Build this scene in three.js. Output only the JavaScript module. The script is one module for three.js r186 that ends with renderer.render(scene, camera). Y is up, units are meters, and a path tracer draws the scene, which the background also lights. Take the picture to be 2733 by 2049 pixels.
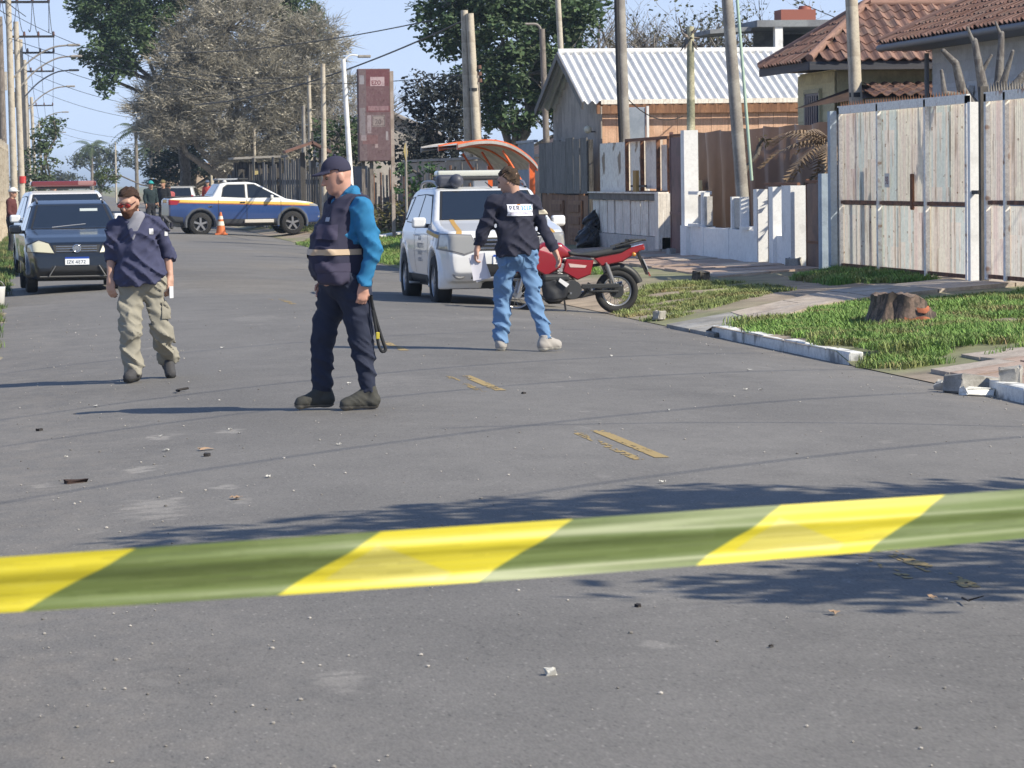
import * as THREE from 'three';
import { mergeGeometries, mergeVertices } from 'three/addons/utils/BufferGeometryUtils.js';
import { RoundedBoxGeometry } from 'three/addons/geometries/RoundedBoxGeometry.js';

// ---------- camera, sky, sun, exposure ----------
const scene = new THREE.Scene();
const camera = new THREE.PerspectiveCamera(13.508, 1024 / 768, 0.1, 4000);
camera.position.set(0, 1.58, 0);
camera.rotation.set(-0.06306, -0.15245, -0.01396, 'YXZ');
camera.focus = 27; camera.userData.fStop = 20;
const SUN_AZ = 0.65, SUN_EL = 0.69;   // from the right of the street, a little from behind the camera
const sunDir = new THREE.Vector3(Math.cos(SUN_EL) * Math.cos(SUN_AZ), Math.sin(SUN_EL), Math.cos(SUN_EL) * Math.sin(SUN_AZ));
{
  const w = 512, h = 256, data = new Float32Array(w * h * 4);
  const lerp = (a, b, t) => a.map((v, i) => v + (b[i] - v) * t);
  for (let j = 0; j < h; j++) for (let i = 0; i < w; i++) {
    const el = ((j + 0.5) / h - 0.5) * Math.PI, s = Math.max(0, Math.sin(el)), az = ((i + 0.5) / w - 0.5) * 2 * Math.PI;
    let c = lerp([0.56, 0.68, 0.88], [0.26, 0.38, 0.65], Math.min(1, s / 0.22));
    if (s > 0.22) c = lerp(c, [0.10, 0.175, 0.36], Math.min(1, (s - 0.22) / 0.6));
    if (el < 0) c = [0.22, 0.21, 0.20];
    else {
      const d = new THREE.Vector3(Math.cos(el) * Math.cos(az), Math.sin(el), Math.cos(el) * Math.sin(az)).dot(sunDir);
      const g = Math.pow(Math.max(0, d), 24) * 0.5; c = [c[0] + g, c[1] + g * 0.95, c[2] + g * 0.85];
    }
    const o = (j * w + i) * 4; data[o] = c[0]; data[o + 1] = c[1]; data[o + 2] = c[2]; data[o + 3] = 1;
  }
  const sky = new THREE.DataTexture(data, w, h, THREE.RGBAFormat, THREE.FloatType);
  sky.mapping = THREE.EquirectangularReflectionMapping; sky.magFilter = THREE.LinearFilter; sky.minFilter = THREE.LinearFilter; sky.needsUpdate = true;
  scene.background = sky; scene.environment = sky;
}
const sun = new THREE.DirectionalLight(new THREE.Color(1.0, 0.915, 0.755), 5.0);
sun.position.copy(sunDir).multiplyScalar(150).add(new THREE.Vector3(6, 0, -45)); sun.target.position.set(6, 0, -45);
sun.castShadow = true; sun.shadow.mapSize.set(4096, 4096);
Object.assign(sun.shadow.camera, { left: -90, right: 90, top: 90, bottom: -90, near: 1, far: 400 });
scene.add(sun, sun.target);
const renderer = new THREE.WebGLRenderer({ antialias: true });
renderer.setSize(1024, 768); renderer.toneMapping = THREE.LinearToneMapping; renderer.toneMappingExposure = 1.25;
renderer.shadowMap.enabled = true;
scene.fog = new THREE.FogExp2(0xb9cfe8, 0.00025);

// ---------- helpers ----------
let seed0 = 7;
const rngOf = (s) => () => { s = (s + 0x6d2b79f5) | 0; let t = Math.imul(s ^ (s >>> 15), 1 | s); t = (t + Math.imul(t ^ (t >>> 7), 61 | t)) ^ t; return ((t ^ (t >>> 14)) >>> 0) / 4294967296; };
const rnd = rngOf(11), rr = (a, b) => a + (b - a) * rnd();
const V = (x, y, z) => new THREE.Vector3(x, y, z);
const clamp = (v, a = 0, b = 1) => Math.min(b, Math.max(a, v)), mix = (a, b, t) => a + (b - a) * t;
const sstep = (a, b, v) => { const t = clamp((v - a) / (b - a)); return t * t * (3 - 2 * t); };
const hash3 = (x, y, z) => { let h = Math.imul(x, 374761393) ^ Math.imul(y, 668265263) ^ Math.imul(z, 1274126177); h = Math.imul(h ^ (h >>> 13), 1274126177); return ((h ^ (h >>> 16)) >>> 0) / 4294967296; };
function vnoise(x, y, z = 0, per = 0) {   // value noise 0..1, periodic in x and y where per is given
  const xi = Math.floor(x), yi = Math.floor(y), zi = Math.floor(z), u = x - xi, v = y - yi, w = z - zi;
  const s = (t) => t * t * (3 - 2 * t), m = (a) => (per ? ((a % per) + per) % per : a);
  const c = (i, j, k) => hash3(m(xi + i), m(yi + j), zi + k), a = s(u), b = s(v), e = s(w);
  const f = (k) => mix(mix(c(0, 0, k), c(1, 0, k), a), mix(c(0, 1, k), c(1, 1, k), a), b);
  return w === 0 ? f(0) : mix(f(0), f(1), e);
}
const fbm = (x, y, z = 0, oct = 4, per = 0) => { let s = 0, a = 0.5, n = 0; for (let i = 0; i < oct; i++) { s += a * vnoise(x, y, z + i * 17, per); n += a; x *= 2; y *= 2; per *= 2; a *= 0.5; } return s / n; };
const used = new Map();
const numbered = (n) => { const k = used.get(n) ?? 0; used.set(n, k + 1); return k ? n + '_' + String(k).padStart(3, '0') : n; };
const lin = (r, g, b) => new THREE.Color().setRGB(r, g, b);
const hex = (h) => new THREE.Color(h);
function tex(size, fn, rep = 1, sx = size) {   // fn(u, v) -> linear rgb
  const d = new Uint8Array(sx * size * 4), g = (v) => { v = clamp(v); return Math.round(255 * (v <= 0.0031308 ? 12.92 * v : 1.055 * Math.pow(v, 1 / 2.4) - 0.055)); };
  for (let j = 0; j < size; j++) for (let i = 0; i < sx; i++) { const c = fn(i / sx, j / size), o = (j * sx + i) * 4; d[o] = g(c[0]); d[o + 1] = g(c[1]); d[o + 2] = g(c[2]); d[o + 3] = 255; }
  const t = new THREE.DataTexture(d, sx, size); t.colorSpace = THREE.SRGBColorSpace; t.wrapS = t.wrapT = THREE.RepeatWrapping; t.magFilter = THREE.LinearFilter; t.minFilter = THREE.LinearMipmapLinearFilter; t.repeat.set(rep, rep); t.needsUpdate = true; return t;
}
const std = (color, rough = 0.8, metal = 0, extra = {}) => new THREE.MeshStandardMaterial({ color, roughness: rough, metalness: metal, ...extra });
const phys = (color, rough, extra = {}) => new THREE.MeshPhysicalMaterial({ color, roughness: rough, ...extra });
// worn surface: base colour, second colour in patches, fine grain; uv in metres / s
const worn = (a, b, o = {}) => {
  const { amt = 0.5, sc = 4, grain = 0.12, sx = 1, sy = 1, size = 256, rough = 0.85, rep = 1, streak = 0, sharp = 0.12 } = o, n = Math.round(sc);
  const k = seed0++;
  const t = tex(size, (u, v) => {
    let p = sstep(1 - amt - sharp, 1 - amt + sharp, fbm(u * n * sx, v * n * sy, k, 4, Math.max(1, Math.round(n * Math.max(sx, sy)) * 1)));
    const st = streak ? (vnoise(u * 64, v * 3, k + 5, 64) - 0.5) * streak : 0;
    const g = 1 + (hash3(Math.round(u * size), Math.round(v * size), k) - 0.5) * grain * 2 + (fbm(u * 32, v * 32, k + 9, 2, 32) - 0.5) * grain * 2 + st;
    return [0, 1, 2].map((i) => mix(a[i], b[i], p) * g);
  }, rep);
  return std(0xffffff, rough, 0, { map: t });
};
function mesh(name, geo, mat, parent) { const m = new THREE.Mesh(geo, mat); m.name = parent ? name : numbered(name); m.castShadow = m.receiveShadow = true; (parent || scene).add(m); return m; }
function tag(o, label, category, group, kind) { if (label) o.userData.label = label; if (category) o.userData.category = category; if (group) o.userData.group = group; if (kind) o.userData.kind = kind; return o; }
function thing(name, label, category, p = [0, 0, 0], turn = 0, group) { const o = new THREE.Group(); o.name = numbered(name); o.position.set(...p); o.rotation.y = turn; scene.add(o); return tag(o, label, category, group); }
const struct = (name, geo, mat) => tag(mesh(name, geo, mat), null, null, null, 'structure');
const box = (w, h, d, x = 0, y = 0, z = 0, ry = 0, rx = 0, rz = 0) => { const g = new THREE.BoxGeometry(w, h, d); if (rx) g.rotateX(rx); if (rz) g.rotateZ(rz); if (ry) g.rotateY(ry); return g.translate(x, y, z); };
const rbox = (w, h, d, r, x = 0, y = 0, z = 0, seg = 2) => new RoundedBoxGeometry(w, h, d, seg, r).translate(x, y, z);
const cyl = (r0, r1, h, seg = 12, x = 0, y = 0, z = 0) => new THREE.CylinderGeometry(r1, r0, h, seg).translate(x, y + h / 2, z);
const sph = (r, x = 0, y = 0, z = 0, a = 12, b = 8) => new THREE.SphereGeometry(r, a, b).translate(x, y, z);
function bar(p, q, r0, r1 = r0, seg = 6) {
  const d = q.clone().sub(p), L = d.length(), g = new THREE.CylinderGeometry(r1, r0, L, seg, 1);
  g.translate(0, L / 2, 0).applyQuaternion(new THREE.Quaternion().setFromUnitVectors(V(0, 1, 0), d.normalize())); return g.translate(p.x, p.y, p.z);
}
const tube = (pts, r, seg = 24, rs = 6) => new THREE.TubeGeometry(new THREE.CatmullRomCurve3(pts), seg, r, rs, false);
const plain = (g) => { g = g.index ? g.toNonIndexed() : g; for (const k of Object.keys(g.attributes)) if (!['position', 'normal', 'uv'].includes(k)) g.deleteAttribute(k); if (!g.attributes.uv) g.setAttribute('uv', new THREE.BufferAttribute(new Float32Array(g.attributes.position.count * 2), 2)); return g; };
const merge = (gs) => mergeGeometries(gs.map(plain));
// uv in metres from the axis that each face looks along; s = metres per texture repeat
function muv(g, s = 1, ox = 0, oy = 0) {
  g = plain(g); const p = g.attributes.position, n = p.count, uv = new Float32Array(n * 2), a = V(0, 0, 0), b = V(0, 0, 0), c = V(0, 0, 0);
  for (let i = 0; i < n; i += 3) {
    a.fromBufferAttribute(p, i); b.fromBufferAttribute(p, i + 1); c.fromBufferAttribute(p, i + 2);
    const m = b.clone().sub(a).cross(c.clone().sub(a)), ax = Math.abs(m.x), ay = Math.abs(m.y), az = Math.abs(m.z);
    [a, b, c].forEach((v, k) => { const q = ax > ay && ax > az ? [v.z, v.y] : ay > az ? [v.x, v.z] : [v.x, v.y]; uv[(i + k) * 2] = q[0] / s + ox; uv[(i + k) * 2 + 1] = q[1] / s + oy; });
  }
  g.setAttribute('uv', new THREE.BufferAttribute(uv, 2)); return g;
}
const muvr = (g, s = 1) => muv(g, s, rnd() * 7, rnd() * 7);
const extr = (pts, depth, bevel = 0, bs = 1) => { const sh = new THREE.Shape(pts.map((p) => new THREE.Vector2(p[0], p[1]))); return new THREE.ExtrudeGeometry(sh, { depth, bevelEnabled: bevel > 0, bevelSize: bevel, bevelThickness: bevel, bevelSegments: bs, curveSegments: 8 }); };
const inPoly = (x, y, P) => { let r = false; for (let i = 0, j = P.length - 1; i < P.length; j = i++) { const [a, b] = P[i], [c, d] = P[j]; if ((b > y) !== (d > y) && x < ((c - a) * (y - b)) / (d - b) + a) r = !r; } return r; };
// text or marks on a flat patch
function canvasTex(w, h, draw) { const c = document.createElement('canvas'); c.width = w; c.height = h; draw(c.getContext('2d'), w, h); const t = new THREE.CanvasTexture(c); t.colorSpace = THREE.SRGBColorSpace; return t; }
// grid sheet: x columns, d rows; fy(x, d) height; fc optional vertex colour
function sheet(xs, ds, fx, fy, fc, uvS = 1) {
  const nx = xs.length, nd = ds.length, pos = [], uv = [], col = [], idx = [];
  for (const d of ds) for (const x of xs) { const X = fx ? fx(x, d) : x, y = fy(X, d); pos.push(X, y, -d); uv.push(X / uvS, d / uvS); if (fc) col.push(...fc(X, d)); }
  for (let j = 0; j < nd - 1; j++) for (let i = 0; i < nx - 1; i++) { const a = j * nx + i; idx.push(a, a + 1, a + nx, a + 1, a + nx + 1, a + nx); }
  const g = new THREE.BufferGeometry(); g.setAttribute('position', new THREE.Float32BufferAttribute(pos, 3)); g.setAttribute('uv', new THREE.Float32BufferAttribute(uv, 2)); if (fc) g.setAttribute('color', new THREE.Float32BufferAttribute(col, 3));
  g.setIndex(idx); g.computeVertexNormals(); return g;
}
const range = (a, b, s) => { const n = Math.max(1, Math.round((b - a) / s)); return Array.from({ length: n + 1 }, (_, i) => a + ((b - a) * i) / n); };

// ---------- the street ----------
const bend = (d) => (d < 60 ? 0 : (d - 60) * 0.0163);
const roadY = (x, d) => -0.010 * Math.pow(x - bend(d) - 3.4, 2);
const kerbed = (d) => (d < 24.4 ? 1 : d < 29.0 ? 0 : d < 35.0 ? 1 : 0);
const vergeY = (x, d) => {
  const u = x - bend(d), k = kerbed(d), base = -0.06 + (u - 7.75) * 0.045, n = (fbm(x * 1.3, d * 1.3, 3, 3) - 0.5) * 0.06 * sstep(7.6, 8.2, u);
  const ramp = k ? 1 : sstep(7.4, 9.2, u);
  return mix(-0.172 + (u - 7.6) * 0.02, base, ramp) + n;
};
const sideY = (x, d) => { const u = x - bend(d), e = u + (fbm(x * 0.7 + 3, d * 0.8, 5, 3) - 0.5) * 0.7; return mix(-0.10 + (fbm(x, d, 8, 3) - 0.5) * 0.08, roadY(Math.max(x, bend(d) - 0.8), d) - 0.05, sstep(-0.55, 0.15, e)); };
const groundY = (x, d) => { const u = x - bend(d); return u < -0.3 ? sideY(x, d) : u < 7.6 ? roadY(x, d) : vergeY(x, d); };
const asphalt = std(0xffffff, 0.82, 0, { vertexColors: true, map: tex(512, (u, v) => {
  const f = fbm(u * 10, v * 10, 1, 4, 10), h = hash3(Math.floor(u * 512), Math.floor(v * 512), 2), sp = fbm(u * 90, v * 90, 6, 2, 90);
  let k = 0.157 + (f - 0.5) * 0.06 + (sp - 0.5) * 0.06 + (h - 0.5) * 0.07; if (h > 0.995) k += 0.16; if (h < 0.006) k -= 0.08;
  return [k * 1.045, k * 0.995, k * 0.93];
}) });
asphalt.bumpMap = tex(512, (u, v) => { const h = fbm(u * 128, v * 128, 4, 2, 128); return [h, h, h]; }); asphalt.bumpScale = 0.004;
{
  const fc = (x, d) => {
    const t = fbm(x * 0.35, d * 0.16, 21, 3), s = fbm(x * 1.4 + 7, d * 0.5, 4, 3); let k = 0.84 + t * 0.3 + (s - 0.5) * 0.16;
    const dust = sstep(0.35, 0.75, fbm(x * 0.6 + 3, d * 0.25, 33, 3)) * 0.5 + sstep(1.6, 0.0, x - bend(d)) * 0.6 * fbm(x * 2, d, 5, 2);
    return [k * (1 + dust * 0.14), k * (1 + dust * 0.07), k * (1 - dust * 0.06)];
  };
  const XS = [-0.8, -0.3, 0, 0.3, 0.6, 1, 1.5, 2, 2.5, 3, 3.4, 3.8, 4.3, 4.8, 5.3, 5.8, 6.3, 6.8, 7.2, 7.62], fx = (x, d) => bend(d) + x;
  struct('road', sheet(XS, [...range(46, 60, 0.7), ...range(62, 110, 2), ...range(120, 700, 10)], fx, roadY, fc, 3.1), asphalt);
  // the near stretch wears its own map: patches, cracks, tyre-polished tracks, smears and chalky scuffs where the photograph has them
  const D0 = 6, D1 = 46, X0 = -0.8, X1 = 7.62, N = 2048, R = rngOf(909), field = new Float32Array(N * N), tone = new Float32Array(N * N);
  const U = (x) => ((x - X0) / (X1 - X0)) * N, Vd = (d) => ((d - D0) / (D1 - D0)) * N;
  const dab = (x, d, w, l, amt, sh = 0) => { const cu = U(x), cv = Vd(d), ru = (w / (X1 - X0)) * N, rv = (l / (D1 - D0)) * N; for (let j = Math.max(0, Math.floor(cv - rv)); j < Math.min(N, cv + rv); j++) for (let i = Math.max(0, Math.floor(cu - ru)); i < Math.min(N, cu + ru); i++) { const a = (i - cu) / ru + sh * ((j - cv) / rv), b = (j - cv) / rv, q = 1 - a * a - b * b; if (q <= 0) continue; const n = fbm(i * 0.045, j * 0.35, 77, 4); field[j * N + i] += amt * 0.8 * sstep(0.42, 0.78, n + (q - 0.62) * 0.55); } };
  for (const [x, d, w, l, a] of [[0.93, 21.1, 0.12, 0.3, 0.22], [1.39, 21.2, 0.14, 0.25, 0.2], [0.69, 18.9, 0.2, 0.35, 0.2], [0.15, 18.4, 0.12, 0.25, 0.16], [1.12, 16.7, 0.1, 0.3, 0.14], [1.12, 17.4, 0.12, 0.2, 0.2], [0.68, 16.6, 0.25, 0.9, 0.16], [1.04, 10.5, 0.14, 0.35, 0.12], [2.17, 10.8, 0.09, 0.18, 0.12], [2.5, 12, 0.5, 0.5, 0.06], [0.9, 13.4, 0.6, 0.3, 0.06], [3.0, 25.5, 0.5, 1.2, 0.06], [5.2, 24, 0.5, 0.6, 0.06], [2.8, 38, 0.5, 1.5, 0.1], [5.5, 37.5, 1.4, 0.8, 0.09]]) dab(x, d, w, l, a);
  for (let k = 0; k < 260; k++) dab(mix(-0.3, 7.4, R()), mix(7, 45, R()), 0.02 + 0.07 * R(), 0.05 + 0.2 * R(), (R() - 0.3) * 0.16, (R() - 0.5) * 2);
  for (let k = 0; k < 40; k++) dab(mix(0, 7.4, R()), mix(7, 45, R()), 0.15 + 0.5 * R(), 0.3 + 1.2 * R(), (R() - 0.55) * 0.09, R() - 0.5);
  for (let k = 0; k < 26; k++) { let x = mix(-0.2, 7.2, R()), d = mix(7, 44, R()), a = R() * 6.28; const L = 30 + R() * 160, wd = R() < 0.4 ? 1 : 0; for (let t = 0; t < L; t++) { const i = Math.round(U(x)), j = Math.round(Vd(d)); for (let q = -1 - wd; q <= 1 + wd; q++) if (i + q >= 0 && i + q < N && j >= 0 && j < N) field[j * N + i + q] -= 0.05 * (1 - Math.abs(q) / 4); a += (R() - 0.5) * 0.7; x += Math.cos(a) * 0.02; d += Math.sin(a) * 0.035; } }
  const nearMap = tex(N, (u, v) => { const i = Math.min(N - 1, Math.floor(u * N)), j = Math.min(N - 1, Math.floor(v * N)), x = X0 + u * (X1 - X0), d = D0 + v * (D1 - D0); const h = hash3(i, j, 2), h2 = hash3(i >> 1, j, 8), f = vnoise(x * 3, d * 2.2, 0), f2 = vnoise(x * 11, d * 7, 4), big = vnoise(x * 0.55 + 2, d * 0.22, 9), trk = Math.exp(-Math.pow((x - 1.6) / 0.35, 2)) + Math.exp(-Math.pow((x - 5.2) / 0.4, 2));
    let k = 0.155 + (f - 0.5) * 0.022 + (f2 - 0.5) * 0.018 + (big - 0.5) * 0.04 + (h - 0.5) * 0.05 + (h2 - 0.5) * 0.026 - trk * 0.012 * f2; if (h2 > 0.99) k += 0.07; if (h2 < 0.015) k -= 0.04; const e = field[j * N + i] * 0.55; k += e; const dust = sstep(1.5, -0.2, x) * 0.5 * f2 + sstep(6.6, 7.6, x) * 0.9 * f + Math.max(0, e) * 1.5; k += dust * 0.02; return [k * (1.045 + dust * 0.10), k * (0.995 + dust * 0.03), k * (0.93 - dust * 0.05)]; });
  const nearG = sheet(XS, range(D0, D1, 0.4), fx, roadY), up = nearG.attributes.uv, pp = nearG.attributes.position; for (let i = 0; i < up.count; i++) up.setXY(i, (pp.getX(i) - X0) / (X1 - X0), (-pp.getZ(i) - D0) / (D1 - D0));
  nearMap.wrapS = nearMap.wrapT = THREE.ClampToEdgeWrapping; struct('road', nearG, std(0xffffff, 0.82, 0, { map: nearMap })); struct('road', sheet(XS, range(-4, 6, 1), fx, roadY, fc, 3.1), asphalt);
}
const dirtM = std(0xffffff, 0.95, 0, { vertexColors: true, map: tex(512, (u, v) => { const f = fbm(u * 8, v * 8, 12, 5, 8), h = hash3(Math.floor(u * 512), Math.floor(v * 512), 3); const k = 0.75 + (f - 0.5) * 0.7 + (h - 0.5) * 0.35; return [0.40 * k, 0.325 * k, 0.25 * k]; }) });
const soil = (x, d) => { const g = sstep(0.45, 0.62, fbm(x * 0.5, d * 0.35, 14, 3)); return [mix(1, 0.55, g * 0.8), mix(1, 0.75, g * 0.8), mix(1, 0.45, g * 0.8)]; };
struct('verge', sheet([7.6, 7.68, 7.8, 8, 8.3, 8.6, 9, 9.5, 10, 10.5, 11, 11.5, 12, 12.5, 13, 14, 16, 19, 24, 32, 45], [...range(-4, 60, 0.6), ...range(62, 120, 2), ...range(130, 500, 10)], (x, d) => bend(d) + x, vergeY, soil, 2.3), dirtM).name = 'verge_soil';
struct('roadside_soil', sheet([-40, -20, -10, -6, -4, -2.5, -1.5, ...range(-1.1, 0.5, 0.1)], [...range(-4, 60, 0.3), ...range(62, 120, 2), ...range(130, 500, 12)], (x, d) => bend(d) + x, sideY, soil, 2.3), dirtM);
struct('ground', sheet([-2500, -600, -100, 0, 100, 600, 2500], [-60, 0, 100, 300, 900, 3500], null, () => -0.75, () => [0.7, 0.85, 0.6], 9), dirtM);
// ---------- road paint, kerbs, slabs ----------
const yellowPaint = std(lin(0.36, 0.265, 0.115), 0.85);
const paintStrip = (x0, x1, d0, d1, keep, seed) => {
  const gs = [], sx = 0.012, sd = 0.03;
  for (let d = d0; d < d1; d += sd) for (let x = x0; x < x1; x += sx) { if (0.55 * fbm(x * 70, d * 22, seed, 3) + 0.45 * fbm(x * 14, d * 3, seed + 5, 2) > keep) continue; const q = sheet([x, x + sx * 0.98], [d, d + sd * 1.0], null, (a, b) => roadY(a, b) + 0.0025); gs.push(q); }
  return gs.length ? merge(gs) : null;
};
for (const [d0, L, keep] of [[11.9, 2, 0.47], [17.9, 2.05, 0.64], [24.0, 1.9, 0.6], [30, 1.7, 0.54], [36, 1.8, 0.52], [42, 2, 0.5]]) {
  const m = struct('lane_marking', merge([paintStrip(3.56, 3.64, d0, d0 + L, keep, d0), paintStrip(3.42, 3.48, d0 - 0.1, d0 + L, keep - 0.15, d0 + 3)].filter(Boolean)), yellowPaint);
}
const kerbW = worn([0.72, 0.72, 0.69], [0.30, 0.30, 0.29], { amt: 0.38, sc: 5, grain: 0.15 });
const concM = worn([0.44, 0.38, 0.32], [0.36, 0.30, 0.245], { amt: 0.5, sc: 4, grain: 0.2 });
const concG = worn([0.34, 0.33, 0.31], [0.24, 0.23, 0.21], { amt: 0.45, sc: 4, grain: 0.2 });
const concP = worn([0.45, 0.34, 0.27], [0.36, 0.26, 0.20], { amt: 0.5, sc: 3, grain: 0.2 });
function jitterBox(w, h, d, j, seg = 3) {   // box with chipped, uneven faces
  const g = plain(new RoundedBoxGeometry(w, h, d, 1, Math.min(w, h, d) * 0.14)), p = g.attributes.position, k = rnd() * 90;
  for (let i = 0; i < p.count; i++) { const x = p.getX(i), y = p.getY(i), z = p.getZ(i), r = Math.round; const n = (a) => (hash3(r(x * 300), r(y * 300) + a, r(z * 300) + r(k)) - 0.5) * j * 2; p.setXYZ(i, x + n(1), y + n(2), z + n(3)); }
  g.computeVertexNormals(); return g;
}
{
  const kerb = thing('kerb', 'white painted kerb stones along the grass by the tree stump', 'kerb', [0, 0, 0]);
  let d = 29.05; const st = [];
  while (d < 35.0) { const L = rr(0.75, 0.95); st.push([d, Math.min(L, 35.05 - d)]); d += L + 0.006; }
  for (const [a, L] of st) { const m = mesh('kerb_stone', muvr(jitterBox(0.135, 0.3, L, 0.008), 0.9), kerbW, kerb); m.position.set(7.68 + rr(-0.012, 0.012), -0.21 + 0.0 + rr(-0.008, 0.008), -(a + L / 2)); m.rotation.set(rr(-0.006, 0.006), rr(-0.008, 0.008), rr(-0.03, 0.02)); }
  const kerb2 = thing('kerb', 'short run of white kerb stones beside the broken grey concrete', 'kerb', [0, 0, 0]);
  for (let a = 18.2; a < 24; a += 0.92) { const m = mesh('kerb_stone', muvr(jitterBox(0.17, 0.3, 0.9, 0.007), 0.9), kerbW, kerb2); m.position.set(7.66, -0.205, -(a + 0.45)); m.rotation.set(rr(-0.01, 0.01), rr(-0.02, 0.02), rr(-0.03, 0.03)); }
  const bits = [[7.52, 24.75, 0.5, 0.16, 0.22, 0.4, 'largest grey broken concrete slab piece at the end of the kerb'], [7.34, 25.1, 0.1, 0.08, 0.09, 0.9, 'small pale chunk of broken concrete on the road edge'], [7.44, 24.45, 0.26, 0.06, 0.1, 0.2, 'flat white painted concrete sliver on the road edge'], [7.72, 24.5, 0.2, 0.24, 0.16, 1.2, 'upright wedge of broken grey concrete touching the kerb end']];
  for (const [x, dd, w, h, l, r, lab] of bits) { const m = tag(mesh('concrete_chunk', muvr(jitterBox(w, h, l, 0.02), 0.8), w > 0.3 || h > 0.2 ? concG : kerbW), lab, 'rubble', 'broken concrete at the kerb end'); m.position.set(x, groundY(x, dd) + h * 0.4, -dd); m.rotation.set(rr(-0.15, 0.15), r, rr(-0.2, 0.2)); }
}
// prism over four corners [x, d] that follows the ground
function slab(c, lift, th = 0.08, gap = 0.015) {
  const cx = c.reduce((s, p) => s + p[0], 0) / 4, cd = c.reduce((s, p) => s + p[1], 0) / 4;
  const q = c.map(([x, d]) => { const L = Math.hypot(x - cx, d - cd), k = 1 - gap / L; const X = cx + (x - cx) * k, D = cd + (d - cd) * k; return V(X, groundY(X, D) + lift, -D); }), b = q.map((p) => p.clone().setY(p.y - th));
  const pos = [], tri = (a, b2, c2) => pos.push(a.x, a.y, a.z, b2.x, b2.y, b2.z, c2.x, c2.y, c2.z), quad = (a, b2, c2, d2) => { tri(a, b2, c2); tri(a, c2, d2); };
  const area = (c[1][0] - c[0][0]) * (c[2][1] - c[0][1]) - (c[2][0] - c[0][0]) * (c[1][1] - c[0][1]);
  const o = area > 0 ? [0, 1, 2, 3] : [3, 2, 1, 0]; const Q = o.map((i) => q[i]), B = o.map((i) => b[i]);
  quad(Q[0], Q[1], Q[2], Q[3]); quad(B[3], B[2], B[1], B[0]); for (let i = 0; i < 4; i++) { const j = (i + 1) % 4; quad(B[i], B[j], Q[j], Q[i]); }
  const g = new THREE.BufferGeometry(); g.setAttribute('position', new THREE.Float32BufferAttribute(pos, 3)); g.computeVertexNormals(); return g;
}
const parent = (name) => { const o = new THREE.Group(); o.name = name; o.userData.kind = 'structure'; scene.add(o); return o; };
{
  const path = parent('footpath');
  const A = [[7.55, 34.6], [8.35, 35.5], [9.35, 37.1], [10.3, 38.2], [11.3, 38.75], [12.4, 39.1], [13.4, 39.3]], B = [[7.5, 37.0], [8.4, 37.6], [9.35, 38.9], [10.2, 40.1], [11.2, 41.1], [12.2, 41.7], [13.3, 41.9]];
  for (let i = 0; i < 6; i++) for (let k = 0; k < 2; k++) { const m = (t, j) => [mix(A[j][0], B[j][0], t), mix(A[j][1], B[j][1], t)]; mesh('concrete_slab', muvr(slab([m(k / 2, i), m(k / 2, i + 1), m((k + 1) / 2, i + 1), m((k + 1) / 2, i)], 0.035 + rr(0, 0.015)), 1.6), i % 3 ? concM : concG, path); }
  const pav = parent('pavement');
  for (let d = 42.8; d < 66; d += 1.02) for (let x = 9.7; x < 12.0; x += 0.82) {
    const e = 9.75 + Math.max(0, (48.5 - d) * 0.25) + fbm(d, 1, 3, 2) * 0.5; if (x < e || (d < 47.3 && x > 11.3)) continue;
    mesh('paving_slab', muvr(slab([[x, d], [x + 0.82, d], [x + 0.82, d + 1.02], [x, d + 1.02]], 0.03 + rr(-0.008, 0.016), 0.08, 0.014), 1.5), [concP, concM, concP][Math.floor(rnd() * 3)], pav);
  }
  for (let d = 24.9; d < 28.3; d += 0.58) for (let x = 7.85; x < 10.8; x += 0.62) { if (x < 7.85 + Math.max(0, d - 26.4) * 0.35 - 0.1 || rnd() < 0.06) continue; mesh('paving_slab', muvr(slab([[x, d], [x + 0.62, d], [x + 0.62, d + 0.58], [x, d + 0.58]], 0.028 + rr(-0.01, 0.02), 0.08, 0.014), 1.2), [concP, concM][Math.floor(rnd() * 2)], pav); }
}
// ---------- grass ----------
const grassM = std(0xffffff, 0.75, 0, { side: THREE.DoubleSide });
function tuftGeo(n, h, s) {
  const r = rngOf(s), pos = [], nor = [];
  for (let i = 0; i < n; i++) {
    const a = r() * 6.28, o = r() * 0.075, L = h * (0.5 + r() * 0.8), ln = (0.25 + r() * 0.7) * L, w = 0.0022 + r() * 0.002, bx = Math.cos(a * 3) * o, bz = Math.sin(a * 3) * o, dx = Math.cos(a), dz = Math.sin(a), px = -dz * w, pz = dx * w;
    const m = [bx + dx * ln * 0.35, L * 0.62, bz + dz * ln * 0.35], t = [bx + dx * ln, L, bz + dz * ln];
    pos.push(bx - px, 0, bz - pz, bx + px, 0, bz + pz, m[0] + px, m[1], m[2] + pz, bx - px, 0, bz - pz, m[0] + px, m[1], m[2] + pz, m[0] - px, m[1], m[2] - pz, m[0] - px, m[1], m[2] - pz, m[0] + px, m[1], m[2] + pz, ...t);
  }
  const g = new THREE.BufferGeometry(); g.setAttribute('position', new THREE.Float32BufferAttribute(pos, 3)); g.computeVertexNormals(); return g;
}
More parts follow.
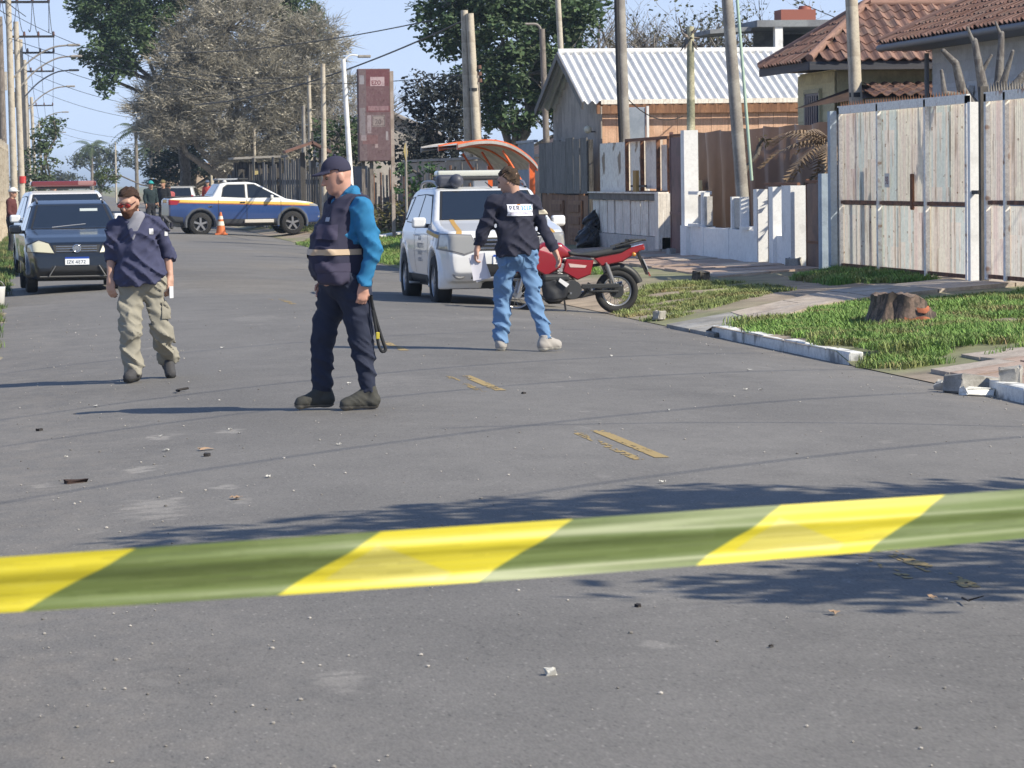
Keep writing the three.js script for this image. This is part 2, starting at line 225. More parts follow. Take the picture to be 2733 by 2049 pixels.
function grass(label, poly, dens, h, col, seed, thin = 0.0, lift = 0) {
  const r = rngOf(seed), xs = poly.map((p) => p[0]), ds = poly.map((p) => p[1]), x0 = Math.min(...xs), x1 = Math.max(...xs), d0 = Math.min(...ds), d1 = Math.max(...ds), list = [];
  const n = Math.round((x1 - x0) * (d1 - d0) * dens);
  for (let i = 0; i < n; i++) { const x = mix(x0, x1, r()), d = mix(d0, d1, r()); const e = (fbm(x * 3, d * 3, seed, 2) - 0.5) * 0.5; if (!inPoly(x + e, d + e, poly) || fbm(x * 1.7, d * 1.7, seed + 2, 3) < thin) continue; list.push([x, d, r(), r(), r()]); }
  const im = new THREE.InstancedMesh(tuftGeo(22, h, seed), grassM, list.length), M = new THREE.Matrix4(), c = new THREE.Color();
  list.forEach(([x, d, a, b, e], i) => { const s = 0.6 + a * 0.8; M.compose(V(x, groundY(x, d) + lift - 0.005, -d), new THREE.Quaternion().setFromAxisAngle(V(0, 1, 0), b * 6.28), V(s * 1.2, s * (0.6 + fbm(x, d, 4, 2) * 0.9), s * 1.2)); im.setMatrixAt(i, M); const k = 0.55 + e * 0.8, dry = sstep(0.5, 0.75, fbm(x * 2.1, d * 2.1, seed + 7, 3)) * 0.7 + (e > 0.93 ? 0.6 : 0); im.setColorAt(i, c.setRGB(mix(col[0], 0.26, dry) * k, mix(col[1], 0.22, dry) * k, mix(col[2], 0.10, dry) * k)); });
  im.name = numbered('grass'); im.castShadow = im.receiveShadow = true; scene.add(im); tag(im, label, 'grass', null, 'stuff'); return im;
}
const GC = [0.19, 0.32, 0.075];
grass('bright green grass around the tree stump beside the kerb', [[7.76, 35.2], [7.76, 29.2], [7.6, 28.5], [7.9, 27.9], [9.2, 28.3], [13.0, 28.6], [13.0, 37.6], [10.8, 37.4], [10, 37.6], [9.1, 36.5]], 330, 0.055, GC, 3, 0.38);
grass('patchy dry grass on the verge behind the red motorcycle', [[7.6, 40.5], [8.6, 45.0], [9.6, 46.8], [10.4, 45.6], [10.2, 42.0], [9.0, 40.0], [7.75, 38.3]], 230, 0.04, [0.22, 0.27, 0.09], 4, 0.44);
grass('strip of green grass under the translucent corrugated gate', [[11.2, 46.0], [12.25, 47.4], [12.35, 42.2], [11.9, 41.9], [11.2, 42.8], [10.9, 44.2]], 280, 0.075, [0.13, 0.26, 0.06], 5, 0.2);
grass('thin grass tufts at the end of the paving by broken concrete', [[7.8, 22.0], [7.8, 24.6], [8.6, 25.0], [9.5, 24.5], [9.5, 22]], 200, 0.12, [0.08, 0.14, 0.04], 6, 0.42);
grass('green grass verge around the bus shelter and totem', [[7.8, 52], [7.9, 92], [11.0, 100], [12.6, 80], [9.8, 66], [9.6, 52]], 110, 0.08, GC, 7, 0.36);
grass('green grass in front of the dark plank fence', [[9.3, 96], [9.4, 135], [12.0, 135], [12.0, 96]], 60, 0.1, [0.13, 0.17, 0.06], 8, 0.45);
grass('weedy grass along the far roadside under the utility poles', [[-3.4, 36], [-0.25, 34], [-0.2, 44], [-0.1, 60], [0.2, 80], [0.5, 130], [-3.4, 130]], 60, 0.09, [0.10, 0.17, 0.045], 9, 0.4);

// ---------- tree stump ----------
{
  const st = thing('tree_stump', 'sawn brown tree stump with orange cut patches in the grass', 'stump', [9.12, groundY(9.1, 32.9) - 0.02, -32.9], 0.2);
  const bark = worn([0.075, 0.058, 0.048], [0.17, 0.12, 0.095], { amt: 0.5, sc: 6, sx: 3, grain: 0.3 }), cutM = std(lin(0.40, 0.13, 0.065), 0.9), topM = worn([0.20, 0.15, 0.12], [0.12, 0.09, 0.075], { amt: 0.5, sc: 6, grain: 0.25 });
  const n = 56, rows = 9, pos = [], idx = [];
  const rad = (a, t) => { const but = 0.15 * Math.pow(1 - t, 2.2); return (0.315 + 0.1 * Math.cos(a - 0.2) + but) * (1 + 0.12 * Math.sin(a * 5 + 1) * (1 - t * 0.4) + 0.06 * Math.sin(a * 11 + t * 2) + 0.03 * Math.sin(a * 23 + t * 5) + 0.10 * (fbm(Math.cos(a) * 3 + 5, Math.sin(a) * 3 + 5, t * 3, 3) - 0.5)); };
  const topY = (x, z) => 0.33 - Math.max(0, x - 0.08) * 0.5 + (fbm(x * 7 + 9, z * 7 + 9, 2, 3) - 0.5) * 0.14;
  for (let j = 0; j <= rows; j++) for (let i = 0; i < n; i++) { const a = (i / n) * 6.2832, t = j / rows, r = rad(a, t), x = Math.cos(a) * r, z = Math.sin(a) * r; pos.push(x, topY(x, z) * t, z); }
  for (let j = 0; j < rows; j++) for (let i = 0; i < n; i++) { const a = j * n + i, b = j * n + ((i + 1) % n); idx.push(a, a + n, b, b, a + n, b + n); }
  const g = new THREE.BufferGeometry(); g.setAttribute('position', new THREE.Float32BufferAttribute(pos, 3)); g.setIndex(idx); g.computeVertexNormals(); mesh('bark', muv(g.toNonIndexed(), 0.5), bark, st);
  const tp = [], ti = []; for (let q = 0; q <= 5; q++) for (let i = 0; i < n; i++) { const a = (i / n) * 6.2832, r = rad(a, 1) * (q / 5) * 0.995, x = Math.cos(a) * r, z = Math.sin(a) * r; tp.push(x, topY(x, z) + 0.002, z); }
  for (let q = 0; q < 5; q++) for (let i = 0; i < n; i++) { const a = q * n + i, b = q * n + ((i + 1) % n); ti.push(a, b, a + n, b, b + n, a + n); }
  const tg = new THREE.BufferGeometry(); tg.setAttribute('position', new THREE.Float32BufferAttribute(tp, 3)); tg.setIndex(ti); tg.computeVertexNormals(); mesh('cut_top', muv(tg.toNonIndexed(), 0.4), topM, st);
  for (const [a, y0, w, h, t] of [[1.5, 0.09, 0.26, 0.06, 0.3], [0.95, 0.06, 0.16, 0.05, 0.2], [1.2, 0.2, 0.2, 0.05, 0.8]]) {
    const q = sheet(range(-w / 2, w / 2, 0.02), range(-h / 2, h / 2, 0.012), null, () => 0), p = q.attributes.position;
    for (let i = 0; i < p.count; i++) { const s = p.getX(i), u = -p.getZ(i), aa = a - s / 0.45, yy = y0 + u + Math.sin(s * 30) * 0.012, r = rad(aa, clamp(yy / Math.max(0.12, topY(Math.cos(aa) * 0.33, Math.sin(aa) * 0.33)))) + 0.015; p.setXYZ(i, Math.cos(aa) * r, yy, Math.sin(aa) * r); }
    q.computeVertexNormals(); cutM.side = THREE.DoubleSide; mesh('saw_cut', q, cutM, st);
  }
}
// ---------- barrier tape across the foreground ----------
{
  const t = canvasTex(1024, 64, (c, w, h) => {
    c.fillStyle = '#75864f'; c.fillRect(0, 0, w, h);
    for (let k = -1; k < 4; k++) { const x0 = k * 341.3; const para = (a, b, col) => { c.fillStyle = col; c.beginPath(); c.moveTo(x0 + a + 64, 0); c.lineTo(x0 + b + 64, 0); c.lineTo(x0 + b - 18, h); c.lineTo(x0 + a - 18, h); c.fill(); };
      para(0, 157, '#e8da3e'); c.fillStyle = '#ddd36a'; c.beginPath(); c.moveTo(x0 + 20, 50); c.lineTo(x0 + 60, 14); c.lineTo(x0 + 120, 52); c.lineTo(x0 + 112, 60); c.fill(); }
    for (let i = 0; i < 500; i++) { c.fillStyle = rnd() > 0.5 ? 'rgba(255,255,230,0.05)' : 'rgba(0,10,0,0.05)'; c.fillRect(rnd() * w, rnd() * h, 10 + rnd() * 90, 1 + rnd() * 2); }
  });
  t.wrapS = THREE.RepeatWrapping;
  const m = phys(0xffffff, 0.42, { map: t, specularIntensity: 0.8, transmission: 0.34, thickness: 0, side: THREE.DoubleSide, ior: 1.5 });
  const N = 120, K = 20, pos = [], uv = [], idx = [], A = V(-0.7365, 1.131, -3.5), B = V(2.834, 1.095, -5.0);
  for (let i = 0; i <= N; i++) for (let k = 0; k <= K; k++) {
    const s = i / N, v = k / K, p = A.clone().lerp(B, s); p.y -= 0.012 * Math.sin(Math.PI * s);
    const w = 0.072, cr = (0.3 + 1.4 * s) * 0.0036 * Math.cos(v * 8.2 + s * 2) + (0.2 + 1.2 * s) * 0.0012 * Math.sin(v * 19 + s * 4) + 0.0006 * Math.sin(s * 37 + v * 5);
    const tw = 0.75 - 2.0 * s; pos.push(p.x + cr * 0.5, p.y + (v - 0.5) * w * Math.cos(tw), p.z + (v - 0.5) * w * Math.sin(tw) + cr); uv.push(((s * 3.873) / 0.62 + 0.116) / 3, v);
  }
  for (let i = 0; i < N; i++) for (let k = 0; k < K; k++) { const a = i * (K + 1) + k; idx.push(a, a + K + 1, a + 1, a + 1, a + K + 1, a + K + 2); }
  const g = new THREE.BufferGeometry(); g.setAttribute('position', new THREE.Float32BufferAttribute(pos, 3)); g.setAttribute('uv', new THREE.Float32BufferAttribute(uv, 2)); g.setIndex(idx); g.computeVertexNormals();
  tag(mesh('barrier_tape', g, m), 'yellow and olive striped plastic barrier tape stretched across the road', 'barrier tape');
}
// ---------- fences, gates and walls along the plots ----------
// group whose +x runs from A to B ([x, d] each) and whose +z looks at the road
function run(name, label, cat, A, B, y) { const dx = B[0] - A[0], dz = -(B[1] - A[1]); const t = thing(name, label, cat, [A[0], y, -A[1]], Math.atan2(-dz, dx)); t.userData.len = undefined; delete t.userData.len; return [t, Math.hypot(dx, dz)]; }
const woodG = [worn([0.16, 0.15, 0.14], [0.22, 0.205, 0.19], { sc: 3, sx: 8, streak: 0.3, grain: 0.15 }), worn([0.20, 0.19, 0.175], [0.14, 0.13, 0.12], { sc: 3, sx: 8, streak: 0.3, grain: 0.15 })];
const woodB = [worn([0.29, 0.155, 0.09], [0.21, 0.11, 0.065], { sc: 3, sx: 8, streak: 0.35 }), worn([0.34, 0.19, 0.11], [0.25, 0.135, 0.08], { sc: 3, sx: 8, streak: 0.35 })];
const woodD = [worn([0.05, 0.047, 0.045], [0.10, 0.09, 0.08], { sc: 3, sx: 8, streak: 0.4 }), worn([0.09, 0.085, 0.08], [0.04, 0.038, 0.035], { sc: 3, sx: 8, streak: 0.4 }), worn([0.19, 0.18, 0.165], [0.11, 0.10, 0.09], { sc: 3, sx: 8, streak: 0.4 })];
const woodW = [worn([0.86, 0.81, 0.72], [0.62, 0.55, 0.46], { amt: 0.4, sc: 4, sx: 5, streak: 0.35 }), worn([0.76, 0.70, 0.62], [0.88, 0.83, 0.75], { amt: 0.4, sc: 4, sx: 5, streak: 0.35 })];
const whiteW = worn([0.82, 0.82, 0.81], [0.68, 0.68, 0.67], { amt: 0.3, sc: 3, grain: 0.08 });
const maroon = worn([0.16, 0.085, 0.085], [0.11, 0.06, 0.06], { sc: 4, streak: 0.25, rough: 0.6 });
const brownSheet = worn([0.20, 0.115, 0.085], [0.14, 0.085, 0.07], { sc: 4, streak: 0.2, rough: 0.7 });
const rustM = worn([0.24, 0.11, 0.06], [0.14, 0.07, 0.045], { sc: 8, grain: 0.3, rough: 0.9 });
const darkIron = std(lin(0.035, 0.035, 0.038), 0.6, 0.3);
const flaky = worn([0.90, 0.84, 0.73], [0.36, 0.28, 0.20], { amt: 0.42, sc: 4, grain: 0.18, sharp: 0.03, size: 512 });
const flaky2 = worn([0.86, 0.77, 0.67], [0.68, 0.58, 0.49], { amt: 0.4, sc: 4, grain: 0.16 });
const stainC = worn([0.50, 0.48, 0.45], [0.22, 0.22, 0.215], { amt: 0.45, sc: 4, grain: 0.18 });
const post = (g, x, y0, h, w, dep, z, m, n = 'post') => mesh(n, muvr(box(w, h, dep, x, y0 + h / 2, z), 0.8), m, g);
function planks(g, x0, x1, y0, h, w, mats, o = {}) {
  const { gap = 0.012, jh = 0.03, th = 0.025, z = 0, name = 'plank', miss = 0, lean = 0.01, jz = 0.006 } = o;
  for (let x = x0; x < x1 - w * 0.4; ) { const ww = Math.min(w * rr(0.85, 1.15), x1 - x); if (rnd() >= miss) { const hh = h + rr(-jh, jh); const m = mesh(name, muvr(box(ww - gap, hh, th), 0.9), mats[Math.floor(rnd() * mats.length)], g); m.position.set(x + ww / 2, y0 + hh / 2, z + rr(-jz, jz)); m.rotation.z = rr(-lean, lean); } x += ww; }
}
function corrugated(w, h, amp = 0.012, per = 0.076, seg = 8) {   // ribs run up and down
  const n = Math.max(2, Math.round((w / per) * seg)), g = new THREE.PlaneGeometry(w, h, n, 1), p = g.attributes.position;
  for (let i = 0; i < p.count; i++) p.setZ(i, amp * Math.sin((p.getX(i) / per) * 6.2832)); g.computeVertexNormals();
  const uv = g.attributes.uv; for (let i = 0; i < uv.count; i++) uv.setXY(i, p.getX(i) / 1.0, p.getY(i) / 1.0); return g;
}
{ // grey planks over a brown wooden door
  const [g, L] = run('board_fence', 'tall fence of dark grey planks above a low brown wooden door', 'fence', [12.2, 74.4], [12.2, 68.1], 0.05);
  planks(g, 0, L, 1.2, 1.18, 0.86, woodG, { gap: 0.03, th: 0.03, z: 0.05, jh: 0.04 });
  planks(g, 0.1, L, 0.06, 1.12, 0.5, woodB, { gap: 0.015, th: 0.03 });
  for (const x of [1.7, 4.05]) { const d = mesh('door_panel', muvr(rbox(1.5, 0.86, 0.05, 0.01, x + 0.75, 0.62, 0.05), 0.8), woodB[1], g); for (const y of [0.36, 0.62, 0.88]) mesh('panel_ledge', muvr(box(1.3, 0.16, 0.03, x + 0.75, y, 0.09), 0.7), woodB[0], d); }
  for (const x of [0.02, L - 0.05]) post(g, x, 0, 2.35, 0.12, 0.1, -0.03, woodD[1]);
  for (const y of [1.3, 2.2]) mesh('rail', muvr(box(L, 0.09, 0.05, L / 2, y, -0.03), 0.8), woodD[1], g);
}
{ // light grey narrow panel before it
  const [g, L] = run('sheet_fence', 'light blue-grey corrugated sheet panel beside the orange shelter', 'fence', [12.1, 77.3], [12.1, 74.6], 0.05);
  const lm = worn([0.33, 0.36, 0.40], [0.27, 0.30, 0.34], { sc: 3, streak: 0.2, rough: 0.55 });
  for (let i = 0; i < 3; i++) { const c = mesh('sheet', muv(corrugated(0.9, 2.35, 0.01, 0.1), 1), lm, g); c.material.side = THREE.DoubleSide; c.position.set(0.45 + i * 0.9, 1.2, 0.02 * i); }
  mesh('cap_rail', box(L, 0.06, 0.1, L / 2, 2.41, 0), lm, g); post(g, 0.03, 0, 2.4, 0.08, 0.08, -0.06, lm);
}
{ // weathered panel wall above white boards on a concrete footing
  const [g, L] = run('board_fence', 'low fence of worn white boards on a stained concrete footing', 'fence', [12.2, 67.9], [12.2, 60.0], 0.03);
  mesh('footing', muv(box(L, 0.42, 0.16, L / 2, 0.2, 0), 1.4), stainC, g);
  planks(g, 0.15, L - 0.35, 0.42, 0.68, 0.92, woodW, { gap: 0.10, th: 0.03, jh: 0.01, lean: 0.004 });
  mesh('top_rail', muvr(box(L - 0.3, 0.13, 0.12, L / 2 - 0.1, 1.17, 0), 1), woodG[1], g); mesh('capping', muvr(box(L - 0.25, 0.03, 0.2, L / 2 - 0.1, 1.252, 0), 1), woodW[0], g);
  for (let x = 0.1; x < L - 0.3; x += 1.02) post(g, x, 0.41, 0.72, 0.06, 0.06, -0.06, woodD[1]);
  mesh('end_post', muvr(box(0.34, 1.05, 0.3, L - 0.17, 0.72, 0), 1), woodW[1], g);
  const [w, M] = run('patched_wall', 'flaking cream wall of patched panels behind the low white board fence', 'wall', [12.42, 67.8], [12.42, 60.0], 0.05);
  mesh('wall_panel', muv(box(3.1, 2.25, 0.1, 1.55, 1.13, 0), 1.8), flaky, w);
  for (const [x, ww, y, h] of [[3.9, 1.5, 1.75, 1.0], [5.5, 1.5, 1.78, 0.95], [3.9, 1.5, 0.72, 0.95], [5.5, 1.5, 0.72, 0.95], [6.9, 1.1, 1.2, 1.9]]) mesh('wall_panel', muvr(box(ww, h, 0.05, x, y, -0.02), 1.5), x > 4 && y > 1 ? flaky2 : x > 6 ? flaky2 : flaky, w);
  for (const x of [3.1, 4.7, 6.3, 7.35]) post(w, x, 0, 2.3, 0.07, 0.07, 0.06, rustM, 'frame_post');
  for (const y of [0.2, 1.24, 2.28]) mesh('frame_rail', box(4.3, 0.06, 0.06, 5.25, y, 0.07), rustM, w);
  const b = mesh('hanging_board', muvr(box(0.34, 0.5, 0.06, 4.55, 1.42, 0.16), 1), std(lin(0.42, 0.26, 0.08), 0.8), w); mesh('bracket', box(1.5, 0.04, 0.04, 4.6, 1.36, 0.12), darkIron, b);
  const [p, Q] = run('leaning_door', 'pale blue-grey door panel standing upright against the orange wooden house', 'door', [13.25, 69.4], [13.7, 69.4], 0.1);
  const dm = worn([0.24, 0.28, 0.34], [0.29, 0.33, 0.39], { sc: 3, grain: 0.08 }); mesh('leaf', muv(rbox(0.45, 2.9, 0.05, 0.01, 0.2, 1.55, 0), 1), dm, p); mesh('frame_strip', box(0.05, 2.95, 0.08, 0.47, 1.55, 0.02), whiteW, p);
}
{ // maroon gate
  const [g, L] = run('metal_gate', 'narrow maroon sheet metal gate between white boards and white pillar', 'gate', [12.25, 59.7], [12.25, 57.95], 0.02);
  mesh('lower_panel', muvr(rbox(L - 0.08, 0.78, 0.04, 0.008, L / 2, 0.48, 0), 1.2), maroon, g); mesh('upper_panel', muvr(rbox(L - 0.08, 1.4, 0.04, 0.008, L / 2, 1.6, 0), 1.2), maroon, g);
  for (const x of [0.02, L - 0.02]) post(g, x, 0, 2.4, 0.06, 0.06, 0, maroon, 'gate_post'); mesh('cross_rail', box(L, 0.05, 0.05, L / 2, 0.885, 0.02), maroon, g); mesh('top_rail', box(L, 0.05, 0.06, L / 2, 2.33, 0.0), rustM, g); mesh('hasp', box(0.12, 0.06, 0.03, L - 0.2, 1.15, 0.035), darkIron, g);
}
{ // white pillars and low wall
  const [g, L] = run('low_wall', 'low white rendered wall with white pillars along the pavement', 'wall', [12.2, 57.85], [12.2, 49.4], 0.0);
  const X = (d) => 57.85 - d;
  mesh('wall_base', muv(box(X(52.15) - 0.1, 0.68, 0.2, X(52.15) / 2 + 0.1, 0.34, 0), 2), whiteW, g);
  for (const x of [1.55, 3.6]) mesh('joint_pilaster', muv(box(0.2, 0.7, 0.23, x, 0.35, 0), 2), whiteW, g);
  mesh('pillar', muv(box(0.3, 2.42, 0.26, 0.17, 1.21, 0.03), 1.5), whiteW, g); mesh('pillar_base', muv(box(0.5, 0.7, 0.3, 0.25, 0.35, 0.03), 1.5), whiteW, g);
  mesh('infill_panel', muv(box(0.75, 0.52, 0.1, 1.35, 0.97, 0), 1), stainC, g); mesh('infill_panel', muv(box(0.85, 0.5, 0.1, 4.1, 0.96, 0), 1), stainC, g);
  for (const [a, y, ww] of [[0.95, 0.7, 0.9], [4.95, 0.7, 0.55], [0.95, 1.28, 0.8]]) mesh('sill', muv(box(ww, 0.06, 0.26, a, y + 0.01, 0.01), 1), whiteW, g);
  for (const [d, h, w] of [[56.4, 0.62, 0.12], [54.0, 0.55, 0.12], [53.3, 0.55, 0.1]]) post(g, X(d), 0.68, h, w, 0.14, 0.02, whiteW, 'baluster');
  for (const [d, h, w] of [[51.95, 1.36, 0.26], [50.85, 1.4, 0.3], [49.8, 1.42, 0.6]]) post(g, X(d), 0, h, w, 0.26, 0.02, whiteW, 'pillar');
  mesh('infill_wall', muv(box(0.7, 0.62, 0.18, X(50.55), 0.31, 0), 1.4), whiteW, g);
  for (const [d, w] of [[51.55, 0.28], [51.25, 0.2]]) mesh('board', muvr(box(w, 1.38, 0.04, X(d), 0.7, -0.02), 1), brownSheet, g);
  mesh('top_rail', box(2.3, 0.05, 0.05, X(50.8), 1.44, -0.02), rustM, g);
}
{ // brown gate leaf beside it
  const [g, L] = run('metal_gate', 'solid brown metal gate next to the white pillars', 'gate', [12.28, 49.35], [12.28, 47.85], 0.02);
  for (const [y, h] of [[0.27, 0.48], [0.98, 0.9]]) mesh('panel', muvr(rbox(L - 0.06, h, 0.035, 0.008, L / 2, y, 0), 1.2), brownSheet, g);
  for (const x of [0.02, L - 0.02]) post(g, x, 0, 1.5, 0.05, 0.05, 0, rustM, 'frame_post'); for (const y of [0.02, 0.52, 1.46]) mesh('frame_rail', box(L, 0.04, 0.045, L / 2, y, 0.004), rustM, g);
  const [q, M] = run('fence_post', 'pair of blue-grey square posts where brown gate meets translucent gate', 'post', [12.2, 47.8], [12.2, 47.2], -0.02);
  const bm = worn([0.36, 0.43, 0.50], [0.29, 0.35, 0.42], { sc: 3 }); post(q, 0.05, 0, 1.62, 0.22, 0.12, 0.06, bm); post(q, 0.42, 0, 2.55, 0.16, 0.1, 0.02, bm);
}
{ // brown shade net behind the low wall
  const [g, L] = run('shade_net', 'translucent brown shade net strung on thin poles behind the white wall', 'shade net', [13.9, 65.8], [13.9, 52.0], 0.05);
  const nm = phys(0xffffff, 1.0, { transmission: 0.3, thickness: 0, side: THREE.DoubleSide, map: tex(256, (u, v) => { const f = 0.8 + 0.4 * fbm(u * 6, v * 6, 44, 4, 6) + 0.1 * (hash3(Math.floor(u * 256), Math.floor(v * 256), 1) - 0.5); return [0.20 * f, 0.125 * f, 0.085 * f]; }) });
  const pl = new THREE.PlaneGeometry(L, 2.0, 60, 16), p = pl.attributes.position; for (let i = 0; i < p.count; i++) { const x = p.getX(i), y = p.getY(i); p.setZ(i, 0.05 * Math.sin(x * 5 + y) + 0.02 * Math.sin(x * 17) + 0.03 * fbm(x * 2, y * 2, 9, 2)); p.setY(i, y - 0.04 * Math.abs(Math.sin(x * 1.5)) * (y > 0 ? 1 : 0)); } pl.computeVertexNormals(); const uv = pl.attributes.uv; for (let i = 0; i < uv.count; i++) uv.setXY(i, p.getX(i) / 2, p.getY(i) / 2);
  const nt = mesh('net', pl, nm, g); nt.position.set(L / 2, 1.45, 0);
  for (let x = 0; x <= L + 0.1; x += 1.74) post(g, x, 0, 2.3, 0.06, 0.06, -0.06, rustM, 'pole'); for (const y of [1.3, 2.12]) mesh('rail', box(L, 0.035, 0.035, L / 2, y, -0.1), rustM, g);
  const bk = mesh('hanging_block', box(0.34, 0.2, 0.06, 1.5, 1.36, 0.14), std(lin(0.55, 0.55, 0.4), 0.8), g); mesh('hanging_block', box(0.3, 0.2, 0.06, 1.0, 1.36, 0.14), bk.material, g);
}
// translucent corrugated gates
const fibre = (k, c1, c2) => { const t = tex(512, (u, v) => { const run1 = sstep(0.62, 0.8, fbm(u * 20, v * 1.6, k, 3, 20)), spot = sstep(0.78, 0.86, fbm(u * 14, v * 14, k + 3, 3, 14)), col = vnoise(u * 12, v * 0.6 + k, k + 6, 12); const base = [0, 1, 2].map((i) => mix(c1[i], c2[i], sstep(0.4, 0.7, col))); const g = 0.88 + 0.24 * fbm(u * 40, v * 30, k + 8, 2, 40); const r = clamp(run1 * 0.55 + spot * 0.7); return [mix(base[0], 0.25, r) * g, mix(base[1], 0.15, r) * g, mix(base[2], 0.09, r) * g]; });
  return phys(0xffffff, 1.0, { map: t, specularIntensity: 0.3, transmission: 0.6, thickness: 0, side: THREE.DoubleSide }); };
const F = [fibre(3, [0.86, 0.81, 0.74], [0.78, 0.66, 0.62]), fibre(13, [0.84, 0.78, 0.72], [0.68, 0.74, 0.72]), fibre(23, [0.80, 0.79, 0.74], [0.85, 0.77, 0.71]), fibre(33, [0.87, 0.83, 0.73], [0.80, 0.72, 0.65])];
function fibreGate(label, dA, dB, cuts, h, base, seed) {
  const r = rngOf(seed); const [g, L] = run('corrugated_gate', label, 'gate', [12.32, dA], [12.32, dB], base);
  const frame = worn([0.84, 0.81, 0.76], [0.40, 0.22, 0.13], { amt: 0.25, sc: 6, grain: 0.2 }); const ry = 1.04;
  cuts.forEach((c, i) => { if (i === cuts.length - 1) return; const x0 = c, x1 = cuts[i + 1], w = x1 - x0; const n = Math.max(1, Math.round(w / 0.85));
    for (let k = 0; k < n; k++) { const ww = w / n, cx = x0 + ww * (k + 0.5); for (const [y0, hh] of [[0.12, ry - 0.16], [ry + 0.03, h - ry - 0.12]]) { const s = mesh('sheet', corrugated(ww + 0.03, hh, y0 > 1 ? 0.014 : 0.008, 0.076), F[Math.floor(r() * 4)], g); s.position.set(cx, y0 + hh / 2, -0.02 - 0.014 * (k % 2)); const uv = s.geometry.attributes.uv, o = r() * 5; for (let q = 0; q < uv.count; q++) uv.setXY(q, uv.getX(q) + o, uv.getY(q) + o * 0.7); } if (r() > 1.1) { const hh = 0.4 + r() * 0.4, s = mesh('patch_sheet', muvr(box(ww * (0.4 + r() * 0.4), hh, 0.006), 1), F[0], g); s.position.set(cx + (r() - 0.5) * 0.2, ry + 0.05 + hh / 2, 0.014); } } });
  for (const c of cuts) mesh('upright', muvr(box(0.09, h - 0.06, 0.06, c, h / 2 + 0.03, 0.03), 0.9), frame, g);
  for (const [y, t] of [[0.1, 0.05], [ry, 0.05], [h - 0.04, 0.12]]) mesh('rail', muvr(box(L + 0.05, t, 0.05, L / 2, y, t > 0.1 ? 0.035 : 0.012), 0.9), y === h - 0.04 ? frame : rustM, g);
  return [g, L];
}
{
  const [g, L] = fibreGate('wide gate of stained translucent corrugated sheets in a white frame', 47.35, 40.75, [0.02, 2.2, 4.65, 6.58], 2.45, 0.13, 5);
  mesh('house_number', new THREE.PlaneGeometry(0.26, 0.2).translate(2.62, 1.36, 0.026), std(0xffffff, 0.9, 0, { map: canvasTex(96, 72, (c) => { c.fillStyle = '#d9d2ca'; c.fillRect(0, 0, 96, 72); c.fillStyle = '#8a5f58'; c.font = 'bold 56px sans-serif'; c.fillText('98', 14, 56); }) }), g);
  mesh('handle', rbox(0.09, 0.5, 0.05, 0.02, 3.95, 1.2, 0.035), rustM, g);
  const cap = mesh('barb_strip', box(0.01, 0.01, 0.01, 0, 2.5, 0), darkIron, g); for (let x = 0.1; x < L; x += 0.14) mesh('barb', new THREE.ConeGeometry(0.012, 0.07, 4).translate(x, 2.505, 0.03), rustM, cap);
  const [q, M] = fibreGate('second corrugated gate with spiked top past the white gate post', 39.95, 35.6, [0.02, 0.82, 2.4, 4.3], 2.42, 0.16, 9);
  for (let x = 0.05; x < M; x += 0.11) mesh('spike', new THREE.ConeGeometry(0.018, 0.13, 5).translate(x, 2.5, 0.02), woodG[1], q);
  const gp = thing('gate_post', 'white square steel post with a black iron post between two gates', 'post', [12.3, 0.08, -40.35], -Math.PI / 2); mesh('white_post', muv(box(0.12, 2.42, 0.12, -0.12, 1.2, 0.03), 1), whiteW, gp); mesh('iron_post', muv(box(0.1, 2.6, 0.1, 0.16, 1.3, -0.02), 1), woodD[0], gp); mesh('hinge', box(0.3, 0.05, 0.04, 0.05, 1.25, 0.05), darkIron, gp);
}
// things behind the translucent gates that show as silhouettes
for (const [d, h, w, lab] of [[46.6, 1.5, 0.12, 'slim dark post behind the translucent gate near its far end'], [46.0, 1.9, 0.2, 'broad dark plank leaning behind the translucent gate'], [45.5, 1.6, 0.1, 'thin stake behind the translucent gate beside the broad plank']]) { const m = tag(mesh('timber_prop', muv(box(0.08, h, w, 12.75, h / 2 + 0.1, -d), 1), woodD[1]), lab, 'timber', 'timbers behind the gate'); m.rotation.x = 0; }

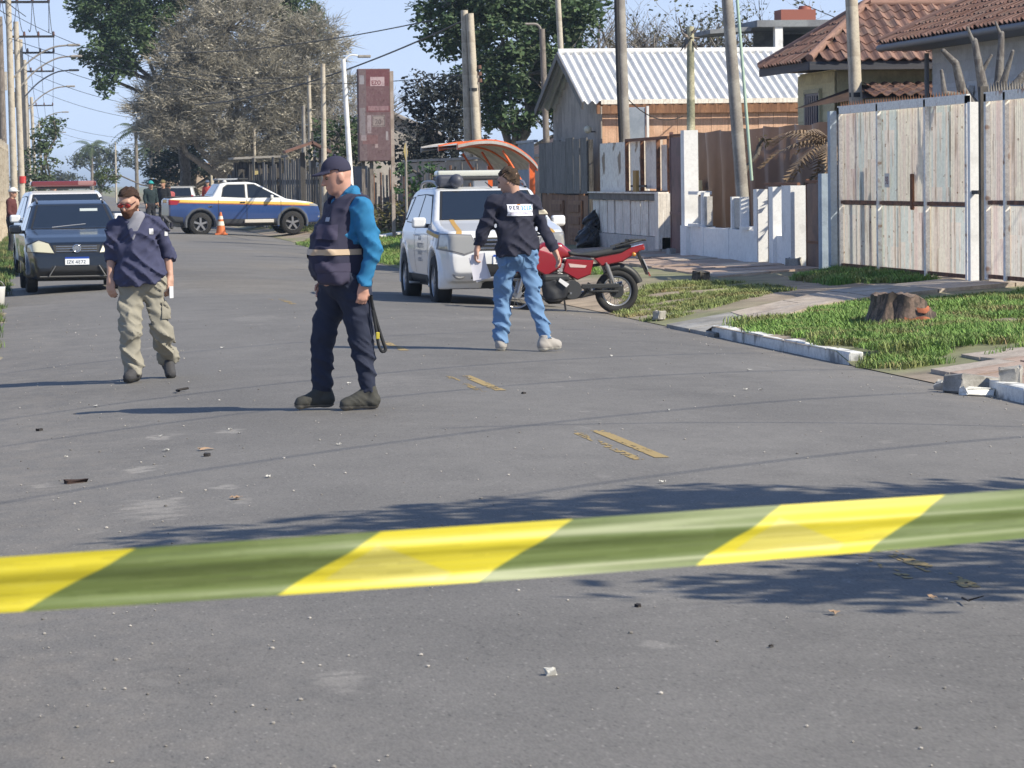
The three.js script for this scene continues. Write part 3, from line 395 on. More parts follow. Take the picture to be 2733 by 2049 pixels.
// ---------- houses ----------
const clap = (g, w, h, x, y, z, ry, mat, step = 0.16, nm = 'clapboard') => { for (let yy = 0; yy < h; yy += step) { const b = mesh(nm, muvr(box(w, step + 0.02, 0.02), 1.2), mat, g); b.position.set(x, y + yy + step / 2, z); b.rotation.set(0, ry, 0); b.rotateX(-0.06); } };
{ // house with corrugated fibre-cement roof
  const g = thing('wooden_house', 'orange wooden house under a white corrugated roof', 'house', [12.8, 0.1, -70]);
  const om = [worn([0.64, 0.41, 0.28], [0.55, 0.33, 0.22], { sc: 3, streak: 0.25 }), worn([0.58, 0.36, 0.24], [0.68, 0.45, 0.32], { sc: 3, streak: 0.25 })], gm = [worn([0.40, 0.35, 0.30], [0.30, 0.265, 0.23], { sc: 3, streak: 0.3 }), worn([0.34, 0.30, 0.26], [0.42, 0.37, 0.32], { sc: 3, streak: 0.3 })], rm = worn([0.72, 0.72, 0.71], [0.58, 0.58, 0.57], { amt: 0.35, sc: 4, grain: 0.08 });
  mesh('wall_core', box(6.5, 2.9, 5.9, 3.35, 1.45, -3.05), woodD[1], g);
  planks(g, 0, 6.7, 0, 3.0, 0.34, om, { z: 0.0, gap: 0.008, name: 'wall_board', lean: 0, jh: 0 });
  const gable = new THREE.Group(); gable.name = 'gable_wall'; gable.rotation.y = -Math.PI / 2; gable.position.set(0, 0, -6.2); g.add(gable);
  for (let x = 0.0; x < 6.1; x += 0.42) { const top = 3.0 + 1.15 * (1 - Math.abs(x + 0.21 - 3.1) / 3.1); const m = mesh('gable_board', muvr(box(0.41, top, 0.03), 1.2), gm[Math.floor(rnd() * 2)], gable); m.position.set(x + 0.21, top / 2, 0); }
  mesh('eave_board', muvr(box(6.9, 0.24, 0.05, 3.35, 3.0, 0.06), 1), woodB[0], g); mesh('fascia', muvr(box(6.9, 0.1, 0.04, 3.4, 3.13, 0.34), 1), woodW[0], g);
  const L = 3.45, ang = 0.36;
  for (const s of [1, -1]) for (let i = 0; i < 7; i++) { const c = corrugated(1.08, L, 0.04, 0.177, 8); c.rotateX(-Math.PI / 2); const u = c.attributes.uv; const m = mesh('roof_sheet', c, rm, g); rm.side = THREE.DoubleSide; m.rotation.x = s * ang; m.position.set(0.1 + i * 1.062, 3.12 + 1.19 - Math.sin(ang) * L / 2 + 0.03 + 0.006 * (i % 2), -3.1 + s * (Math.cos(ang) * L / 2)); }
  mesh('ridge_cap', bar(V(-0.4, 4.36, -3.1), V(6.8, 4.36, -3.1), 0.07, 0.07, 8), rm, g);
  for (const s of [1, -1]) mesh('barge_board', muvr(box(0.04, 0.16, L).rotateX(s * ang).translate(-0.42, 4.27 - Math.sin(ang) * L / 2, -3.1 + s * Math.cos(ang) * L / 2), 1), woodG[0], g);
  const w = mesh('window', box(0.06, 0.7, 0.8, -0.02, 1.55, -2.0), std(lin(0.05, 0.055, 0.06), 0.3), g); mesh('window_frame', merge([box(0.08, 0.06, 0.9, -0.03, 1.93, -2), box(0.08, 0.06, 0.9, -0.03, 1.17, -2), box(0.08, 0.8, 0.06, -0.03, 1.55, -1.57), box(0.08, 0.8, 0.06, -0.03, 1.55, -2.43)]), woodG[0], w);
  const lp = mesh('wall_lamp', sph(0.09, -0.18, 2.55, -0.6), std(lin(0.7, 0.68, 0.55), 0.5), g); mesh('lamp_arm', bar(V(0, 2.5, -0.6), V(-0.16, 2.5, -0.6), 0.015), darkIron, lp);
}
const tileM = [[0.22, 0.12, 0.09], [0.27, 0.16, 0.125], [0.17, 0.097, 0.078], [0.24, 0.15, 0.12]].map((c) => worn(c, c.map((v, i) => mix(v * 0.6, [0.14, 0.12, 0.10][i], 0.4)), { amt: 0.35, sc: 3, grain: 0.2, size: 128 }));
const tileGeo = (() => { const pos = [], n = 6; const f = (u, v) => { const a = u * Math.PI * 2; return [u * 0.215 - 0.1075, 0.028 * Math.cos(a) + (v ? 0 : 0.028), v ? -0.2 : 0.2]; }; for (let i = 0; i < n; i++) { const A = f(i / n, 0), B = f((i + 1) / n, 0), C = f((i + 1) / n, 1), D = f(i / n, 1); pos.push(...A, ...B, ...C, ...A, ...C, ...D); const A2 = [A[0], A[1] - 0.022, A[2]], B2 = [B[0], B[1] - 0.022, B[2]]; pos.push(...A2, ...B2, ...B, ...A2, ...B, ...A); } const g = new THREE.BufferGeometry(); g.setAttribute('position', new THREE.Float32BufferAttribute(pos, 3)); g.computeVertexNormals(); return muv(g, 0.5); })();
for (const m of tileM) m.side = THREE.DoubleSide;
// clay tiles on a roof plane: O eave corner, U along the eave, W up the slope; poly in (u, w) metres
function tiles(g, O, U, W, poly, most = 300) {
  const N = U.clone().cross(W).normalize(); if (N.y < 0) N.negate(); const Zd = W.clone().negate(), Xd = Zd.clone().cross(N).negate().multiplyScalar(1), rest = []; const B = new THREE.Matrix4();
  const xs = poly.map((p) => p[0]), ws = poly.map((p) => p[1]); let n = 0;
  for (let w = 0.16; w < Math.max(...ws); w += 0.31) for (let u = Math.min(...xs) + 0.1; u < Math.max(...xs); u += 0.205) {
    if (!inPoly(u, w, poly)) continue; const p = O.clone().addScaledVector(U, u + rr(-0.008, 0.008)).addScaledVector(W, w + rr(-0.012, 0.012)).addScaledVector(N, 0.05 + rr(0, 0.008));
    B.makeBasis(N.clone().cross(Zd), N, Zd).setPosition(p); const q = new THREE.Matrix4().makeRotationY(rr(-0.03, 0.03));
    if (n++ < most) { const m = mesh('roof_tile', tileGeo, tileM[Math.floor(rnd() * 4)], g); m.applyMatrix4(B.clone().multiply(q)); } else rest.push(tileGeo.clone().applyMatrix4(B));
  }
  if (rest.length) mesh('roof_tiling', merge(rest), tileM[1], g).userData.kind = 'stuff';
}
const roofPlane = (pts, mat, g, nm = 'roof_deck') => { const P = []; for (let i = 1; i < pts.length - 1; i++) for (const q of [pts[0], pts[i], pts[i + 1]]) P.push(q.x, q.y, q.z); const gg = new THREE.BufferGeometry(); gg.setAttribute('position', new THREE.Float32BufferAttribute(P, 3)); gg.computeVertexNormals(); mat.side = THREE.DoubleSide; return mesh(nm, muv(gg, 1), mat, g); };
const deckM = worn([0.10, 0.06, 0.045], [0.07, 0.045, 0.035], { sc: 4 });
{ // yellow house with hipped clay tile roof
  const g = thing('tiled_house', 'pale yellow house with hipped red clay tile roof and dark shutters', 'house', [15.12, -0.08, -60.5]); g.scale.setScalar(1.12);
  const ym = worn([0.60, 0.57, 0.37], [0.50, 0.47, 0.30], { sc: 3, streak: 0.1, grain: 0.1 }), eave = worn([0.05, 0.055, 0.07], [0.08, 0.08, 0.09], { sc: 3 });
  mesh('wall_core', box(7.2, 3.3, 2.6, 4.25, 1.65, -2.0), ym, g);
  clap(g, 2.64, 3.1, 0.62, 0.05, -2.0, -Math.PI / 2, ym); clap(g, 7.2, 3.1, 4.25, 0.05, -0.66, 0, ym);
  const e = [V(0, 3.4, 0), V(7.8, 3.4, 0), V(7.8, 3.4, -3.7), V(0, 3.4, -3.7)], a1 = V(1.5, 4.42, -1.85), a2 = V(6.4, 4.42, -1.85);
  roofPlane([e[0], e[1], a2, a1], deckM, g); roofPlane([e[3], e[0], a1], deckM, g); roofPlane([e[2], e[3], a1, a2], deckM, g); roofPlane([e[1], e[2], a2], deckM, g);
  const Wf = V(0, 1.02, -1.85).normalize(), sl = Math.hypot(1.02, 1.85); tiles(g, e[0].clone(), V(1, 0, 0), Wf, [[0, 0], [5.2, 0], [5.2, sl], [1.5, sl]], 200);
  const Wl = V(1.5, 1.02, 0).normalize(), s2 = Math.hypot(1.5, 1.02); tiles(g, e[3].clone(), V(0, 0, 1), Wl, [[0, 0], [3.7, 0], [1.85, s2]], 90);
  for (const [p, q] of [[e[0], a1], [e[3], a1], [a1, a2]]) mesh('ridge_tile', bar(p.clone().add(V(0, 0.07, 0)), q.clone().add(V(0, 0.08, 0)), 0.075, 0.075, 8), tileM[1], g);
  mesh('soffit', box(7.7, 0.04, 3.6, 3.9, 3.35, -1.85), eave, g); for (const b of [box(7.8, 0.14, 0.03, 3.9, 3.34, 0.0), box(0.03, 0.14, 3.7, 0, 3.34, -1.85)]) mesh('fascia', b, eave, g);
  const w = mesh('shutter', muv(box(0.05, 1.25, 1.0, 0.59, 2.3, -2.1), 1), std(lin(0.035, 0.045, 0.09), 0.5), g); for (let i = 0; i < 6; i++) mesh('slat', box(0.03, 1.15, 0.1, 0.55, 2.3, -2.5 + i * 0.16), w.material, w);
  mesh('window_frame', merge([box(0.06, 0.07, 1.14, 0.58, 2.96, -2.1), box(0.08, 0.06, 1.18, 0.57, 1.64, -2.1), box(0.06, 1.3, 0.07, 0.58, 2.3, -1.56), box(0.06, 1.3, 0.07, 0.58, 2.3, -2.64)]), worn([0.5, 0.5, 0.36], [0.42, 0.42, 0.3]), g);
  // porch roof
  const p0 = V(0.75, 2.76, 0.85), p1 = V(5.5, 2.76, 0.85), p2 = V(5.5, 3.02, -0.55), p3 = V(1.0, 3.02, -0.55); roofPlane([p0, p1, p2, p3], deckM, g, 'porch_roof_deck'); const pw = V(0, 0.26, -1.4).normalize(); tiles(g, p0.clone(), V(1, 0, 0), pw, [[0.05, 0], [4.3, 0], [4.3, 1.4], [0.3, 1.4]], 40);
  const hipP = [V(-0.15, 2.62, -0.5), p0, p3]; roofPlane(hipP, deckM, g, 'porch_roof_deck'); const pf = mesh('porch_fascia', box(4.75, 0.12, 0.04, 3.12, 2.68, 0.84), eave, g); for (const x of [1.0, 2.9, 4.8]) mesh('porch_post', box(0.12, 2.6, 0.12, x, 1.3, 0.7), ym, g);
  mesh('window', box(0.6, 0.8, 0.04, 2.1, 2.0, -0.62), std(lin(0.04, 0.045, 0.06), 0.2), g); mesh('window', box(0.5, 0.6, 0.04, 1.25, 2.2, -0.62), std(lin(0.04, 0.045, 0.06), 0.2), g);
}
{ // grey clapboard house
  const g = thing('clapboard_house', 'grey clapboard house with a red tile roof behind the pruned tree', 'house', [16.02, -0.08, -58.3]); g.scale.setScalar(1.12);
  const cm = worn([0.60, 0.62, 0.64], [0.52, 0.54, 0.56], { sc: 3, streak: 0.1, grain: 0.08 }), gut = std(lin(0.16, 0.17, 0.19), 0.6);
  mesh('wall_core', box(6, 3.5, 11, 3.7, 1.75, 5.9), cm, g); clap(g, 11, 3.4, 0.68, 0.05, 5.9, -Math.PI / 2, cm, 0.17); clap(g, 6, 3.4, 3.7, 0.05, 0.38, Math.PI, cm, 0.17);
  const e0 = V(0, 3.6, -0.3), e1 = V(0, 3.6, 11.8), r0 = V(3.6, 5.35, 1.6), r1 = V(3.6, 5.35, 11.8), f0 = V(7.2, 3.6, -0.3), f1 = V(7.2, 3.6, 11.8);
  roofPlane([e0, e1, r1, r0], deckM, g); roofPlane([f0, e0, r0], deckM, g); roofPlane([f1, f0, r0, r1], deckM, g);
  const W = V(3.6, 1.75, 0).normalize(), s = Math.hypot(3.6, 1.75); tiles(g, e0.clone(), V(0, 0, 1), W, [[0, 0], [12.1, 0], [12.1, s * 0.62], [1.9 * 0.62, s * 0.62]], 300);
  mesh('ridge_tile', bar(e0.clone().add(V(0, 0.07, 0)), r0.clone().add(V(0, 0.07, 0)), 0.08, 0.08, 8), tileM[1], g);
  mesh('soffit', box(0.72, 0.04, 12, 0.36, 3.53, 5.75), gut, g); mesh('gutter', bar(V(-0.03, 3.56, -0.3), V(-0.03, 3.56, 11.8), 0.06, 0.06, 8), gut, g); mesh('downpipe', bar(V(0.6, 0.1, 0.32), V(0.6, 3.45, 0.32), 0.04, 0.04, 8), gut, g);
  for (const z of [2.1, 5.2]) { const w = mesh('window', box(0.05, 1.5, 1.1, 0.63, 2.0, z), std(lin(0.03, 0.035, 0.045), 0.15), g); mesh('window_frame', merge([box(0.08, 0.1, 1.35, 0.61, 2.8, z), box(0.1, 0.08, 1.35, 0.6, 1.22, z), box(0.08, 1.6, 0.1, 0.61, 2.0, z - 0.6), box(0.08, 1.6, 0.1, 0.61, 2.0, z + 0.6), box(0.07, 1.5, 0.04, 0.6, 2.0, z)]), cm, w); }
}
{ // unfinished rooftop frame far behind
  const g = thing('rooftop_frame', 'unfinished grey concrete upper storey with slender white columns and a red tank', 'building', [25.2, 0, -105]);
  const cg = worn([0.26, 0.28, 0.30], [0.19, 0.20, 0.22], { sc: 3 }); mesh('lower_storey', muv(box(6.4, 5.6, 6, 2.4, 2.8, -3), 2), cg, g); mesh('roof_slab', muv(box(4.4, 0.22, 5, 1.6, 6.62, -3), 2), cg, g); mesh('slab_overhang', muv(box(1.4, 0.14, 4, -1.0, 6.5, -3).rotateZ(0.06), 2), cg, g);
  for (const [x, w] of [[0.15, 0.26], [2.6, 0.24], [3.6, 0.3]]) mesh('column', muv(box(w, 1.0, 0.3, x, 6.05, -0.7), 1), x === 3.6 ? cg : whiteW, g); mesh('back_wall', muv(box(2.4, 1.0, 0.15, 1.4, 6.06, -4.5), 1), cg, g); mesh('dark_door', box(0.9, 0.85, 0.05, 1.7, 6.0, -4.4), darkIron, g);
  mesh('water_tank', merge([box(1.2, 0.42, 1, 1.2, 6.95, -2.6), cyl(0.25, 0.2, 0.2, 8, 1.55, 7.1, -2.6)]), std(lin(0.30, 0.10, 0.07), 0.7), g);
}
// ---------- poles ----------
const concPole = worn([0.50, 0.45, 0.37], [0.40, 0.35, 0.28], { sc: 4, sx: 2, grain: 0.15 }), concPoleG = worn([0.34, 0.32, 0.29], [0.26, 0.24, 0.22], { sc: 4, grain: 0.15 }), woodPole = worn([0.22, 0.19, 0.17], [0.15, 0.13, 0.115], { sc: 4, sx: 6, streak: 0.3 });
const blackC = std(lin(0.02, 0.02, 0.022), 0.6);
function pole(label, cat, base, top, w, mat, o = {}) {   // base, top: [x, y, d]
  const A = V(base[0], base[1], -base[2]), B = V(top[0], top[1], -top[2]); const g = thing('utility_pole', label, cat, [A.x, A.y, A.z], 0, o.group); const q = B.clone().sub(A);
  const sh = o.square ? new THREE.CylinderGeometry(w * 0.62, w * 0.8, q.length(), 4, 4).rotateY(Math.PI / 4) : new THREE.CylinderGeometry(w * 0.42, w * 0.55, q.length(), 12, 4);
  sh.translate(0, q.length() / 2, 0); const m = mesh('shaft', muv(sh, 0.9), mat, g); m.quaternion.setFromUnitVectors(V(0, 1, 0), q.clone().normalize());
  for (const [t, r] of o.bands || []) { const b = mesh('band', new THREE.CylinderGeometry(w * 0.62, w * 0.62, 0.08, 12), darkIron, g); b.position.copy(q.clone().multiplyScalar(t)); }
  if (o.cable) mesh('cable_run', tube([0, 0.25, 0.5, 0.75, 1].map((t) => q.clone().multiplyScalar(t * 0.98 + 0.01).add(V(o.cable + 0.01 * Math.sin(t * 9), 0, w * 0.4))), o.cr || 0.025, 16, 5), blackC, g);
  return [g, q, m];
}
pole('square concrete post rising behind the white corrugated gate', 'pole', [15.2, 0.1, 57], [14.94, 7.2, 57], 0.19, concPole, { square: 1, bands: [[0.41]] });
{ const [g] = pole('weathered square concrete pole just behind the low white wall', 'pole', [12.62, 0.0, 55], [12.12, 7.2, 55], 0.17, concPoleG, { square: 1 }); mesh('conduit', bar(V(0.06, 1.5, 0.1), V(-0.35, 7.1, 0.1), 0.028, 0.028, 8), std(lin(0.42, 0.56, 0.46), 0.6), g); }
pole('grey pole carrying black cables beside the patched cream wall', 'pole', [12.62, 0, 66], [12.46, 7.4, 66], 0.18, concPoleG, { cable: -0.1, cr: 0.05, square: 1 });
pole('slim cream concrete pole behind the dark grey plank fence', 'pole', [13.5, 0, 78], [13.17, 7.6, 78], 0.15, concPole, { bands: [[0.35], [0.55]] });
{ const [g, q] = pole('dark wooden pole with a dead lamp arm in front of the leafy tree', 'pole', [15.8, 0, 95], [15.64, 6.0, 95], 0.2, woodPole); mesh('lamp_arm', tube([q.clone().add(V(0, -0.4, 0)), q.clone().add(V(-0.1, 0.1, 0)), q.clone().add(V(-0.5, 0.15, 0))], 0.04, 10, 6), concPoleG, g); }
pole('taller of a pair of cream concrete poles standing together', 'pole', [12.72, 0, 90], [12.63, 6.3, 90], 0.2, concPole, { square: 1 });
{ const [g, q] = pole('cream concrete pole with insulators, twin of the taller one beside it', 'pole', [13.0, 0, 89.8], [12.75, 6.2, 89.8], 0.22, concPole, { square: 1, bands: [[0.66]] }); for (const t of [0.7, 0.73, 0.76]) mesh('insulator', new THREE.CylinderGeometry(0.05, 0.06, 0.1, 8).translate(q.x * t + 0.18, q.y * t, 0.1), std(lin(0.16, 0.08, 0.05), 0.3), g); }
pole('short brown wooden pole behind the pair of cream poles', 'pole', [13.35, 0, 92], [13.24, 4.6, 92], 0.16, woodPole);
pole('plain cream pole near the nose of the blue pickup', 'pole', [10.35, 0, 108], [10.38, 5.5, 108], 0.18, concPole);
{ const [g, q] = pole('white leaning pole with a street lamp head beside the dark red totem', 'pole', [10.9, 0, 104], [10.65, 5.5, 104], 0.17, whiteW); mesh('lamp_arm', tube([q.clone().add(V(0, -0.05, 0)), q.clone().add(V(0.25, 0.12, 0)), q.clone().add(V(0.5, 0.1, 0))], 0.03, 8, 6), whiteW, g); mesh('lamp_head', rbox(0.42, 0.09, 0.18, 0.03, q.x + 0.68, q.y + 0.08, 0), concPoleG, g); }
pole('thin cream pole above the small tiled canopy', 'pole', [11.05, 0, 120], [11.0, 5.5, 120], 0.16, concPole); pole('short thin pole in front of the grey bare tree', 'pole', [11.2, 0, 125], [11.23, 4.5, 125], 0.16, concPoleG);
{ const [g] = pole('mossy palm trunk rising above the white pillar', 'tree trunk', [12.24, 0.2, 57.9], [12.26, 4.3, 57.9], 0.16, worn([0.26, 0.26, 0.18], [0.42, 0.40, 0.28], { sc: 6, grain: 0.3 })); g.name = 'dead_palm'; mesh('dead_crown', merge(Array.from({ length: 40 }, (_, i) => { const a = i * 2.4, r = rr(0.05, 0.2); return bar(V(0, 3.9, 0), V(Math.cos(a) * r, 3.75 + rr(-0.1, 0.35), Math.sin(a) * r), 0.03, 0.008, 4); })), woodPole, g); }
// utility poles along the far side of the street
const farPoles = [];
[[-0.2, 125, 8.2, 0.3], [0.2, 152, 11, 0.3], [0.6, 165, 10, 0.3], [0.9, 185, 10, 0.3], [1.3, 215, 10, 0.3], [2.25, 290, 9.6, 0.3], [3.9, 400, 9.6, 0.3]].forEach(([x, d, h, w], i) => {
  const lab = ['wooden utility pole with no crossarm before the others', 'tallest concrete utility pole, first with a crossarm', 'concrete utility pole with a red band near its foot', 'utility pole whose lamp arm hangs lowest over the trees', 'slim utility pole behind the red banded one', 'distant utility pole with a short crossarm', 'farthest utility pole at the end of the street'][i];
  const [g, q] = pole(lab, 'pole', [x, -0.2, d], [x - 0.06 - 0.03 * i, h - 0.2, d], w, i ? concPole : woodPole, { group: 'utility poles along the street', square: i > 0 });
  if (i === 2) mesh('red_band', new THREE.CylinderGeometry(0.21, 0.21, 0.35, 10).translate(0, 2.1, 0), std(lin(0.5, 0.03, 0.03), 0.6), g);
  if (i) { const a = mesh('crossarm', box(2.3, 0.11, 0.11, q.x + 0.75, q.y - 0.75, 0), darkIron, g); for (const k of [-0.3, 0.4, 1.1, 1.85]) mesh('insulator', new THREE.CylinderGeometry(0.05, 0.07, 0.2, 8).translate(q.x + k, q.y - 0.6, 0), std(lin(0.14, 0.07, 0.05), 0.3), a);
    const la = mesh('lamp_arm', tube([V(q.x, 6.6, 0.1), V(q.x + 1.0, 7.6, 0.1), V(q.x + 2.0, 8.15, 0.1), V(q.x + 2.7, 8.25, 0.1)], 0.045, 16, 6), concPoleG, g); mesh('lamp_head', rbox(0.6, 0.12, 0.24, 0.05, q.x + 2.95, 8.25, 0.1), concPoleG, la);
    if (i === 1 || i === 3) mesh('transformer', merge([cyl(0.3, 0.3, 0.85, 14, q.x - 0.42, 6.2, 0.1), cyl(0.04, 0.05, 0.25, 6, q.x - 0.52, 7.05, 0.1), cyl(0.04, 0.05, 0.25, 6, q.x - 0.32, 7.05, 0.1)]), concPoleG, g); }
  farPoles.push(V(x + q.x, h - 0.8, -d));
});
// cables
function cable(label, A, B, sag, r = 0.018, group = 'overhead cables') { const p = []; for (let i = 0; i <= 10; i++) { const t = i / 10, v = A.clone().lerp(B, t); v.y -= sag * 4 * t * (1 - t); p.push(v); } return tag(mesh('overhead_cable', tube(p, r, 40, 5), blackC), label, 'cable', group); }
{
  let n = 0;
  for (let i = 0; i < farPoles.length - 1; i++) for (const k of [-0.3, 0.4, 1.1, 1.85]) cable('thin black power line running from pole to pole along the street', farPoles[i].clone().add(V(k, 0.1, 0)), farPoles[i + 1].clone().add(V(k, 0.1, 0)), 0.5 + 0.1 * k, 0.016, 'power lines along the street');
  for (const k of [0, 0.4, 1.0]) cable('power line passing overhead from the first pole toward the near street', farPoles[0].clone().add(V(k, 0.6, 0)), V(-6 + k, 9.5, 4), 1.2, 0.016, 'power lines along the street');
  for (const [a, hb, X, D, hB, s] of [[1, -0.6, 11.0, 118, 5.4, 1.0], [1, -1.8, 13.3, 92, 4.6, 1.0], [2, -0.8, 12.0, 150, 6.0, 1.1], [3, -1.0, 13.5, 175, 5.6, 1.0], [4, -1.0, 14.0, 205, 5.6, 1.0], [5, -1.0, 15, 270, 5.6, 1.0], [5, -1.6, 15, 300, 5.4, 1.0]]) cable('service cable sagging across the street between poles and plots', farPoles[a].clone().add(V(0, hb, 0)), V(X, hB, -D), s, 0.014, 'service cables across the street');
  cable('upper cable between the leafy tree and the bare grey tree', V(13.0, 6.5, -99), V(7, 7.6, -150), 0.3, 0.02); cable('lower cable between the pair of cream poles and the bare tree', V(12.9, 6.15, -90), V(8.5, 5.2, -150), 0.5, 0.026); cable('cable falling to the unfinished rooftop', V(24.2, 7.4, -101), V(27, 6.1, -100), 0.05, 0.015);
  cable('slack cable from the grey pole to the orange house', V(12.55, 3.3, -66), V(14.6, 2.9, -69.9), 0.25, 0.012);
  // service drops above the near road: their soft shadows cross the asphalt
  for (const [x0, d0, x1, d1, h] of [[2, 9.5, 16, 24, 6.2], [1, 12.5, 17, 27.5, 6.4], [1, 15, 17, 31, 6.2], [2, 6.5, 16, 20, 6.0], [0, 20, 18, 36, 6.6], [8, 16.5, 18, 17.5, 5.5]]) cable('service drop cable high above the near road', V(x0, h, -d0), V(x1, h - 0.6, -d1), 0.3, 0.011, 'service drops above the near road');
}
// ---------- street furniture ----------
{ // bus shelter
  const g = thing('bus_shelter', 'orange framed bus shelter with an arched roof', 'bus shelter', [8.25, groundY(8.9, 60) + 0.0, -60]);
  const om = phys(lin(0.78, 0.15, 0.035), 0.4, { clearcoat: 0.3 }), gy = worn([0.52, 0.50, 0.48], [0.42, 0.40, 0.38], { sc: 3 }); const yo = -g.position.y;
  const prof = [[0, 2.14], [0.35, 2.2], [0.7, 2.2], [1.0, 2.12], [1.25, 1.97], [1.42, 1.82], [1.5, 1.72]].map(([x, y]) => [x, y + yo + 0.06]);
  for (const z of [0, -2.7, -5.4]) { const pts = prof.map(([x, y]) => V(x, y, z)); const c = new THREE.CatmullRomCurve3(pts), P = []; const N = 24, top = [], bot = []; for (let i = 0; i <= N; i++) { const p = c.getPoint(i / N); top.push([p.x, p.y + 0.055]); bot.push([p.x, p.y - 0.05]); } const ex = extr([...top, ...bot.reverse()], 0.08, 0.006); ex.translate(0, 0, z - 0.04); mesh('roof_rib', ex, z === 0 ? om : z < -5 ? gy : om, g); mesh('post', muv(box(0.1, prof[6][1] + 0.1, 0.1, 1.4, (prof[6][1] + 0.1) / 2 - 0.02, z), 1), om, g); const st = mesh('strut', bar(V(1.38, 1.25 + yo, z), V(0.85, 2.08 + yo + 0.04, z), 0.025, 0.025, 6), om, g); }
  const c = new THREE.CatmullRomCurve3(prof.map(([x, y]) => V(x, y, 0))), pos = [], idx = [], N = 20; for (let i = 0; i <= N; i++) { const p = c.getPoint(i / N); for (const z of [0.1, -5.5]) for (const s of [0.035, -0.02]) pos.push(p.x, p.y + s, z); }
  for (let i = 0; i < N; i++) { const a = i * 4, b = a + 4; idx.push(a, b, a + 2, b, b + 2, a + 2, a + 1, a + 3, b + 1, b + 1, a + 3, b + 3, a, a + 1, b, b, a + 1, b + 1, a + 2, b + 2, a + 3, b + 2, b + 3, a + 3); }
  const rg = new THREE.BufferGeometry(); rg.setAttribute('position', new THREE.Float32BufferAttribute(pos, 3)); rg.setIndex(idx); mesh('roof_sheet', muv(rg.toNonIndexed(), 1), gy, g).geometry.computeVertexNormals();
  mesh('bench', muv(box(0.35, 0.05, 5, 1.15, 0.45, -2.7), 1), woodB[0], g); for (const z of [-0.6, -4.8]) mesh('bench_leg', box(0.3, 0.44, 0.06, 1.15, 0.22, z), om, g);
}
{ // dark red totem sign
  const g = thing('sign_totem', 'tall faded dark red advertising totem on a pale post', 'sign', [9.2, groundY(9.4, 86) - 0.1, -86], 0.0);
  const face = canvasTex(300, 780, (c, w, h) => { c.fillStyle = '#6a484b'; c.fillRect(0, 0, w, h); const R = (x, y, a, b, col) => { c.fillStyle = col; c.fillRect(x * w, y * h, a * w, b * h); }; R(0, 0, 0.24, 1, '#6b5c60'); R(0.03, 0.06, 0.15, 0.1, '#8d8b93'); R(0.02, 0.42, 0.18, 0.3, '#7a7378'); R(0.24, 0, 0.76, 0.46, '#6e444a'); R(0.24, 0.18, 0.76, 0.22, '#6c5055'); R(0.38, 0.08, 0.46, 0.1, '#b8a1a5'); R(0.3, 0.4, 0.66, 0.05, '#8f7176'); R(0.24, 0.47, 0.76, 0.53, '#6b565a'); R(0.42, 0.5, 0.42, 0.13, '#8f8483'); R(0.26, 0.5, 0.13, 0.2, '#968a8e'); R(0.1, 0.72, 0.5, 0.1, '#77595b'); R(0.05, 0.72, 0.18, 0.06, '#8f8488'); R(0.86, 0.68, 0.08, 0.1, '#9a9296'); R(0.5, 0.82, 0.1, 0.04, '#9d8c8c');
    c.fillStyle = '#6d3038'; c.font = 'bold 52px sans-serif'; c.fillText('EZO', 122, 130); c.strokeStyle = '#4f4647'; c.lineWidth = 5; c.strokeRect(0.44 * w, 0.51 * h, 0.38 * w, 0.11 * h); c.fillStyle = '#5f5556'; c.font = 'bold 60px sans-serif'; c.fillText('20', 150, 470); c.font = '40px sans-serif'; c.fillText('S', 120, 690);
    for (let i = 0; i < 900; i++) { c.fillStyle = rnd() > 0.5 ? 'rgba(160,150,145,0.10)' : 'rgba(40,25,25,0.10)'; c.fillRect(rnd() * w, rnd() * h, 2 + rnd() * 20, 2 + rnd() * 26); } });
  const bm = worn([0.16, 0.09, 0.09], [0.12, 0.09, 0.085], { sc: 4 }); mesh('cabinet', muv(rbox(0.86, 2.45, 0.3, 0.015, 0.4, 3.44, 0), 1), bm, g);
  mesh('sign_face', new THREE.PlaneGeometry(0.82, 2.4).translate(0.4, 3.44, 0.155), std(0xffffff, 0.7, 0, { map: face }), g);
  mesh('post', muv(box(0.09, 4.5, 0.12, 0.88, 2.35, 0.05), 1), worn([0.40, 0.34, 0.30], [0.32, 0.26, 0.22]), g); for (const x of [0.1, 0.32]) mesh('leg', muv(box(0.09, 2.25, 0.1, x, 1.12, -0.05), 1), woodPole, g);
}
{ const g = thing('road_sign', 'thin grey pole with a small yellow sign seen edge on', 'sign', [9.1, groundY(9.1, 75), -75]); mesh('pole', cyl(0.03, 0.03, 2.5, 8), concPoleG, g); mesh('sign_plate', box(0.34, 0.34, 0.015).rotateZ(Math.PI / 4).rotateY(1.25).translate(0, 2.25, 0), std(lin(0.36, 0.29, 0.12), 0.6), g); mesh('base_block', jitterBox(0.3, 0.3, 0.3, 0.01).translate(0, 0.1, 0), concG, g); }
{ // small tiled canopy over a gate
  const g = thing('gate_canopy', 'small red tiled canopy on dark posts beside the plank fence', 'canopy', [9.9, 0, -112]); for (const [x, h] of [[0.1, 2.6], [0.75, 2.7]]) mesh('post', box(0.16, h, 0.16, x, h / 2, 0), woodD[0], g); const m = box(1.0, 0.09, 1.1).rotateZ(0.32).translate(-0.05, 2.78, 0), n = box(0.75, 0.09, 1.1).rotateZ(-0.5).translate(0.72, 2.78, 0); mesh('roof_slope', muv(m, 0.6), tileM[0], g); mesh('roof_slope', muv(n, 0.6), tileM[2], g); mesh('king_post', box(0.08, 0.5, 0.08, 0.45, 3.05, 0), woodD[0], g);
}
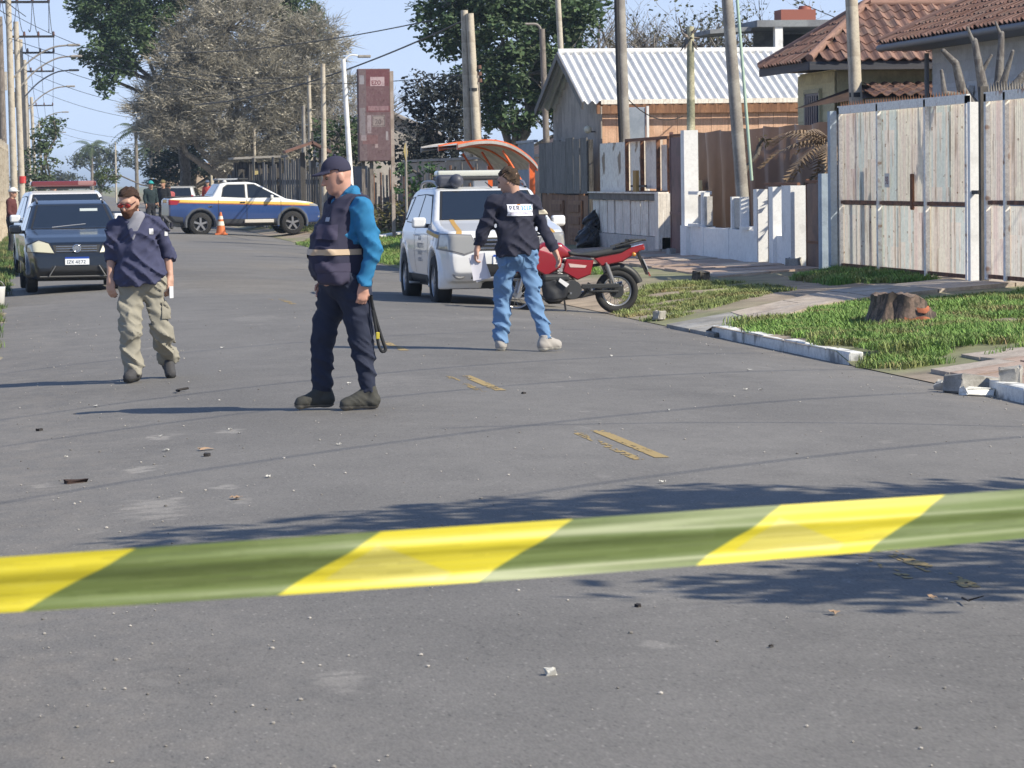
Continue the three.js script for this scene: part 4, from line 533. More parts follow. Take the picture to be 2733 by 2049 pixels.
{ const [g, L] = run('board_fence', 'ragged dark plank fence behind the blue pickup', 'fence', [8.2, 124], [10.6, 112], -0.05); planks(g, 0, L, 0.0, 2.25, 0.3, [...woodD, woodD[0], woodG[0]], { gap: 0.07, jh: 0.35, lean: 0.03, miss: 0.04 }); for (const y of [0.6, 1.7]) mesh('rail', muv(box(L, 0.1, 0.05, L / 2, y, -0.05), 1), woodD[0], g);
  const [s] = run('shed', 'dark plank shed with a light roof edge behind the pickup', 'shed', [8.4, 121], [9.8, 121], 0); planks(s, 0, 1.7, 0, 2.35, 0.2, [woodD[0]], { gap: 0.01 }); mesh('roof', muv(box(2.1, 0.08, 2.4, 0.9, 2.5, -0.9).rotateZ(0.03), 1), concPoleG, s); mesh('back_wall', box(1.7, 2.3, 0.1, 0.85, 1.15, -1.9), woodD[0], s); mesh('yellow_board', box(0.3, 0.95, 0.04, 0.62, 1.55, 0.05), std(lin(0.5, 0.42, 0.2), 0.8), s);
  const [p] = run('sheet_fence', 'flat dark slate grey metal sheet fence by the cap wearing man', 'fence', [10.5, 110], [11.6, 106], -0.02); for (let i = 0; i < 4; i++) mesh('sheet', muvr(box(1.0, 2.1, 0.03, 0.52 + i * 1.03, 1.05, 0), 1), worn([0.09, 0.105, 0.135], [0.07, 0.08, 0.1]), p);
  const [q] = run('board_fence', 'broken brown plank fence under the totem', 'fence', [11.0, 102], [11.6, 80], 0.05); planks(q, 0, 22, 0, 1.5, 0.34, [woodD[2], woodB[0], woodD[1], woodPole], { gap: 0.09, jh: 0.5, lean: 0.05, miss: 0.12 });
  const [w] = run('block_wall', 'long pale block wall behind the bus shelter', 'wall', [11.9, 98], [13.4, 80], 0.05); const wm = worn([0.42, 0.37, 0.30], [0.34, 0.29, 0.23], { sc: 4 }); for (let i = 0; i < 9; i++) mesh('wall_bay', muvr(box(1.97, 2.05 + (i % 2) * 0.05, 0.16, 1.0 + i * 2.0, 1.03, 0), 1.6), wm, w); mesh('coping', muv(box(18.1, 0.07, 0.24, 9.05, 2.12, 0), 1.5), concPoleG, w);
  const [l] = run('board_fence', 'grey board gate in a pale frame at the far roadside', 'fence', [-0.42, 92], [-0.12, 112], -0.1); l.rotation.y += 0; planks(l, 0, 19.5, 0.1, 1.15, 0.5, woodW, { gap: 0.04 }); planks(l, 0, 19.5, 1.35, 1.5, 0.5, woodG, { gap: 0.04 }); for (let x = 0; x <= 20; x += 3.3) post(l, x, 0, 3.1, 0.16, 0.16, 0.02, concPole); for (const y of [0.08, 1.3, 2.9]) mesh('rail', muv(box(20, 0.1, 0.1, 10, y, 0.02), 1), concPole, l);
}
// ---------- trees ----------
const leafM = phys(0xffffff, 0.9, { vertexColors: true, side: THREE.DoubleSide, transmission: 0.25, thickness: 0 }), twigM = std(0xffffff, 0.95, 0, { vertexColors: true, side: THREE.DoubleSide });
const barkD = worn([0.10, 0.085, 0.07], [0.16, 0.14, 0.12], { sc: 5, sx: 4, grain: 0.3 }), barkG = worn([0.24, 0.215, 0.18], [0.17, 0.15, 0.125], { sc: 5, sx: 4, grain: 0.25 });
class Soup { constructor() { this.p = []; this.n = []; this.c = []; }
  tri(a, b, c, col) { const ux = b[0] - a[0], uy = b[1] - a[1], uz = b[2] - a[2], vx = c[0] - a[0], vy = c[1] - a[1], vz = c[2] - a[2]; let nx = uy * vz - uz * vy, ny = uz * vx - ux * vz, nz = ux * vy - uy * vx; const l = Math.hypot(nx, ny, nz) || 1; nx /= l; ny /= l; nz /= l; for (const q of [a, b, c]) { this.p.push(q[0], q[1], q[2]); this.n.push(nx, ny, nz); this.c.push(col[0], col[1], col[2]); } }
  geo() { const g = new THREE.BufferGeometry(); g.setAttribute('position', new THREE.Float32BufferAttribute(this.p, 3)); g.setAttribute('normal', new THREE.Float32BufferAttribute(this.n, 3)); g.setAttribute('color', new THREE.Float32BufferAttribute(this.c, 3)); return g; } }
function leaf(S, x, y, z, s, r, col) {   // bent leaf: two triangles
  const th = r() * 6.283, u = r() * 2 - 1, q = Math.sqrt(1 - u * u), d = [q * Math.cos(th), u * 0.8 - 0.15, q * Math.sin(th)], t2 = r() * 6.283, e = [Math.cos(t2), (r() - 0.5) * 1.2, Math.sin(t2)], w = s * (0.32 + 0.2 * r());
  const A = [x, y, z], T = [x + d[0] * s, y + d[1] * s, z + d[2] * s], M = [x + d[0] * s * 0.5, y + d[1] * s * 0.5, z + d[2] * s * 0.5];
  const L = [M[0] + e[0] * w, M[1] + e[1] * w, M[2] + e[2] * w], R = [M[0] - e[0] * w, M[1] - e[1] * w + 0.1 * s, M[2] - e[2] * w]; S.tri(A, L, T, col); S.tri(A, T, R, col);
}
function inBall(r) { let x, y, z; do { x = r() * 2 - 1; y = r() * 2 - 1; z = r() * 2 - 1; } while (x * x + y * y + z * z > 1); return [x, y, z]; }
function limb(A, B, r0, r1, r, bendK = 0.12, seg = 6) { const n = 4, pts = []; const L = A.distanceTo(B); for (let i = 0; i <= n; i++) { const t = i / n, k = Math.sin(Math.PI * t) * L * bendK; pts.push(A.clone().lerp(B, t).add(V((r() - 0.5) * k, (r() - 0.2) * k, (r() - 0.5) * k))); } const gs = []; for (let i = 0; i < n; i++) gs.push(bar(pts[i], pts[i + 1], mix(r0, r1, i / n), mix(r0, r1, (i + 1) / n), seg)); return gs; }
// leafy tree: blobs [x, y, z, rx, ry, rz] in metres from the base; clumps of leaves fill their outer shells
function leafyTree(name, label, pos, o) {
  const { blobs, col, seed, clumps = 60, per = 36, size = 0.17, trunk = 0.22, fork = 0.35, spread = 0.42, bark = barkD, cat = 'tree', group, shell = 0.45, vary = 0.5, twig = 0, tw = 0.014 } = o, r = rngOf(seed);
  const g = thing(name, label, cat, pos, 0, group), S = new Soup(), H = Math.min(...blobs.map((b) => b[1] - b[4] * 0.4)); const fk = V((r() - 0.5) * 0.3, Math.max(0.3, H * fork * 2), (r() - 0.5) * 0.3), br = [...limb(V(0, -0.2, 0), fk, trunk, trunk * 0.75, r, 0.05, 9)];
  for (const b of blobs) { const c = V(b[0], b[1], b[2]); br.push(...limb(fk, c, trunk * 0.55, 0.05, r, 0.18)); const vol = Math.cbrt(b[3] * b[4] * b[5]), n = Math.round(clumps * Math.pow(vol / 1.5, 2));
    for (let i = 0; i < n; i++) { let q = inBall(r); const L = Math.hypot(...q), k = L < shell ? (shell + r() * (1 - shell)) / Math.max(L, 0.05) : 1; q = q.map((v) => v * k); const bump = 0.8 + 0.45 * vnoise(q[0] * 2.2 + seed, q[1] * 2.2, q[2] * 2.2); const cx = b[0] + q[0] * b[3] * bump, cy = b[1] + q[1] * b[4] * bump, cz = b[2] + q[2] * b[5] * bump;
      if (i % 6 === 0) br.push(...limb(c, V(cx, cy, cz), 0.045, 0.012, r, 0.2, 4).slice(0, 4)); const hue = r(), kk = 1 - vary / 2 + vary * r();
      for (let j = 0; j < per; j++) { const w = inBall(r), k2 = kk * (0.8 + 0.4 * r()), y2 = twig ? 0 : hue * 0.5 + r() * 0.3; if (twig && r() < twig) { const sx = cx + w[0] * spread * 0.6, sy = cy + w[1] * spread * 0.6, sz = cz + w[2] * spread * 0.6, u = inBall(r), l = size * (2 + 3 * r()), ou = [q[0] * 0.5 + u[0], q[1] * 0.4 + u[1] * 0.8 + 0.25, q[2] * 0.5 + u[2]], a = r() * 6.28, nx = Math.cos(a) * tw, nz = Math.sin(a) * tw, cc = col.map((v) => v * k2); S.tri([sx - nx, sy, sz - nz], [sx + nx, sy, sz + nz], [sx + ou[0] * l, sy + ou[1] * l, sz + ou[2] * l], cc); S.tri([sx, sy - tw, sz - nx], [sx, sy + tw, sz + nx], [sx + ou[0] * l, sy + ou[1] * l, sz + ou[2] * l], cc); } else leaf(S, cx + w[0] * spread, cy + w[1] * spread * 0.7, cz + w[2] * spread, size * (0.7 + 0.6 * r()), r, [mix(col[0], col[0] * 1.6, y2) * k2, mix(col[1], col[1] * 1.15, y2) * k2, mix(col[2], col[2] * 0.8, y2) * k2]); } } }
  mesh('trunk', muv(merge(br), 0.8), bark, g); const cr = mesh('crown', S.geo(), leafM, g); return g;
}
// bare tree: recursive branches, fine twigs as slivers
function bareTree(name, label, pos, o) {
  const { h, seed, levels = 6, trunk = 0.25, col = [0.30, 0.265, 0.215], dens = 1, up = 0.25, len = 0.3, group, leafy = 0, leafCol, clip, spreadA = 0.55, twig = 1 } = o, r = rngOf(seed), S = new Soup(), Lf = new Soup(), gs = [], g = thing(name, label, 'tree', pos, 0, group);
  const sliver = (a, b, w, c) => { const d = [b.x - a.x, b.y - a.y, b.z - a.z], t = r() * 6.28, n = [Math.cos(t) * w, 0, Math.sin(t) * w]; S.tri([a.x - n[0], a.y, a.z - n[2]], [a.x + n[0], a.y, a.z + n[2]], [b.x, b.y, b.z], c); S.tri([a.x - n[2], a.y, a.z + n[0]], [a.x + n[2], a.y, a.z - n[0]], [b.x, b.y, b.z], c); };
  const grow = (p, dir, L, rad, lev) => {
    const steps = lev > 2 ? 3 : 2; let q = p.clone(), d = dir.clone();
    for (let i = 0; i < steps; i++) { const e = q.clone().addScaledVector(d, L / steps); if (lev > 1) gs.push(bar(q, e, rad * (1 - 0.25 * i / steps), rad * (1 - 0.25 * (i + 1) / steps), lev > 3 ? 7 : 4)); else { const k = 0.7 + 0.6 * r(); sliver(q, e, Math.max(rad, 0.007) * 1.1, col.map((v) => v * k)); }
      if (lev > 0 && (i > 0 || lev < 4)) { const n = lev >= 4 ? 2 : lev > 1 ? Math.round(2 * dens + r()) : Math.round(3 * twig + r()); for (let k = 0; k < n; k++) { const a = r() * 6.28, s = spreadA + r() * 0.55, perp = V(Math.cos(a), 0.15, Math.sin(a)); const nd = d.clone().multiplyScalar(Math.cos(s)).addScaledVector(perp, Math.sin(s)); nd.y += up * (lev > 3 ? 1 : 0.4); nd.normalize(); const np = q.clone().lerp(e, 0.3 + 0.7 * r()); if (clip && !clip(np)) continue; grow(np, nd, L * (0.62 + 0.2 * r()), rad * 0.58, lev - 1); } }
      if (leafy && lev <= 1) for (let k = 0; k < leafy; k++) { const c = leafCol, kk = 0.7 + 0.6 * r(); leaf(Lf, e.x + (r() - 0.5) * 0.2, e.y + (r() - 0.5) * 0.2, e.z + (r() - 0.5) * 0.2, 0.1 + r() * 0.08, r, c.map((v) => v * kk)); }
      q = e; d.add(V((r() - 0.5) * 0.45, (r() - 0.35) * 0.3, (r() - 0.5) * 0.45)).normalize(); }
  };
  grow(V(0, -0.2, 0), V(0.05, 1, 0).normalize(), h * len, trunk, levels);
  mesh('trunk', muv(merge(gs), 0.8), o.bark || barkG, g); mesh('twigs', S.geo(), twigM, g); if (leafy) mesh('crown', Lf.geo(), leafM, g); return g;
}
const G1 = [0.035, 0.078, 0.028], G2 = [0.05, 0.10, 0.03], G3 = [0.026, 0.062, 0.032];
// tree whose crown shades the near road, outside the frame
leafyTree('street_tree', 'broad leafy street tree beside the near road', [9.4, -0.05, -10.6], { blobs: [[-2.2, 4.6, -0.9, 2.0, 0.8, 0.9], [0.4, 4.9, -0.9, 2.2, 1.0, 1.0], [2.6, 4.6, -0.4, 1.8, 0.9, 1.4], [0.4, 4.5, 1.3, 2.0, 0.6, 0.8], [-1.8, 4.3, 1.6, 1.2, 0.4, 0.5]], col: G2, seed: 5, clumps: 75, per: 40, size: 0.16, trunk: 0.2 });
// the big bare grey tree
leafyTree('bare_tree', 'huge grey bare tree with a dense mass of twigs over the street', [11.9, -0.1, -182], { blobs: [[0.6, 6.8, 0, 4.2, 3.0, 3], [-2.8, 5.8, 0.5, 2.6, 2.0, 2.2], [3.4, 7.2, 0.3, 2.8, 2.6, 2.2], [0.2, 10.2, 0, 3.6, 2.4, 2.6], [-1.8, 8.6, 0.8, 2.4, 1.8, 2], [4.2, 4.4, 0.6, 2.2, 1.8, 1.8], [1.2, 3.8, 0.8, 2.2, 1.6, 1.6], [-3.6, 4.6, 0.4, 1.6, 1.0, 1.4], [5.0, 9.4, 0, 1.8, 1.8, 1.6], [4.8, 3.2, 1, 2.4, 1.3, 1.5], [2.6, 2.6, 1, 1.8, 1.0, 1.3], [6.0, 6.2, 0.4, 1.6, 1.6, 1.4]], col: [0.40, 0.375, 0.31], seed: 17, clumps: 120, per: 30, size: 0.17, trunk: 0.5, twig: 0.82, tw: 0.02, shell: 0.25, spread: 0.6, bark: barkG, fork: 0.42 });
leafyTree('evergreen_tree', 'dark green evergreen tree overhanging the street beside the bare tree', [9.9, -0.1, -186], { blobs: [[-4.4, 11.4, 4, 1.9, 1.7, 1.6], [-3.2, 9.8, 5, 1.5, 1.2, 1.3], [-4.9, 9.0, 5, 0.9, 1.1, 0.9], [-4.4, 7.6, 5, 0.6, 0.9, 0.6], [-2.4, 12.2, 4, 2.4, 1.8, 2], [0.5, 13.2, 2, 3.2, 1.6, 2], [4.2, 12.4, 1, 2.6, 1.5, 2], [6.4, 10.6, 0.5, 1.5, 2.0, 1.4], [-3.6, 8.4, 5, 0.8, 0.6, 0.8]], col: [0.045, 0.10, 0.034], seed: 23, clumps: 75, per: 44, size: 0.24, trunk: 0.35, spread: 0.5 });
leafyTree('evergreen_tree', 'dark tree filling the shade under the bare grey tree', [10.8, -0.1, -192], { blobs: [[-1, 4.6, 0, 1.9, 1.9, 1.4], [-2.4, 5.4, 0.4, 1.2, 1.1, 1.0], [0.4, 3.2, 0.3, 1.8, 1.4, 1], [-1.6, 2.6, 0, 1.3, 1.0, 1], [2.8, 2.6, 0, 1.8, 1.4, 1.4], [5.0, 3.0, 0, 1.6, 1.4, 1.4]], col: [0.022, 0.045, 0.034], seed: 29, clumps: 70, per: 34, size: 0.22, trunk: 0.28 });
leafyTree('leafy_tree', 'tall dark green tree with open lower branches behind the twin poles', [18.2, 0, -118], { blobs: [[-0.4, 8.6, 0, 2.2, 1.3, 1.8], [1.4, 8.0, 0.3, 1.7, 1.2, 1.5], [-1.9, 7.0, 0.3, 1.2, 0.9, 1.1], [-0.2, 6.8, 0.6, 1.6, 1.0, 1.4], [1.9, 6.4, 0, 1.2, 1.0, 1.2], [0.6, 5.4, 0.8, 1.6, 1.0, 1.3], [-1.2, 5.2, 0.4, 1.2, 0.8, 1.1], [1.8, 4.9, 0.2, 1.2, 0.8, 1], [0, 4.0, 0.5, 1.4, 0.8, 1.0], [2.3, 3.6, 0.4, 0.8, 0.6, 0.8], [-0.6, 10, 0, 2, 1, 1.5], [-2.3, 8.0, 0.2, 1.2, 1.0, 1.0], [2.6, 7.6, 0, 1.0, 0.8, 1]], col: [0.05, 0.105, 0.042], seed: 37, clumps: 85, per: 44, size: 0.2, trunk: 0.2, bark: barkG });
leafyTree('dense_bush', 'very dark overgrown bush mass between totem and twin poles', [14.7, 0, -112], { blobs: [[0, 3.6, 0, 1.1, 1.3, 0.9], [-0.5, 4.6, 0, 0.5, 0.8, 0.5], [0.7, 4.4, 0, 0.7, 0.8, 0.7], [-0.8, 2.8, 0, 0.7, 1.2, 0.8], [0.8, 2.8, 0.2, 0.8, 1.2, 0.8], [0, 1.5, 0, 1.6, 1.4, 0.8]], col: [0.014, 0.024, 0.028], seed: 41, clumps: 90, per: 34, size: 0.17, trunk: 0.15, cat: 'bush' });
leafyTree('leafy_tree', 'green tree in the yard beneath the lean white poles', [11.8, 0, -118], { blobs: [[0, 3.0, 0, 0.9, 1.0, 0.8], [0.9, 2.4, 0, 0.8, 0.9, 0.8], [1.2, 3.4, -1, 0.8, 0.8, 0.8], [-0.4, 1.7, 0, 0.8, 0.8, 0.8]], col: G1, seed: 43, clumps: 60, per: 34, size: 0.17, trunk: 0.12 });
leafyTree('shrub', 'low bright green shrub beside the yellow road sign', [10.1, 0.0, -80.5], { blobs: [[0, 1.75, 0, 0.55, 0.3, 0.5], [0.4, 1.6, 0, 0.4, 0.35, 0.4], [-0.3, 1.45, 0, 0.35, 0.35, 0.35]], col: [0.05, 0.13, 0.04], seed: 47, clumps: 70, per: 26, size: 0.12, spread: 0.22, trunk: 0.05, cat: 'shrub' });
// bare trees behind the houses
for (const [x, d, h, s, lab, lf] of [[23.5, 112, 13, 51, 'leafless tree behind the ridge of the white roof', 0], [26.6, 118, 13, 53, 'leafless tree with a few olive leaves beside the unfinished storey', 1], [21.2, 120, 12.5, 57, 'thin leafless tree next to the tall green tree', 0], [27.6, 114, 12, 63, 'spindly leafless tree close to the unfinished storey', 0], [24.6, 124, 13, 65, 'tall leafless tree above the middle of the white roof', 0], [14.8, 142, 9.5, 59, 'small leafless tree behind the dark red totem', 0]]) bareTree('bare_tree', lab, [x, 0, -d], { h, seed: s, levels: 5, trunk: 0.16, len: 0.27, dens: 0.55, up: 0.3, spreadA: 0.6, twig: 0.5, col: [0.24, 0.22, 0.20], leafy: lf, leafCol: [0.08, 0.09, 0.04], group: 'leafless trees behind the houses' });
leafyTree('hedge_tree', 'olive thicket just behind the white corrugated roof', [24, 0, -116], { blobs: [[-1.2, 6.3, 0, 1.3, 0.55, 0.8], [0.6, 6.2, 0, 1.2, 0.6, 0.8], [3.0, 6.0, 0, 1.6, 0.6, 0.8], [1.5, 5, 0, 3, 1, 0.8]], col: [0.075, 0.08, 0.04], seed: 61, clumps: 40, per: 26, size: 0.15, trunk: 0.12 });
// far end of the street
leafyTree('leafy_tree', 'leaning green tree beside the utility poles', [1.6, -0.1, -180], { blobs: [[0.1, 3.0, 0, 0.9, 1.2, 0.9], [0.5, 4.4, 0, 0.7, 0.9, 0.7], [0.9, 5.1, 0, 0.45, 0.5, 0.45], [-0.2, 1.8, 0, 0.8, 0.9, 0.8]], col: [0.06, 0.11, 0.05], seed: 67, clumps: 70, per: 28, size: 0.2, trunk: 0.12 });
leafyTree('topiary_tree', 'small round clipped tree at the far roadside', [6.0 + 4, -0.2, -205], { blobs: [[-4, 2.3, 0, 0.65, 0.75, 0.6]], col: [0.07, 0.12, 0.035], seed: 71, clumps: 130, per: 28, size: 0.16, spread: 0.25, trunk: 0.08 });
[[11, 405, 7.2, 'wide hazy tree crown at the end of the street'], [6.5, 430, 4.0, 'low hazy tree at the end of the street'], [15.5, 330, 6.5, 'hazy tree behind the palms'], [1.5, 330, 3.4, 'small hazy tree under the utility poles']].forEach(([x, d, h, lab], i) => leafyTree('distant_tree', lab, [x, -0.5, -d], { blobs: [[0, h * 0.8, 0, h * 0.35, h * 0.18, 2], [-h * 0.3, h * 0.72, 0, h * 0.25, h * 0.16, 1.6], [h * 0.3, h * 0.75, 0, h * 0.3, h * 0.16, 1.6], [0, h * 0.4, 0, h * 0.3, h * 0.25, 1.5]], col: [0.05, 0.07, 0.045], seed: 73 + i, clumps: 26, per: 26, size: 0.32, spread: 0.6, trunk: 0.25, group: 'hazy trees at the end of the street' }));
function palm(label, pos, h, seed, n = 16, fl = 1.7, col = [0.08, 0.12, 0.05], tr = 0.16, group = 'palms along the street') {
  const r = rngOf(seed), g = thing('palm_tree', label, 'palm', pos, 0, group), S = new Soup(); mesh('trunk', muv(cyl(tr, tr * 0.75, h, 9, 0, -0.2, 0), 0.8), barkG, g);
  for (let i = 0; i < n; i++) { const a = (i / n) * 6.283 + r() * 0.4, el = -0.2 + r() * 1.2; let p = V(0, h - 0.25, 0), prev = null; for (let k = 1; k <= 9; k++) { const t = k / 9, R = fl * t * Math.cos(el * (1 - t * 0.6)), y = h - 0.25 + fl * (Math.sin(el) * t - 0.75 * t * t); const q = V(Math.cos(a) * R, y, Math.sin(a) * R); const k2 = 0.7 + 0.6 * r(), c = col.map((v) => v * k2); const pr = V(-Math.sin(a), 0, Math.cos(a)); const w = 0.34 * Math.sin(Math.PI * Math.min(0.95, t + 0.1)) * fl / 1.7; for (const s of [-1, 1]) for (let m = 0; m < 2; m++) { const b = p.clone().lerp(q, m * 0.5), e = b.clone().addScaledVector(pr, s * w).add(V(Math.cos(a) * 0.12, -w * 0.6, Math.sin(a) * 0.12)), f = p.clone().lerp(q, m * 0.5 + 0.35); S.tri([b.x, b.y, b.z], [f.x, f.y, f.z], [e.x, e.y, e.z], c); } const nn = pr.clone().multiplyScalar(0.025); S.tri([p.x - nn.x, p.y, p.z - nn.z], [p.x + nn.x, p.y, p.z + nn.z], [q.x, q.y, q.z], c); p = q; } }
  mesh('crown', S.geo(), leafM, g); return g;
}
palm('taller palm standing before the hazy trees down the street', [9.6, -0.2, -250], 6.2, 81, 18, 2.4); palm('shorter palm near the end of the street', [11.2, -0.2, -262], 5.0, 83, 18, 2.2); palm('distant palm beside the poles down the street', [8.2, -0.2, -330], 6.0, 85, 16, 2.6);
palm('young palm growing behind the brown shade net', [14.5, 0.1, -54.5], 1.95, 91, 16, 1.0, [0.10, 0.09, 0.05], 0.09, 'palms in the yard'); palm('drooping dry brown palm above the low white wall', [13.35, 0.1, -52.2], 2.25, 95, 22, 1.15, [0.26, 0.18, 0.11], 0.1, 'palms in the yard'); palm('low palm behind the shade net next to the yellow house', [14.5, 0.1, -57.5], 1.5, 93, 14, 0.9, [0.08, 0.09, 0.04], 0.08, 'palms in the yard');
// thin trunks and posts down the street
[[10.2, 225, 4.6], [11.0, 215, 5.0], [10.6, 240, 4.8], [12.3, 230, 4.4], [12.6, 205, 5.2], [11.6, 190, 4.2], [13.4, 180, 4.6], [9.6, 300, 5.5]].forEach(([x, d, h], i) => pole(['pale post beside the palms', 'tall pale post by the far fence', 'slim post under the palm crowns', 'pale post between palms and bare tree', 'tall thin post before the hazy houses', 'short pale post in the far verge', 'thin grey post under the bare tree', 'very distant pale post'][i] + ' down the street', 'pole', [x, -0.2, d], [x + 0.03, h, d], 0.16, concPole, { group: 'posts down the street' }));
// pruned tree in front of the grey house
{
  const g = thing('pruned_tree', 'heavily pruned grey tree with stubby limbs above the gate', 'tree', [13.05, 0.1, -42.4]); const r = rngOf(97), q = [];
  const add = (pts, r0, r1) => { for (let i = 0; i < pts.length - 1; i++) q.push(bar(pts[i], pts[i + 1], mix(r0, r1, i / (pts.length - 1)), mix(r0, r1, (i + 1) / (pts.length - 1)), 9), sph(mix(r0, r1, (i + 1) / (pts.length - 1)) * 1.02, ...pts[i + 1].toArray(), 9, 6)); };
  add([V(0, -0.2, 0), V(0.03, 1.4, 0), V(0, 2.2, 0)], 0.162, 0.079); add([V(0, 2.2, 0), V(-0.1, 2.7, 0.1), V(-0.2, 3.25, 0.1)], 0.096, 0.042); add([V(0, 2.25, 0), V(0.2, 2.7, -0.1), V(0.24, 3.35, -0.1)], 0.096, 0.039); add([V(0, 2.15, 0), V(-0.35, 2.6, 0), V(-0.45, 2.95, 0.05), V(-0.62, 3.12, 0.05)], 0.089, 0.033); add([V(0.1, 2.3, 0), V(0.45, 2.75, 0.1), V(0.62, 2.95, 0.1)], 0.081, 0.033); add([V(-0.3, 2.5, 0), V(-0.62, 2.55, 0.1), V(-0.66, 2.85, 0.1)], 0.056, 0.024); add([V(0.2, 2.6, 0), V(0.3, 3.1, 0.2)], 0.056, 0.024);
  add([V(-0.2, 3.2, 0.1), V(-0.3, 3.42, 0.12)], 0.03, 0.018); add([V(0.24, 3.3, -0.1), V(0.16, 3.5, -0.1)], 0.03, 0.016); add([V(-0.12, 2.8, 0.1), V(0.02, 3.05, 0.14)], 0.035, 0.02); add([V(0.5, 2.8, 0.1), V(0.7, 2.86, 0.12), V(0.85, 3.1, 0.1)], 0.04, 0.025);
  mesh('trunk', muv(merge(q), 0.6), worn([0.19, 0.18, 0.17], [0.11, 0.10, 0.095], { sc: 5, sx: 3, grain: 0.25 }), g);
}
// leaves of the climbing plant by the patched pole
leafyTree('climbing_plant', 'small reddish green climbing plant on the pole above the white wall', [12.75, 0, -55.9], { blobs: [[0, 2.35, 0, 0.22, 0.3, 0.2], [0.3, 2.1, 0, 0.2, 0.25, 0.2]], col: [0.10, 0.09, 0.04], seed: 99, clumps: 60, per: 12, size: 0.1, spread: 0.16, trunk: 0.03, cat: 'plant' });
// ---------- smooth bodies from distance fields ----------
function nets(f, lo, hi, h, hy = h, hz = h) {   // naive surface nets over a box; f < 0 inside
  const H = [h, hy, hz], n = [0, 1, 2].map((i) => Math.ceil((hi[i] - lo[i]) / H[i]) + 1), [nx, ny, nz] = n, F = new Float32Array(nx * ny * nz), id = new Int32Array(nx * ny * nz).fill(-1), pos = [], idx = [];
  let k = 0; for (let z = 0; z < nz; z++) for (let y = 0; y < ny; y++) for (let x = 0; x < nx; x++) F[k++] = f(lo[0] + x * h, lo[1] + y * hy, lo[2] + z * hz);
  const at = (x, y, z) => x + nx * (y + ny * z), C = [[0, 0, 0], [1, 0, 0], [0, 1, 0], [1, 1, 0], [0, 0, 1], [1, 0, 1], [0, 1, 1], [1, 1, 1]], E = [[0, 1], [2, 3], [4, 5], [6, 7], [0, 2], [1, 3], [4, 6], [5, 7], [0, 4], [1, 5], [2, 6], [3, 7]], v = new Float32Array(8);
  for (let z = 0; z < nz - 1; z++) for (let y = 0; y < ny - 1; y++) for (let x = 0; x < nx - 1; x++) {
    let m = 0; for (let i = 0; i < 8; i++) { v[i] = F[at(x + C[i][0], y + C[i][1], z + C[i][2])]; if (v[i] < 0) m |= 1 << i; } if (m === 0 || m === 255) continue;
    let px = 0, py = 0, pz = 0, c = 0; for (const [a, b] of E) { if ((v[a] < 0) === (v[b] < 0)) continue; const t = v[a] / (v[a] - v[b]); px += C[a][0] + (C[b][0] - C[a][0]) * t; py += C[a][1] + (C[b][1] - C[a][1]) * t; pz += C[a][2] + (C[b][2] - C[a][2]) * t; c++; }
    id[at(x, y, z)] = pos.length / 3; pos.push(lo[0] + (x + px / c) * h, lo[1] + (y + py / c) * hy, lo[2] + (z + pz / c) * hz);
  }
  const st = [1, nx, nx * ny];
  for (let z = 1; z < nz - 1; z++) for (let y = 1; y < ny - 1; y++) for (let x = 1; x < nx - 1; x++) { const a = at(x, y, z), s = F[a] < 0; for (let d = 0; d < 3; d++) { const b = a + st[d]; if (s === F[b] < 0) continue; const u = st[(d + 1) % 3], w = st[(d + 2) % 3], A = id[a], B = id[a - u], Cc = id[a - u - w], D = id[a - w]; if (A < 0 || B < 0 || Cc < 0 || D < 0) continue; if (s) idx.push(A, B, Cc, A, Cc, D); else idx.push(A, Cc, B, A, D, Cc); } }
  const g = new THREE.BufferGeometry(); g.setAttribute('position', new THREE.Float32BufferAttribute(pos, 3)); g.setIndex(idx); g.computeVertexNormals(); return g;
}
const smin = (a, b, k) => { const q = Math.max(k - Math.abs(a - b), 0) / k; return Math.min(a, b) - q * q * k * 0.25; }, smax = (a, b, k) => -smin(-a, -b, k);
const polySD = (P, x, y) => { let d = 1e9, s = 1; for (let i = 0, j = P.length - 1; i < P.length; j = i++) { const ex = P[j][0] - P[i][0], ey = P[j][1] - P[i][1], wx = x - P[i][0], wy = y - P[i][1], t = clamp((wx * ex + wy * ey) / (ex * ex + ey * ey)), bx = wx - ex * t, by = wy - ey * t; d = Math.min(d, bx * bx + by * by); const c1 = y >= P[i][1], c2 = y < P[j][1], c3 = ex * wy > ey * wx; if ((c1 && c2 && c3) || (!c1 && !c2 && !c3)) s = -s; } return s * Math.sqrt(d); };
